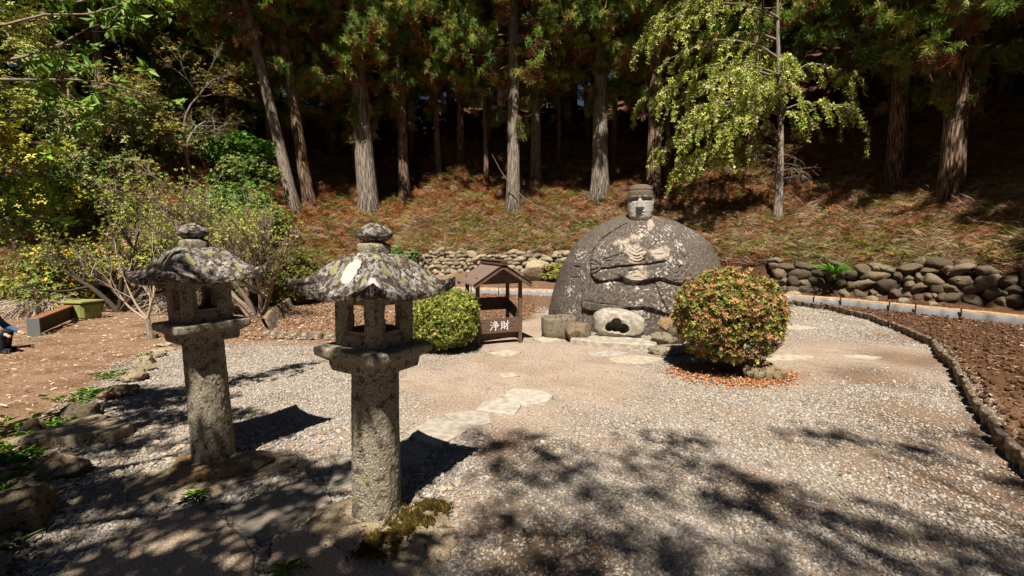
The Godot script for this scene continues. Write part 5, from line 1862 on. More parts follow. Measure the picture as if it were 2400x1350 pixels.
# a clipped bush: leaf rosettes on and under the skin of a rounded form, twigs within
func clipped_bush(called: String, label: String, at: Vector3, rad: Vector3, nleaf: int, lm: Mesh, cols: Array, sd: int, skirt: float, lsize: float, stem_h: float) -> Node3D:
	rng.seed = sd
	var t := thing(called, label, "bush", at, 0.0, "clipped round bushes")
	var xs: Array = []
	var cs := PackedColorArray()
	var ctr := Vector3(0, stem_h + rad.y, 0)
	for k in nleaf:
		var d := rdir()
		# fewer leaves underneath, where the form narrows to its stems
		if d.y < -0.25 and rng.randf() < skirt: continue
		var lump := 1.0 + 0.12 * noise.get_noise_3dv(d * 2.2 + Vector3(sd, 0, 0)) + 0.05 * noise2.get_noise_3dv(d * 6.0 + Vector3(sd, 3, 0))
		var depth := 1.0 - pow(rng.randf(), 2.2) * 0.30
		var shape := Vector3(signf(d.x) * pow(absf(d.x), 0.85), signf(d.y) * pow(absf(d.y), 0.8), signf(d.z) * pow(absf(d.z), 0.85))
		var p := ctr + shape * rad * lump * depth
		if rng.randf() < 0.06: p += d * rr(0.01, 0.09)
		var n := (d / rad).normalized()
		var f := (n + rv(1.0) + Vector3(0, 0.3, 0)).normalized()
		xs.append(Transform3D(aim(f).scaled(Vector3.ONE * lsize * rr(0.6, 1.4)), p))
		cs.append(pick(cols, 0.35))
	many("foliage", lm, M.leaves, xs, cs, t)
	var wood := MB.new()
	for k in 26:
		var d := rdir()
		d.y = absf(d.y) * 0.9 - 0.2
		var e := ctr + d * rad * 0.82
		var s := Vector3(rr(-0.08, 0.08) * rad.x, -0.05, rr(-0.08, 0.08) * rad.z)
		wood.tube([s, s.lerp(e, 0.4) + rv(0.06) * rad.x + Vector3(0, 0.08, 0), s.lerp(e, 0.75) + rv(0.05), e], [0.02, 0.015, 0.009, 0.004], 5, false)
	part("stems", wood.mesh(), M.dark_twig, t)
	return t

func build_bushes() -> void:
	rng.seed = 31
	var az := rosette("azalea", 6, 0.036, 0.014, 0.55)
	var big := rosette("azalea_big", 6, 0.062, 0.022, 0.6)
	clipped_bush("round_bush", "clipped round green azalea bush beside the wooden shelter", Vector3(-1.02, 0, -6.95), Vector3(0.5, 0.43, 0.48), 10500, az, [lc(0.17, 0.22, 0.03), lc(0.28, 0.31, 0.05), lc(0.1, 0.15, 0.022), lc(0.34, 0.34, 0.08), lc(0.2, 0.16, 0.05), lc(0.13, 0.19, 0.03)], 71, 0.3, 0.82, 0.06)
	clipped_bush("round_bush", "large round bush with orange and green leaves before the Buddha", Vector3(2.72, 0, -5.72), Vector3(0.6, 0.55, 0.56), 12500, big, [lc(0.15, 0.18, 0.03), lc(0.22, 0.24, 0.04), lc(0.09, 0.12, 0.02), lc(0.34, 0.17, 0.07), lc(0.38, 0.22, 0.11), lc(0.26, 0.12, 0.05), lc(0.3, 0.29, 0.06), lc(0.29, 0.16, 0.08), lc(0.12, 0.15, 0.025)], 72, 0.72, 0.62, 0.16)
	clipped_bush("round_bush", "dull green clipped bush behind the striped edging", Vector3(-6.15, 0, -12.3), Vector3(0.86, 0.72, 0.75), 7500, big, [lc(0.1, 0.11, 0.02), lc(0.16, 0.15, 0.03), lc(0.07, 0.085, 0.015), lc(0.2, 0.15, 0.04), lc(0.13, 0.14, 0.03)], 73, 0.25, 0.95, 0.05)

# ------------------------------------------------------------------ branching wood
# grows a branch and its forks into mb; tips collects [point, direction]
func grow(mb: MB, tips: Array, p: Vector3, d: Vector3, ln: float, r: float, depth: int, o: Dictionary) -> void:
	var pts: Array = [p]
	var rads: Array = [r]
	var q := p
	var dd := d
	var n: int = o.get("steps", 4)
	for k in n:
		dd = (dd + rv(o.wiggle) + Vector3(0, o.lift, 0) * (1.0 if depth > 0 else 0.6)).normalized()
		q += dd * (ln / n)
		pts.append(q)
		rads.append(lerpf(r, r * o.taper, (k + 1.0) / n))
	mb.tube(pts, rads, 6 if depth > 2 else (4 if depth > 0 else 3), false)
	if depth <= 0:
		tips.append([q, dd])
		return
	var forks: int = o.forks if depth > 1 else o.get("last_forks", o.forks)
	for k in forks:
		var at: float = 1.0 if k == 0 else rr(o.get("from", 0.4), 1.0)
		var i := clampi(int(at * n), 0, n)
		var bd: Vector3 = (dd + rdir() * (o.spread if k > 0 else o.spread * 0.45)).normalized()
		if o.has("flat"): bd = Vector3(bd.x, bd.y * o.flat, bd.z).normalized()
		grow(mb, tips, pts[i], bd, ln * rr(o.shrink * 0.8, o.shrink * 1.15), maxf(rads[i] * 0.68, o.get("rmin", 0.003)), depth - 1, o)
	if o.get("mid_tips", false): tips.append([pts[n - 1], dd])

func leafy(parent: Node, called: String, tips: Array, lm: Mesh, m: Material, cols: Array, per: int, scatter: float, size: float, face: Vector3, keep := 1.0) -> void:
	var xs: Array = []
	var cs := PackedColorArray()
	for tp in tips:
		for k in per:
			if rng.randf() > keep: continue
			var f: Vector3 = (tp[1] * 0.7 + face + rv(0.5)).normalized()
			xs.append(Transform3D(aim(f).scaled(Vector3.ONE * size * rr(0.7, 1.35)), tp[0] + rv(scatter)))
			cs.append(pick(cols, 0.25))
	many(called, lm, m, xs, cs, parent)

func build_shrubs() -> void:
	rng.seed = 51
	# the spreading azalea: low forking trunks, a broad flat crown of twigs tipped with young leaves
	var young := rosette("young", 5, 0.075, 0.024, 1.4)
	var yc := [lc(0.38, 0.44, 0.07), lc(0.31, 0.39, 0.06), lc(0.45, 0.46, 0.12), lc(0.25, 0.3, 0.06), lc(0.36, 0.26, 0.15)]
	var t := thing("spreading_azalea", "wide leggy shrub with young yellow-green leaves behind the farther lantern", "shrub", Vector3(-5.8, 0, -10.3))
	var wood := MB.new()
	var tips: Array = []
	var o := {"wiggle": 0.2, "lift": 0.06, "taper": 0.7, "forks": 3, "last_forks": 4, "spread": 0.85, "shrink": 0.68, "steps": 4, "from": 0.35, "rmin": 0.004}
	for s in [[Vector3(0.05, 0, 0.1), Vector3(-0.65, 1.0, 0.1), 1.25], [Vector3(0.1, 0, 0), Vector3(0.35, 1.0, 0.05), 1.2], [Vector3(-0.05, 0, 0), Vector3(-0.35, 1.0, -0.3), 1.35], [Vector3(0.15, 0, 0.05), Vector3(0.75, 0.8, 0.2), 1.1], [Vector3(-0.1, 0, 0.05), Vector3(-1.0, 0.85, 0.25), 1.4], [Vector3(-0.1, 0, 0.0), Vector3(-0.9, 1.1, -0.15), 1.5], [Vector3(0.0, 0, 0.0), Vector3(-0.1, 1.0, 0.3), 1.3]]:
		grow(wood, tips, s[0], s[1].normalized(), s[2], 0.055, 5, o)
	part("branches", wood.mesh(), M.pink_twig, t)
	tips = tips.filter(func(tp): return tp[0].y > 1.5 + 0.5 * noise.get_noise_2d(tp[0].x, tp[0].z))
	leafy(t, "foliage", tips, young, M.thin_leaves, yc, 3, 0.08, 0.66, Vector3(0, 0.8, 0), 0.42)
	# second leggy shrub left of it with dark stems
	t = thing("leggy_azalea", "dark-stemmed azalea with bright new leaves left of the farther lantern", "shrub", Vector3(-9.4, 0, -10.9))
	wood = MB.new()
	tips = []
	o = {"wiggle": 0.22, "lift": 0.04, "taper": 0.72, "forks": 3, "last_forks": 4, "spread": 0.8, "shrink": 0.68, "steps": 4, "from": 0.4, "rmin": 0.004}
	for s in [[Vector3(0, 0, 0), Vector3(0.15, 1, 0), 1.15], [Vector3(0, 0, 0), Vector3(-0.7, 0.75, 0.1), 1.1], [Vector3(0.05, 0, 0), Vector3(0.6, 0.9, 0.2), 1.2], [Vector3(0.05, 0, 0), Vector3(0.2, 1.0, -0.5), 1.3], [Vector3(0.05, 0, 0), Vector3(0.9, 1.0, -0.3), 1.5]]:
		grow(wood, tips, s[0], s[1].normalized(), s[2], 0.06, 5, o)
	part("branches", wood.mesh(), M.dark_twig, t)
	leafy(t, "foliage", tips, young, M.thin_leaves, yc, 3, 0.09, 0.72, Vector3(0, 0.8, 0), 0.5)
	# small bare tree
	t = thing("bare_sapling", "small leafless tree with pale twigs left of the farther lantern", "tree", Vector3(-6.2, 0, -7.8))
	wood = MB.new()
	tips = []
	o = {"wiggle": 0.16, "lift": 0.12, "taper": 0.6, "forks": 2, "last_forks": 2, "spread": 0.8, "shrink": 0.75, "steps": 5, "from": 0.5, "rmin": 0.004}
	for s in [[Vector3(-0.45, 1, 0.1), 0.55], [Vector3(0.1, 1, 0), 0.6], [Vector3(-0.9, 0.7, 0.2), 0.6], [Vector3(0.3, 1, 0.2), 0.4]]:
		grow(wood, tips, Vector3(-0.03, 0.32, 0), s[0].normalized(), s[1], 0.022, 3, o)
	part("branches", wood.mesh(), M.pale_twig, t)
	wood = MB.new()
	wood.tube([Vector3(0.03, -0.1, 0), Vector3(0, 0.1, 0), Vector3(-0.02, 0.22, 0.01), Vector3(-0.03, 0.36, 0)], [0.075, 0.048, 0.04, 0.034], 10, true, 1.0)
	part("trunk", wood.mesh(), M.grey_bark, t)
	# bright mound behind the azalea
	rng.seed = 61
	var sm := rosette("small", 5, 0.05, 0.026, 0.5)
	var defs := [
		["green_mound", "bright yellow-green leafy mound behind the farther lantern's roof", Vector3(-7.4, 0, -12.8), Vector3(1.7, 0.95, 0.9), 5200, [lc(0.36, 0.42, 0.05), lc(0.28, 0.36, 0.05), lc(0.45, 0.46, 0.08), lc(0.2, 0.28, 0.04)], 81, 1.3],
		["kerria_shrub", "yellow-flowered shrub at the left edge above the green box", Vector3(-11.4, 0.1, -11.2), Vector3(1.2, 0.95, 0.8), 3000, [lc(0.16, 0.22, 0.03), lc(0.11, 0.17, 0.025), lc(0.22, 0.25, 0.05), lc(0.3, 0.2, 0.1)], 82, 1.4],
		["kerria_shrub", "yellow-flowered tangle left of the dark-stemmed azalea", Vector3(-10.2, 0.4, -12.3), Vector3(1.4, 1.0, 0.8), 3000, [lc(0.18, 0.2, 0.04), lc(0.13, 0.17, 0.03), lc(0.3, 0.2, 0.11), lc(0.22, 0.15, 0.08)], 83, 1.3],
		["hillside_shrub", "dark green shrub on the bank above the kerria", Vector3(-13.2, 2.2, -14.6), Vector3(2.2, 1.4, 1.2), 4200, [lc(0.1, 0.16, 0.03), lc(0.07, 0.11, 0.02), lc(0.15, 0.18, 0.04), lc(0.2, 0.15, 0.08)], 84, 1.7],
		["hillside_shrub", "brownish tangled shrub on the bank at the far left", Vector3(-16.2, 1.8, -13.6), Vector3(2.4, 1.6, 1.2), 4200, [lc(0.14, 0.15, 0.04), lc(0.22, 0.15, 0.08), lc(0.1, 0.12, 0.03)], 85, 1.7],
		["hillside_shrub", "green shrub between the azalea's crown and the leaning trunks", Vector3(-9.8, 2.0, -16.6), Vector3(1.8, 1.2, 1.1), 4000, [lc(0.07, 0.14, 0.02), lc(0.05, 0.1, 0.018), lc(0.12, 0.2, 0.03)], 86, 1.7],
		["hillside_shrub", "bright green shrub in sun left of the pale leaning trunk", Vector3(-12.0, 5.2, -21.0), Vector3(1.6, 1.0, 1.0), 3200, [lc(0.1, 0.24, 0.03), lc(0.07, 0.17, 0.025), lc(0.14, 0.3, 0.04)], 87, 1.8],
		["hillside_shrub", "dark olive shrub on the slope under the slender yellow tree", Vector3(-14.4, gy(-14.4, -18.8) + 0.2, -18.8), Vector3(2.4, 1.5, 1.2), 4200, [lc(0.1, 0.14, 0.03), lc(0.07, 0.1, 0.02), lc(0.16, 0.15, 0.05)], 92, 1.9],
		["hillside_shrub", "deep green shrub beneath the leftmost leaning trunk", Vector3(-17.6, gy(-17.6, -22.6) + 0.2, -22.6), Vector3(2.6, 1.6, 1.2), 4200, [lc(0.07, 0.13, 0.03), lc(0.05, 0.09, 0.02), lc(0.12, 0.15, 0.04)], 93, 2.2],
		["hillside_shrub", "dim green shrub left of the pale leaning trunk's base", Vector3(-11.2, gy(-11.2, -19.2) + 0.1, -19.2), Vector3(1.4, 1.0, 0.9), 2600, [lc(0.08, 0.13, 0.02), lc(0.05, 0.09, 0.02), lc(0.15, 0.18, 0.03)], 94, 1.7],
		["low_evergreen", "low green shrub at the foot of the bank behind the nearer lantern", Vector3(-4.6, 0.9, -18.4), Vector3(0.9, 0.4, 0.5), 1600, [lc(0.06, 0.14, 0.02), lc(0.1, 0.18, 0.03), lc(0.04, 0.08, 0.015)], 88, 1.4],
		["low_evergreen", "yellowish low shrub beside the pale boulder", Vector3(1.7, 0.35, -17.7), Vector3(0.55, 0.35, 0.4), 900, [lc(0.22, 0.22, 0.04), lc(0.28, 0.2, 0.06), lc(0.15, 0.18, 0.03)], 89, 1.3],
		["kerria_shrub", "yellow-flowered shrub on the hilltop between the trunks", Vector3(2.6, gy(2.6, -37.0) + 0.2, -37.0), Vector3(2.6, 1.2, 1.0), 1800, [lc(0.1, 0.14, 0.02), lc(0.5, 0.33, 0.02), lc(0.14, 0.16, 0.03)], 90, 3.0],
		["hedge", "dark hedge along the hilltop behind the trunks", Vector3(-6.0, gy(-6.0, -38.0), -39.5), Vector3(9.0, 1.4, 1.2), 5200, [lc(0.05, 0.08, 0.02), lc(0.07, 0.1, 0.02), lc(0.12, 0.07, 0.04)], 91, 3.0],
	]
	for d in defs: loose_shrub(d[0], d[1], d[2], d[3], d[4], sm, d[5], d[6], d[7], d[0] == "kerria_shrub")
	# a hanging mat of dry brown stems over the bank
	dry_mat("bramble_mat", "pale brown mat of dry stems hanging left of the farther lantern", Vector3(-9.6, 0.7, -13.0), Vector3(1.3, 1.6, 0.7), 2600, 95)
	dry_mat("bramble_mat", "pile of dry straw stems at the left edge behind the plank", Vector3(-11.0, 0.1, -10.6), Vector3(0.8, 0.35, 0.5), 800, 96)
	dry_mat("bramble_mat", "dry brown stems under the dark-stemmed azalea", Vector3(-8.3, 0.1, -11.6), Vector3(1.3, 0.5, 0.7), 1400, 97)
	# bright grass clump on the right wall
	var g := MB.new()
	rng.seed = 99
	for k in 220:
		var a := rr(0, TAU)
		var d := Vector3(cos(a) * rr(0.1, 0.6), 1.0, sin(a) * rr(0.1, 0.6)).normalized()
		var ln := rr(0.4, 0.75)
		g.blade(Vector3(cos(a), 0, sin(a)) * rr(0, 0.12), d, d.cross(rdir()).normalized(), ln, 0.022, Vector3(cos(a) * ln * 0.5, -ln * rr(0.3, 0.8), sin(a) * ln * 0.5))
	var gm := mat("grass_green", lc(0.09, 0.22, 0.02), 0.5)
	gm.backlight_enabled = true
	gm.backlight = Color(0.2, 0.35, 0.05)
	solo("grass_clump", g.mesh(), gm, "bright green grass clump at the left end of the right stone wall", "grass clump", Vector3(9.75, 0.72, -13.95))

func loose_shrub(called: String, label: String, at: Vector3, rad: Vector3, n: int, lm: Mesh, cols: Array, sd: int, lsize: float, flowers: bool) -> void:
	rng.seed = sd
	var t := thing(called, label, "hedge" if called == "hedge" else "shrub", Vector3(at.x, gy(at.x, at.z), at.z))
	var up := at.y - gy(at.x, at.z)
	var xs: Array = []
	var cs := PackedColorArray()
	var fx: Array = []
	var fc := PackedColorArray()
	# clumps within the form, leaves round each
	var clumps: Array = []
	for k in 26:
		var d := rdir()
		clumps.append(Vector3(0, up + rad.y * 0.55, 0) + d * rad * rr(0.35, 0.95))
	var wood := MB.new()
	for c in clumps:
		if c.y < 0.1: c.y = rr(0.1, 0.4)
		var s := Vector3(c.x * 0.4, minf(up, 0.0) - 0.1, c.z * 0.4)
		wood.tube([s, s.lerp(c, 0.5) + rv(0.15), c], [0.02, 0.014, 0.006], 4, false)
	for k in n:
		var c: Vector3 = clumps[rng.randi() % clumps.size()]
		var d := rdir() * pow(rng.randf(), 0.45)
		var p: Vector3 = c + d * (rad * 0.42)
		var f := (d + Vector3(0, 0.7, 0.3) + rv(0.6)).normalized()
		xs.append(Transform3D(aim(f).scaled(Vector3.ONE * lsize * rr(0.7, 1.4)), p))
		cs.append(pick(cols, 0.3))
		if flowers and k % 16 == 0 and noise.get_noise_3dv(p * 1.2) > -0.1:
			for q in 3:
				fx.append(Transform3D(aim((d + Vector3(0, 0.5, 0.8)).normalized()).scaled(Vector3.ONE * lsize * rr(0.5, 0.8)), p + d * 0.12 + rv(0.08)))
				fc.append(pick([lc(0.75, 0.5, 0.02), lc(0.85, 0.6, 0.04), lc(0.7, 0.42, 0.01)], 0.15))
	part("stems", wood.mesh(), M.twig, t)
	many("foliage", lm, M.leaves, xs, cs, t)
	if fx.size(): many("blossom", rosette("flower", 5, 0.045, 0.04, 0.3), M.thin_leaves, fx, fc, t)

func dry_mat(called: String, label: String, at: Vector3, rad: Vector3, n: int, sd: int) -> void:
	rng.seed = sd
	var t := thing(called, label, "shrub", Vector3(at.x, gy(at.x, at.z), at.z))
	var up := at.y - gy(at.x, at.z)
	var mb := MB.new()
	for k in n:
		var d := rdir()
		d.y = absf(d.y)
		var p := Vector3(0, up, 0) + d * rad * rr(0.7, 1.0)
		var dir := (Vector3(d.x, -0.4, d.z) + rv(0.7)).normalized()
		mb.blade(p, dir, dir.cross(rdir()).normalized(), rr(0.25, 0.6), 0.012, Vector3(rr(-0.1, 0.1), -rr(0.05, 0.2), rr(-0.05, 0.1)))
	part("stems", mb.mesh(), M.pale_twig, t)

# ------------------------------------------------------------------ weeping cherry
func build_cherry() -> void:
	rng.seed = 121
	var x := 9.85
	var z := -17.38
	var t := thing("cherry_tree", "weeping cherry in young leaf and fading blossom on the bank", "tree", Vector3(x, gy(x, z), z), 0.0)
	var wood := MB.new()
	var tr: Array = []
	var rads: Array = []
	for k in 15:
		var u := k / 14.0
		tr.append(Vector3(0.10 * sin(u * 5.0) - 0.25 * u, 9.5 * u - 0.3, 0.08 * cos(u * 4.0)))
		rads.append(lerpf(0.16, 0.035, pow(u, 0.8)) * (1.0 + 0.5 * exp(-u * 18.0)))
	var tm := MB.new()
	tm.tube(tr, rads, 12, true, 0.5)
	part("trunk", tm.mesh(), M.grey_bark, t)
	var hang: Array = []
	# limbs arch out and up, then long shoots droop from them; more and longer toward the left
	for k in 38:
		var u := rr(0.3, 0.99)
		var p: Vector3 = tr[int(u * 14)]
		var left := k % 5 < 3
		if left: u = rr(0.34, 0.9)
		var a := PI + (rr(-0.75, 0.75) if left else rr(-PI, PI))
		var out := Vector3(cos(a), 0, -sin(a) * 0.75)
		var L := rr(3.4, 6.6) * (1.0 - 0.25 * u) if left else rr(1.6, 3.4)
		var pts: Array = []
		for i in 9:
			var s := i / 8.0
			pts.append(p + out * (L * s) + Vector3(0, L * (0.56 * s - 0.72 * s * s), 0) + rv(0.07))
		var rr_: Array = []
		for i in 9: rr_.append(lerpf(0.045, 0.009, i / 8.0))
		wood.tube(pts, rr_, 5, false)
		for j in int(6 + L * 3.0):
			var s := rr(0.2, 1.0)
			var q: Vector3 = pts[int(s * 8)]
			hang.append([q, (out + rv(0.8)).normalized(), rr(0.45, 1.7) * (0.6 + 0.5 * s)])
	var lx: Array = []
	var lcs := PackedColorArray()
	var bx: Array = []
	var bc := PackedColorArray()
	for h in hang:
		var q: Vector3 = h[0]
		var d: Vector3 = h[1]
		var v := Vector3(d.x * 0.8, 0.15, d.z * 0.8)
		var n := int(5 + h[2] * 6)
		var st: float = h[2] / n
		var pts: Array = [q]
		for i in n:
			v = (v + Vector3(rr(-0.1, 0.1), -0.26, rr(-0.1, 0.1))).normalized()
			q += v * st
			pts.append(q)
			for c in 2:
				if rng.randf() < 0.82:
					lx.append(Transform3D(aim((v * -0.2 + rv(0.9) + Vector3(0, 0.3, 0.4)).normalized()).scaled(Vector3.ONE * rr(0.7, 1.3)), q + rv(0.05)))
					lcs.append(pick([lc(0.36, 0.43, 0.06), lc(0.29, 0.37, 0.05), lc(0.46, 0.49, 0.11), lc(0.2, 0.27, 0.04)], 0.25))
			if rng.randf() < 0.75 and noise.get_noise_3dv(q * 0.7) > -0.25:
				bx.append(Transform3D(aim((rv(1.0) + Vector3(0, -0.2, 0.5)).normalized()).scaled(Vector3.ONE * rr(0.7, 1.2)), q + rv(0.06)))
				bc.append(pick([lc(0.62, 0.45, 0.44), lc(0.5, 0.36, 0.33), lc(0.72, 0.6, 0.58), lc(0.4, 0.26, 0.2)], 0.15))
		var ra: Array = []
		for i in pts.size(): ra.append(lerpf(0.009, 0.003, float(i) / pts.size()))
		wood.tube(pts, ra, 3, false)
	# bare tangle low on the trunk
	var o := {"wiggle": 0.3, "lift": -0.07, "taper": 0.6, "forks": 3, "last_forks": 2, "spread": 1.0, "shrink": 0.7, "steps": 5, "from": 0.3, "rmin": 0.004}
	var tips: Array = []
	for k in 9:
		var a := rr(0, TAU)
		grow(wood, tips, tr[3] + Vector3(0, rr(-0.9, 1.4), 0), Vector3(cos(a), 0.5, sin(a)).normalized(), rr(0.6, 1.0), 0.018, 3, o)
	part("branches", wood.mesh(), M.twig, t)
	many("foliage", rosette("cherry_leaf", 4, 0.1, 0.042, 0.1), M.thin_leaves, lx, lcs, t)
	many("blossom", rosette("cherry_flower", 6, 0.045, 0.042, 0.4), M.thin_leaves, bx, bc, t)

# ------------------------------------------------------------------ trees close to the viewer
# Their crowns shade the foreground; some boughs of the left one hang into view.
const SHADE_R := [[0.05, -3.1], [0.5, -2.85], [0.3, -3.35], [1.6, -2.95], [1.25, -2.75], [1.9, -2.62], [1.05, -3.2], [3.15, -3.5], [2.75, -3.75], [3.5, -2.9], [2.4, -2.5], [1.9, -2.3], [2.5, -2.1], [0.45, -2.4], [0.2, -2.15], [1.25, -2.1], [0.0, -2.55], [-0.25, -2.15], [2.9, -2.3], [1.3, -3.6], [0.8, -2.2], [3.9, -3.6], [-0.1, -3.6], [3.1, -1.9], [1.6, -1.9]]
const SHADE_L := [[-3.7, -4.5], [-3.3, -4.7], [-3.35, -4.15], [-2.8, -4.2], [-3.6, -3.7], [-3.1, -3.55], [-3.6, -3.2], [-2.5, -2.7], [-2.9, -2.4], [-1.9, -2.55], [-1.75, -2.2], [-2.3, -2.15], [-2.75, -2.9], [-1.2, -2.35], [-1.4, -2.75], [-2.2, -3.0], [-1.1, -2.0], [-1.6, -1.85], [-0.75, -2.2], [-2.1, -1.8], [-4.0, -4.9], [-2.3, -3.75], [-1.35, -3.1], [-1.9, -3.2], [-0.7, -1.9], [-3.2, -3.0], [-0.76, -2.93, 0.42], [-2.2, -3.68, 0.45], [-2.36, -3.45, 0.4]]

func shade_tree(label: String, at: Vector3, targets: Array, h0: float, h1: float, sd: int, per: int, rad: float) -> Node3D:
	rng.seed = sd
	var t := thing("shade_tree", label, "tree", at)
	var tm := MB.new()
	var top := Vector3(0.1, h0 - 1.0, -0.3)
	tm.tube([Vector3(0, -0.2, 0), Vector3(0.02, 0.3, 0), Vector3(0.06, 1.6, -0.1), Vector3(0.05, 2.6, -0.2), top], [0.26, 0.2, 0.17, 0.15, 0.12], 14, true, 0.5)
	part("trunk", tm.mesh(), M.grey_bark, t)
	var wood := MB.new()
	var xs: Array = []
	var cs := PackedColorArray()
	for g in targets:
		var h := rr(h0, h1)
		var wide: float = g[2] if g.size() > 2 else 1.0
		# up the sun's ray from the ground
		var c := Vector3(g[0] - 0.05 / 0.86 * h, h, g[1] + 0.51 / 0.86 * h) - at
		var m := top.lerp(c, 0.5) + Vector3(0, 0.35, 0) + rv(0.25)
		wood.tube([top, top.lerp(m, 0.5) + rv(0.1), m, m.lerp(c, 0.6) + rv(0.1), c], [0.05, 0.04, 0.03, 0.02, 0.008], 5, false)
		for k in int(per * wide):
			var d := rdir() * pow(rng.randf(), 0.6)
			var p := c + Vector3(d.x * rad * 1.5, d.y * rad * 0.5, d.z * rad * 0.8) * wide
			xs.append(Transform3D(aim((Vector3.UP + rv(0.8)).normalized()).scaled(Vector3.ONE * rr(0.7, 1.3)), p))
			cs.append(pick([lc(0.08, 0.15, 0.02), lc(0.12, 0.19, 0.03), lc(0.06, 0.11, 0.015)]))
		for k in 5:
			var d := rdir() * rad * 1.2
			wood.tube([c - Vector3(d.x, 0, d.z) * 0.2, c + Vector3(d.x, d.y * 0.4, d.z)], [0.007, 0.003], 3, false)
	part("branches", wood.mesh(), M.twig, t)
	many("crown", rosette("broad_leaf", 4, 0.10, 0.045, 0.25), M.leaves, xs, cs, t)
	return t

func build_near_trees() -> void:
	rng.seed = 5
	shade_tree("leafy tree behind the viewer that dapples the gravel on the right", Vector3(3.2, 0, 6.6), SHADE_R, 8.0, 10.5, 141, 32, 0.38)
	var t := shade_tree("leafy tree at the left whose boughs hang into the upper left corner", Vector3(-5.4, 0, 1.2), SHADE_L, 4.4, 6.2, 142, 70, 0.30)
	# boughs that reach into the upper left of the view
	rng.seed = 143
	var wood := MB.new()
	var xs: Array = []
	var cs := PackedColorArray()
	var at := t.position
	for b in [[Vector3(-4.1, 2.85, -2.9), Vector3(-3.0, 3.45, -3.8)], [Vector3(-4.2, 2.75, -3.0), Vector3(-2.95, 2.85, -3.85)], [Vector3(-4.1, 2.6, -3.1), Vector3(-3.1, 3.4, -3.9)], [Vector3(-4.3, 2.4, -3.2), Vector3(-3.4, 2.62, -3.85)], [Vector3(-4.4, 2.05, -3.3), Vector3(-3.6, 2.15, -3.7)], [Vector3(-4.5, 1.75, -3.4), Vector3(-3.65, 1.83, -3.75)], [Vector3(-4.2, 3.1, -2.9), Vector3(-2.9, 3.6, -4.0)]]:
		var a: Vector3 = b[0] - at
		var e: Vector3 = b[1] - at
		var root := Vector3(0.1, 3.4, -0.3)
		var pts: Array = [root, root.lerp(a, 0.6) + Vector3(0, 0.2, 0), a]
		for k in 6: pts.append(a.lerp(e, (k + 1) / 6.0) + rv(0.05))
		wood.tube(pts, [0.05, 0.03, 0.016, 0.014, 0.012, 0.01, 0.008, 0.006, 0.004], 6, false)
		for k in 18:
			var s := rr(0.0, 1.05)
			var p: Vector3 = a.lerp(e, s)
			var side := ((e - a).normalized() * 0.5 + rv(0.8)).normalized()
			var q := p + side * rr(0.1, 0.32)
			wood.tube([p, q], [0.004, 0.002], 3, false)
			for j in 4:
				xs.append(Transform3D(aim((side + rv(0.6) + Vector3(0, -0.3, 0)).normalized()).scaled(Vector3.ONE * rr(0.7, 1.15)), p.lerp(q, rr(0.4, 1.0)) + rv(0.03)))
				cs.append(pick([lc(0.1, 0.2, 0.02), lc(0.16, 0.27, 0.03), lc(0.07, 0.14, 0.015)]))
	part("bough", wood.mesh(), M.twig, t)
	many("bough_leaves", rosette("bough_leaf", 3, 0.09, 0.036, 0.5), M.thin_leaves, xs, cs, t)
	# young broadleaf trees on the bank at the left, pale yellow leaf
	rng.seed = 150
	var D := [
		["young_tree", "slender tree with sparse yellow leaves left of the leaning trunks", Vector3(-12.6, 0, -18.6), 4.4, 0.07, [lc(0.36, 0.27, 0.04), lc(0.3, 0.27, 0.05), lc(0.25, 0.2, 0.04)], 0.7, 5],
		["young_tree", "fine-twigged yellowish tree at the far left of the bank", Vector3(-17.0, 0, -17.5), 4.6, 0.08, [lc(0.27, 0.29, 0.06), lc(0.19, 0.23, 0.05), lc(0.35, 0.31, 0.09)], 1.4, 5],
		["young_tree", "green maple with layered sprays at the left edge", Vector3(-13.4, 0, -12.6), 2.7, 0.06, [lc(0.34, 0.35, 0.04), lc(0.24, 0.28, 0.03), lc(0.42, 0.39, 0.06)], 1.3, 5],
		["young_tree", "feathery olive tree behind the leftmost leaning trunk", Vector3(-20.0, 0, -21.0), 5.2, 0.09, [lc(0.21, 0.24, 0.06), lc(0.15, 0.19, 0.05), lc(0.27, 0.26, 0.08)], 1.6, 5],
		["young_tree", "olive feathery tree above the brownish tangled shrub", Vector3(-14.6, 0, -15.6), 4.2, 0.08, [lc(0.2, 0.24, 0.05), lc(0.14, 0.18, 0.04), lc(0.26, 0.25, 0.07)], 1.5, 5],
	]
	for d in D:
		var p: Vector3 = d[2]
		p.y = gy(p.x, p.z)
		var tt := thing(d[0], d[1], "tree", p)
		var wd := MB.new()
		var tips: Array = []
		var o := {"wiggle": 0.16, "lift": 0.05, "taper": 0.72, "forks": 4, "last_forks": 4, "spread": 0.95, "shrink": 0.62, "steps": 4, "from": 0.25, "rmin": 0.004, "flat": 0.75, "mid_tips": true}
		var lean := Vector3(rr(-0.2, 0.3), 1.0, rr(0.0, 0.3)).normalized()
		grow(wd, tips, Vector3(0, -0.1, 0), lean, d[3] * 0.62, d[4], d[7], o)
		part("trunk", wd.mesh(), M.grey_bark, tt)
		leafy(tt, "crown", tips, rosette("fine_leaf", 4, 0.09, 0.045, 0.2), M.thin_leaves, d[5], 2, 0.12, d[6], Vector3(0, 0.9, 0.2), 0.75)
	# a hinoki screen at the far left: drooping dull-green sprays
	rng.seed = 160
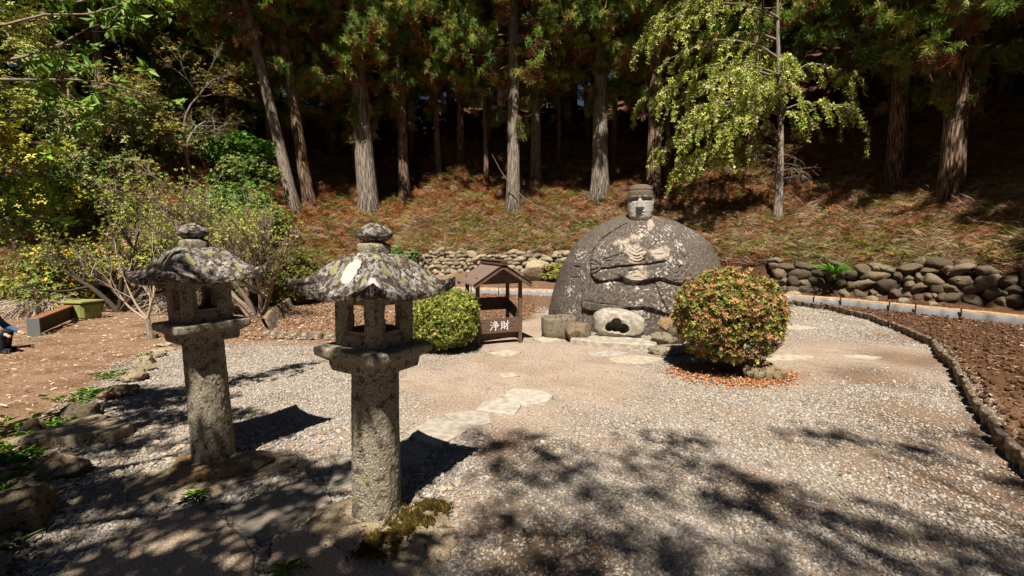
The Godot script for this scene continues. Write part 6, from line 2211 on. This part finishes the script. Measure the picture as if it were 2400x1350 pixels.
	for h in [[-21.5, -16.5, "hinoki cypress with drooping sprays, leftmost behind the boughs"], [-19.0, -24.5, "hinoki cypress behind the leftmost leaning trunk"], [-25.0, -22.0, "tall hinoki cypress in the upper left corner"], [-13.5, -27.5, "hinoki cypress between the two groups of leaning trunks"]]:
		var c := cedar("hinoki_tree", h[2], h[0], h[1], 0.24, 16.0, 3, -2.6, Vector2.ZERO, "cedar_bark", "hinoki cypresses at the left")
		c.get_node("crown").scale = Vector3(1.25, 0.9, 1.25)

# ------------------------------------------------------------------ things at the far left
func build_left_things() -> void:
	var t := thing("utility_box", "moss-green box half hidden behind the sloping plank", "box", Vector3(-9.35, 0, -9.95), -0.15)
	var mb := MB.new()
	mb.box(Vector3(0.52, 0.36, 0.45), Transform3D(Basis.IDENTITY, Vector3(0, 0.19, 0)), 0.05)
	part("body", mb.mesh(), M.green_box, t)
	mb = MB.new()
	mb.box(Vector3(0.56, 0.05, 0.49), Transform3D(Basis.IDENTITY, Vector3(0, 0.385, 0)), 0.02)
	part("lid", mb.mesh(), M.green_box, t)
	# a channel of steel lying at a slant
	t = thing("steel_beam", "rusty plank-like steel beam lying slanted before the green box", "beam", Vector3(-9.05, 0, -9.0), 0.0)
	var a := Vector3(0.6, 0.1, 0.95)
	var b := Vector3(-0.65, 0.12, -1.2)
	var d := (b - a).normalized()
	var bs := Basis(d, Vector3.UP, d.cross(Vector3.UP).normalized()).orthonormalized()
	mb = MB.new()
	mb.box(Vector3((b - a).length(), 0.03, 0.16), Transform3D(bs, (a + b) * 0.5 + Vector3(0, 0.2, 0)), 0.004)
	part("top_flange", mb.mesh(), M.rust_steel, t)
	mb = MB.new()
	mb.box(Vector3((b - a).length() - 0.02, 0.26, 0.025), Transform3D(bs, (a + b) * 0.5 + Vector3(0, 0.055, 0) + bs.z * 0.03), 0.003)
	part("web", mb.mesh(), M.dark_steel, t)
	mb = MB.new()
	mb.box(Vector3(0.03, 0.34, 0.17), Transform3D(bs, a - d * 0.02 + Vector3(0, 0.05, 0)), 0.004)
	part("end_plate", mb.mesh(), M.grey_steel, t)

# ------------------------------------------------------------------ the crouching person
# a smooth skin over tapered bones, meshed with surface nets
func capsule_d(p: Vector3, a: Vector3, b: Vector3, ra: float, rb: float) -> float:
	var e := b - a
	var t := clampf((p - a).dot(e) / maxf(e.length_squared(), 1e-9), 0, 1)
	return (p - a - e * t).length() - lerpf(ra, rb, t)
func skin_mesh(bones: Array, cell: float, blend: float) -> ArrayMesh:
	var lo := Vector3.ONE * 1e9
	var hi := Vector3.ONE * -1e9
	for b in bones:
		var r: float = maxf(b[2], b[3]) + cell * 2
		for q in [b[0], b[1]]:
			lo = lo.min(q - Vector3.ONE * r)
			hi = hi.max(q + Vector3.ONE * r)
	var n := Vector3i(((hi - lo) / cell).ceil()) + Vector3i.ONE
	var f := PackedFloat32Array()
	f.resize(n.x * n.y * n.z)
	for z in n.z:
		for y in n.y:
			for x in n.x:
				var p := lo + Vector3(x, y, z) * cell
				var d := 1e3
				for b in bones:
					var k := capsule_d(p, b[0], b[1], b[2], b[3])
					var h := clampf(0.5 + 0.5 * (d - k) / blend, 0, 1)
					d = lerpf(d, k, h) - blend * h * (1.0 - h)
				f[(z * n.y + y) * n.x + x] = d
	var mb := MB.new()
	var idx := {}
	var off := [0, 1, n.x, n.x + 1, n.x * n.y, n.x * n.y + 1, n.x * n.y + n.x, n.x * n.y + n.x + 1]
	var cp := [Vector3(0, 0, 0), Vector3(1, 0, 0), Vector3(0, 1, 0), Vector3(1, 1, 0), Vector3(0, 0, 1), Vector3(1, 0, 1), Vector3(0, 1, 1), Vector3(1, 1, 1)]
	var edges := [[0, 1], [2, 3], [4, 5], [6, 7], [0, 2], [1, 3], [4, 6], [5, 7], [0, 4], [1, 5], [2, 6], [3, 7]]
	for z in n.z - 1:
		for y in n.y - 1:
			for x in n.x - 1:
				var i := (z * n.y + y) * n.x + x
				var neg := 0
				for k in 8: if f[i + off[k]] < 0: neg += 1
				if neg == 0 or neg == 8: continue
				var s := Vector3.ZERO
				var c := 0
				for e in edges:
					var u: float = f[i + off[e[0]]]
					var v: float = f[i + off[e[1]]]
					if (u < 0) != (v < 0):
						s += cp[e[0]].lerp(cp[e[1]], u / (u - v))
						c += 1
				idx[i] = mb.vert(lo + (Vector3(x, y, z) + s / c) * cell)
	for i in idx:
		for ax in 3:
			var st: int = [1, n.x, n.x * n.y][ax]
			var s1: int = [n.x, n.x * n.y, 1][ax]
			var s2: int = [n.x * n.y, 1, n.x][ax]
			var a: bool = f[i] < 0
			var b: bool = f[i + st] < 0
			if a == b: continue
			if not (idx.has(i - s1) and idx.has(i - s2) and idx.has(i - s1 - s2)): continue
			if a: mb.quad(idx[i - s1 - s2], idx[i - s2], idx[i], idx[i - s1])
			else: mb.quad(idx[i - s1 - s2], idx[i - s1], idx[i], idx[i - s2])
	return mb.mesh()

func build_person() -> void:
	# facing +x, squatting; the body is mostly left of the frame
	var t := thing("person", "person in blue denim jacket and dark trousers crouching at the left edge", "person", Vector3(-7.78, 0, -6.85), 0.12)
	var V := func(x: float, y: float, z: float) -> Vector3: return Vector3(x, y, z)
	# trousers: hips, thighs, shanks
	var legs := [[V.call(-0.16, 0.2, 0.06), V.call(-0.16, 0.2, -0.06), 0.085, 0.085]]
	var top: Array = []
	for s in [-1, 1]:
		var fx := 0.1 if s > 0 else 0.0
		legs.append([V.call(-0.15, 0.19, s * 0.06), V.call(0.08 + fx, 0.27, s * 0.1), 0.078, 0.058])
		legs.append([V.call(0.08 + fx, 0.27, s * 0.1), V.call(0.06 + fx, 0.07, s * 0.1), 0.055, 0.042])
	part("trousers", skin_mesh(legs, 0.014, 0.03), M.dark_cloth, t)
	top.append([V.call(-0.15, 0.25, 0), V.call(-0.08, 0.48, 0), 0.105, 0.1])
	top.append([V.call(-0.07, 0.5, -0.09), V.call(-0.07, 0.5, 0.09), 0.06, 0.06])
	var skin: Array = [[V.call(-0.05, 0.53, 0), V.call(-0.03, 0.6, 0), 0.04, 0.038]]
	for s in [-1, 1]:
		top.append([V.call(-0.06, 0.5, s * 0.1), V.call(0.02, 0.36, s * 0.15), 0.046, 0.04])
		top.append([V.call(0.02, 0.36, s * 0.15), V.call(0.2, 0.29, s * 0.12), 0.038, 0.03])
		skin.append([V.call(0.2, 0.29, s * 0.12), V.call(0.245, 0.27, s * 0.115), 0.022, 0.024])
		for k in 4:
			var o := (k - 1.5) * 0.012
			var l: float = [0.032, 0.038, 0.036, 0.028][k]
			skin.append([V.call(0.25, 0.268, s * 0.115 + o), V.call(0.25 + l, 0.25, s * 0.115 + o), 0.0075, 0.0068])
			skin.append([V.call(0.25 + l, 0.25, s * 0.115 + o), V.call(0.255 + l, 0.232, s * 0.115 + o), 0.0068, 0.006])
		skin.append([V.call(0.225, 0.275, s * 0.095), V.call(0.255, 0.262, s * 0.078), 0.0085, 0.007])
	part("jacket", skin_mesh(top, 0.014, 0.03), M.denim, t)
	# head with face
	skin.append([V.call(0.0, 0.66, 0), V.call(-0.02, 0.7, 0), 0.068, 0.08])
	skin.append([V.call(0.035, 0.625, 0), V.call(0.02, 0.64, 0), 0.035, 0.05])
	skin.append([V.call(0.07, 0.675, 0), V.call(0.082, 0.65, 0), 0.01, 0.014])
	for s in [-1, 1]: skin.append([V.call(-0.015, 0.685, s * 0.078), V.call(-0.015, 0.655, s * 0.076), 0.014, 0.01])
	part("body", skin_mesh(skin, 0.0065, 0.012), M.skin, t)
	for s in [-1, 1]:
		var e := SphereMesh.new()
		e.radius = 0.009
		e.height = 0.018
		e.radial_segments = 12
		e.rings = 6
		part("eye", e, M.hair, t, Transform3D(Basis.IDENTITY, Vector3(0.06, 0.685, s * 0.028)))
	var mo := MB.new()
	mo.box(Vector3(0.008, 0.006, 0.03), Transform3D(Basis.IDENTITY, Vector3(0.069, 0.628, 0)), 0.002)
	part("mouth", mo.mesh(), tinted("skin", lc(0.4, 0.15, 0.12)), t)
	part("hair", skin_mesh([[V.call(-0.03, 0.71, 0), V.call(-0.035, 0.72, 0), 0.084, 0.084], [V.call(-0.06, 0.66, 0), V.call(-0.05, 0.7, 0), 0.06, 0.075]], 0.012, 0.03), M.hair, t)
	for s in [-1, 1]:
		var fx := 0.1 if s > 0 else 0.0
		var sh := [[V.call(0.04 + fx, 0.035, s * 0.1), V.call(0.15 + fx, 0.03, s * 0.105), 0.036, 0.03]]
		part("shoe", skin_mesh(sh, 0.01, 0.01), M.dark_cloth, t)

# ------------------------------------------------------------------ gravel, soil, litter
func build_scatter() -> void:
	rng.seed = 1001
	# pebbles: three chipped shapes
	var pebs: Array = []
	for k in 4: pebs.append(rock_mesh(Vector3(0.5, 0.22 + 0.05 * k, 0.36), 900 + k * 11, 1, 0.3, 6))
	var lists: Array = [[], [], [], []]
	var colz: Array = [PackedColorArray(), PackedColorArray(), PackedColorArray(), PackedColorArray()]
	var tones := [lc(0.28, 0.262, 0.242), lc(0.31, 0.288, 0.263), lc(0.24, 0.232, 0.222), lc(0.35, 0.322, 0.29), lc(0.27, 0.215, 0.16), lc(0.16, 0.158, 0.158), lc(0.36, 0.33, 0.285), lc(0.23, 0.16, 0.11), lc(0.3, 0.265, 0.22), lc(0.27, 0.245, 0.215), lc(0.23, 0.215, 0.2)]
	for band in [[-4.2, -1.3, 165000, 0.013, 0.03], [-6.6, -4.2, 120000, 0.016, 0.03], [-9.5, -6.6, 75000, 0.02, 0.035], [-12.4, -9.5, 30000, 0.028, 0.048]]:
		for k in band[2]:
			var x := rr(-5.6, 8.0)
			var z := rr(band[0], band[1])
			# outside the view there is no use for single pebbles
			if absf(x) > -z * 1.18 + 0.4: continue
			var d := poly_dist(x, z)
			if d < -0.25: continue
			var n1 := noise2.get_noise_2d(x * 1.3, z * 1.3)
			if d < 0.1 and rng.randf() > 0.35: continue
			var sd := blobs(SAND, x, z) * 1.3 + n1 * 0.3
			var grit := rng.randf() < sd * 1.3 - 0.05
			if grit and rng.randf() < 0.62: continue
			if rng.randf() < blobs(DIRT, x, z) * 0.75: continue
			if rng.randf() < 0.55 * ss(0.05, 0.4, noise2.get_noise_2d(x * 0.9 + 60.0, z * 0.9)): continue
			var s := lerpf(band[3], band[4], pow(rng.randf(), 2.0))
			if rng.randf() < 0.012: s *= 1.7
			if grit: s *= rr(0.25, 0.55)
			var b := Basis(Vector3.UP, rr(0, TAU)) * Basis.from_euler(Vector3(rr(-0.5, 0.5), 0, rr(-0.5, 0.5)))
			var w := rng.randi() % 4
			lists[w].append(Transform3D(b.scaled(Vector3.ONE * s), Vector3(x, s * rr(0.02, 0.2), z)))
			colz[w].append(pick(tones, 0.18))
	for w in 4:
		var o := many("gravel", pebs[w], M.pebble, lists[w], colz[w], self)
		tag(o, "loose grey and tan gravel covering the court", "gravel", "", "stuff")
	stage("gravel")
	# bigger pebbles round the lantern bases and left edge
	var xs: Array = []
	var cs := PackedColorArray()
	for k in 2600:
		var x := rr(-3.6, 0.2)
		var z := rr(-3.9, -1.5)
		if poly_dist(x, z) < 0.0 or x > -0.2 - (z + 3.9) * 0.1: continue
		if noise2.get_noise_2d(x * 1.6 + 7.0, z * 1.6) < -0.1: continue
		var s := rr(0.03, 0.062)
		xs.append(Transform3D((Basis(Vector3.UP, rr(0, TAU)) * Basis.from_euler(Vector3(rr(-0.35, 0.35), 0, rr(-0.35, 0.35)))).scaled(Vector3.ONE * s), Vector3(x, s * 0.12, z)))
		cs.append(pick([lc(0.27, 0.25, 0.225), lc(0.31, 0.26, 0.2), lc(0.22, 0.22, 0.225), lc(0.35, 0.3, 0.24), lc(0.25, 0.18, 0.13), lc(0.17, 0.17, 0.178)], 0.2))
	tag(many("coarse_pebbles", pebs[1], M.pebble, xs, cs, self), "coarser brown and grey pebbles round the lantern bases", "pebbles", "", "stuff")
	# clods in the dark bed on the right, and in the bed behind the lanterns
	var clod := rock_mesh(Vector3(0.5, 0.4, 0.45), 950, 1, 0.35, 3)
	xs = []
	cs = PackedColorArray()
	for k in 60000:
		var x := rr(2.8, 11.5)
		var z := rr(-13.6, -1.5)
		if k % 3 == 0:
			x = rr(-5.8, 0.6)
			z = rr(-15.6, -7.7)
		if poly_dist(x, z) > -0.12 or bank(x, z) > -0.1: continue
		var s := lerpf(0.01, 0.075, pow(rng.randf(), 5.0)) * (1.0 if x > 2.0 else 0.8)
		xs.append(Transform3D(Basis.from_euler(rv(3.0)).scaled(Vector3.ONE * s), Vector3(x, gy(x, z) + 0.02 + s * 0.12, z)))
		cs.append(pick([lc(0.085, 0.044, 0.024), lc(0.065, 0.034, 0.019), lc(0.12, 0.066, 0.038)] if x > 2.0 else [lc(0.17, 0.092, 0.054), lc(0.22, 0.125, 0.075), lc(0.13, 0.07, 0.04)], 0.25))
	tag(many("soil_clods", clod, M.clod, xs, cs, self), "crumbly brown soil clods in the beds beside the court", "soil", "", "stuff")
	# pale chips and straw
	var chip := MB.new()
	chip.fquad(Vector3(-0.5, 0, 0.16), Vector3(0.45, 0.06, 0.2), Vector3(0.5, 0.02, -0.15), Vector3(-0.42, 0.08, -0.18))
	var cm := chip.mesh()
	xs = []
	cs = PackedColorArray()
	for k in 62000:
		var x: float
		var z: float
		if k % 2 == 0:
			x = rr(-11.5, -2.6)
			z = rr(-12.5, -2.0)
		elif k % 4 == 1:
			x = rr(-6.0, 1.0)
			z = rr(-17.5, -7.5)
		else:
			x = rr(2.8, 11.5)
			z = rr(-14.0, -1.6)
		if poly_dist(x, z) > -0.05 or bank(x, z) > 0.2: continue
		if rng.randf() > 0.55 + 0.7 * noise2.get_noise_2d(x * 0.8, z * 0.8): continue
		var s := lerpf(0.02, 0.07, pow(rng.randf(), 2.5))
		var wdt := rr(0.3, 1.0) if rng.randf() < 0.7 else 0.15
		xs.append(Transform3D((Basis(Vector3.UP, rr(0, TAU)) * Basis.from_euler(Vector3(rr(-0.4, 0.4), 0, rr(-0.3, 0.3)))) * Basis.from_scale(Vector3(s * (1.0 if wdt > 0.2 else 2.5), s, s * wdt)), Vector3(x, gy(x, z) + 0.035, z)))
		cs.append(pick([lc(0.42, 0.29, 0.19), lc(0.3, 0.19, 0.115), lc(0.5, 0.38, 0.27), lc(0.22, 0.12, 0.07), lc(0.6, 0.48, 0.36)] if x < 2.0 else [lc(0.3, 0.2, 0.12), lc(0.42, 0.33, 0.22), lc(0.18, 0.1, 0.06)], 0.25))
	tag(many("wood_chips", cm, M.litter, xs, cs, self), "pale wood chips and straw strewn over the brown earth", "wood chips", "", "stuff")
	# orange leaves fallen round the big bush
	var lf := MB.new()
	lf.leaf(Vector3.ZERO, Vector3(1, 0, 0), Vector3.UP, 1.0, 0.4, 0.3, 0.1)
	var lm := lf.mesh()
	xs = []
	cs = PackedColorArray()
	for k in 2600:
		var a := rr(0, TAU)
		var r := 0.62 * sqrt(rng.randf()) + absf(rng.randfn()) * 0.14
		var p := Vector2(2.72 + cos(a) * r * 1.05, -5.6 + sin(a) * r * 0.75)
		xs.append(Transform3D((Basis(Vector3.UP, rr(0, TAU)) * Basis.from_euler(Vector3(rr(-0.5, 0.5), 0, rr(-0.4, 0.4)))).scaled(Vector3.ONE * rr(0.025, 0.05)), Vector3(p.x, rr(0.008, 0.03), p.y)))
		cs.append(pick([lc(0.4, 0.13, 0.03), lc(0.3, 0.09, 0.025), lc(0.48, 0.2, 0.05), lc(0.22, 0.08, 0.03), lc(0.5, 0.32, 0.16)], 0.25))
	for k in 1500:
		var x := rr(-4.0, 4.5)
		var z := rr(-7.0, -1.6)
		if absf(x) > -z * 1.18 + 0.3: continue
		xs.append(Transform3D((Basis(Vector3.UP, rr(0, TAU)) * Basis.from_euler(Vector3(rr(-0.5, 0.5), 0, rr(-0.4, 0.4)))).scaled(Vector3.ONE * rr(0.015, 0.035)), Vector3(x, gy(x, z) + rr(0.01, 0.025), z)))
		cs.append(pick([lc(0.3, 0.1, 0.03), lc(0.22, 0.09, 0.035), lc(0.42, 0.25, 0.1)], 0.25))
	tag(many("fallen_leaves", lm, M.litter, xs, cs, self), "small orange leaves fallen round the big bush", "fallen leaves", "", "stuff")
	stage("litter")
	bank_cover()

func bank_cover() -> void:
	rng.seed = 2002
	# dead grass tufts: bent pale blades
	var tufts: Array = []
	for q in 3:
		var mb := MB.new()
		for k in 18:
			var a := rr(0, TAU)
			var d := Vector3(cos(a) * 0.7, rr(0.15, 1.1), sin(a) * 0.7 + 0.25).normalized()
			var ln := rr(0.12, 0.42)
			mb.blade(rv(0.09) * Vector3(1, 0, 1), d, d.cross(rdir()).normalized(), ln, rr(0.006, 0.014), Vector3(cos(a) * 0.08, -rr(0.03, 0.26) * ln * 2.2, sin(a) * 0.08 + 0.05))
		tufts.append(mb.mesh())
	var xs: Array = [[], [], []]
	var cs: Array = [PackedColorArray(), PackedColorArray(), PackedColorArray()]
	var dry := [lc(0.44, 0.33, 0.245), lc(0.35, 0.235, 0.16), lc(0.25, 0.145, 0.088), lc(0.5, 0.41, 0.32), lc(0.32, 0.155, 0.075)]
	var rust := [lc(0.34, 0.13, 0.05), lc(0.26, 0.1, 0.04), lc(0.42, 0.2, 0.09), lc(0.2, 0.085, 0.04)]
	var green := [lc(0.2, 0.24, 0.04), lc(0.28, 0.28, 0.06), lc(0.12, 0.18, 0.03)]
	var made := 0
	var tries := 0
	while made < 60000 and tries < 600000:
		tries += 1
		var x := rr(-17, 20)
		var z := rr(-30, -9)
		var s := bank(x, z)
		if s < 0.25 or s > 11.0: continue
		if absf(x) > -z * 1.15: continue
		# thick in the open lower bank, thin under the trees
		var keep := lerpf(1.0, 0.32, ss(2.5, 6.0, s))
		if s < 0.9 and ((x > -4.0 and x < 5.2) or x > 9.0): keep *= 0.7
		if rng.randf() > keep: continue
		var n1 := noise.get_noise_2d(x * 0.8, z * 0.8)
		if rng.randf() > 0.62 + 1.3 * noise2.get_noise_2d(x * 1.1 + 5.0, z * 1.1): continue
		var col: Color
		var gr := 0.14 + (0.12 if x < 4.0 else 0.03)
		if rng.randf() < gr + 0.12 * ss(2.5, 0.5, s) + 0.5 * noise2.get_noise_2d(x * 0.7 - 20.0, z * 0.7): col = pick(green, 0.3)
		elif rng.randf() < clampf(0.3 + ss(1.5, 5.0, s) * 0.4 + n1 * 0.9 - (0.12 if x > 7.0 else 0.0), 0.02, 0.85): col = pick(rust, 0.3)
		else: col = pick(dry, 0.25)
		var w := rng.randi() % 3
		xs[w].append(Transform3D(Basis(Vector3.UP, rr(-0.9, 0.9) if rng.randf() < 0.35 else rr(0, TAU)).scaled(Vector3(1, rr(0.4, 1.2), 1) * rr(0.45, 1.35)), Vector3(x, gy(x, z) + 0.02, z)))
		cs[w].append(col)
		made += 1
	for w in 3: tag(many("dead_grass", tufts[w], M.litter, xs[w], cs[w], self), "dry straw-brown and rusty grass covering the bank", "grass", "", "stuff")
	# dropped cedar twigs, rust red
	var x2: Array = []
	var c2 := PackedColorArray()
	for k in 9000:
		var x := rr(-16, 20)
		var z := rr(-32, -10)
		var s := bank(x, z)
		if s < 1.0 + 3.0 * rng.randf() or s > 15.0 or absf(x) > -z * 1.15: continue
		var d := Vector3(rr(-1, 1), rr(-0.1, 0.35), rr(-1, 1)).normalized()
		x2.append(Transform3D(aim(d).scaled(Vector3.ONE * rr(0.45, 0.9)), Vector3(x, gy(x, z) + 0.05, z)))
		c2.append(pick(rust, 0.3))
	tag(many("cedar_litter", spray_meshes[0], M.litter, x2, c2, self), "rust-red fallen cedar twigs on the slope", "litter", "", "stuff")
	# young bamboo grass and weeds
	var weed := MB.new()
	for k in 7:
		var a := rr(0, TAU)
		var d := Vector3(cos(a), rr(0.3, 1.2), sin(a)).normalized()
		weed.leaf(rv(0.03), d, Vector3.UP, rr(0.1, 0.2), 0.035, 0.2, 0.4)
	var wm := weed.mesh()
	var x3: Array = []
	var c3 := PackedColorArray()
	for k in 9000:
		var x := rr(-16, 19)
		var z := rr(-27, -9)
		var s := bank(x, z)
		if s < 0.3 or s > 8.0 or absf(x) > -z * 1.15: continue
		var dens := 0.35 + 1.2 * noise.get_noise_2d(x * 0.9 + 30.0, z * 0.9)
		if x > 9.5 and s < 3.0: dens += 0.5
		if rng.randf() > dens: continue
		x3.append(Transform3D(Basis(Vector3.UP, rr(0, TAU)).scaled(Vector3.ONE * rr(0.6, 1.4)), Vector3(x, gy(x, z) + 0.1, z)))
		c3.append(pick([lc(0.16, 0.22, 0.03), lc(0.24, 0.26, 0.05), lc(0.1, 0.17, 0.025), lc(0.3, 0.28, 0.08)], 0.25))
	tag(many("bank_weeds", wm, M.thin_leaves, x3, c3, self), "scattered green weeds and bamboo grass on the bank", "weeds", "", "stuff")
	# ferny weeds at the left border in front
	var x4: Array = []
	var c4 := PackedColorArray()
	for g in [[-3.55, -2.75, 0.3, 70], [-3.0, -2.2, 0.22, 50], [-3.9, -3.35, 0.3, 80], [-4.1, -3.9, 0.16, 40], [-4.75, -5.55, 0.12, 24], [-5.05, -6.35, 0.1, 14], [-4.55, -4.7, 0.14, 22], [-2.75, -1.75, 0.2, 30], [-2.0, -2.73, 0.04, 5], [-1.06, -2.06, 0.04, 5]]:
		for k in g[3]:
			var x: float = g[0] + rng.randfn() * g[2]
			var z: float = g[1] + rng.randfn() * g[2] * 0.8
			if poly_dist(x, z) > 0.12 and g[3] > 6: continue
			x4.append(Transform3D(Basis(Vector3.UP, rr(0, TAU)).scaled(Vector3.ONE * rr(0.25, 0.6)), Vector3(x, rr(0.0, 0.05), z)))
			c4.append(pick([lc(0.1, 0.2, 0.02), lc(0.15, 0.26, 0.03), lc(0.07, 0.13, 0.015)], 0.25))
	tag(many("border_weeds", wm, M.thin_leaves, x4, c4, self), "fresh green weeds among the rocks of the left border", "weeds", "", "stuff")
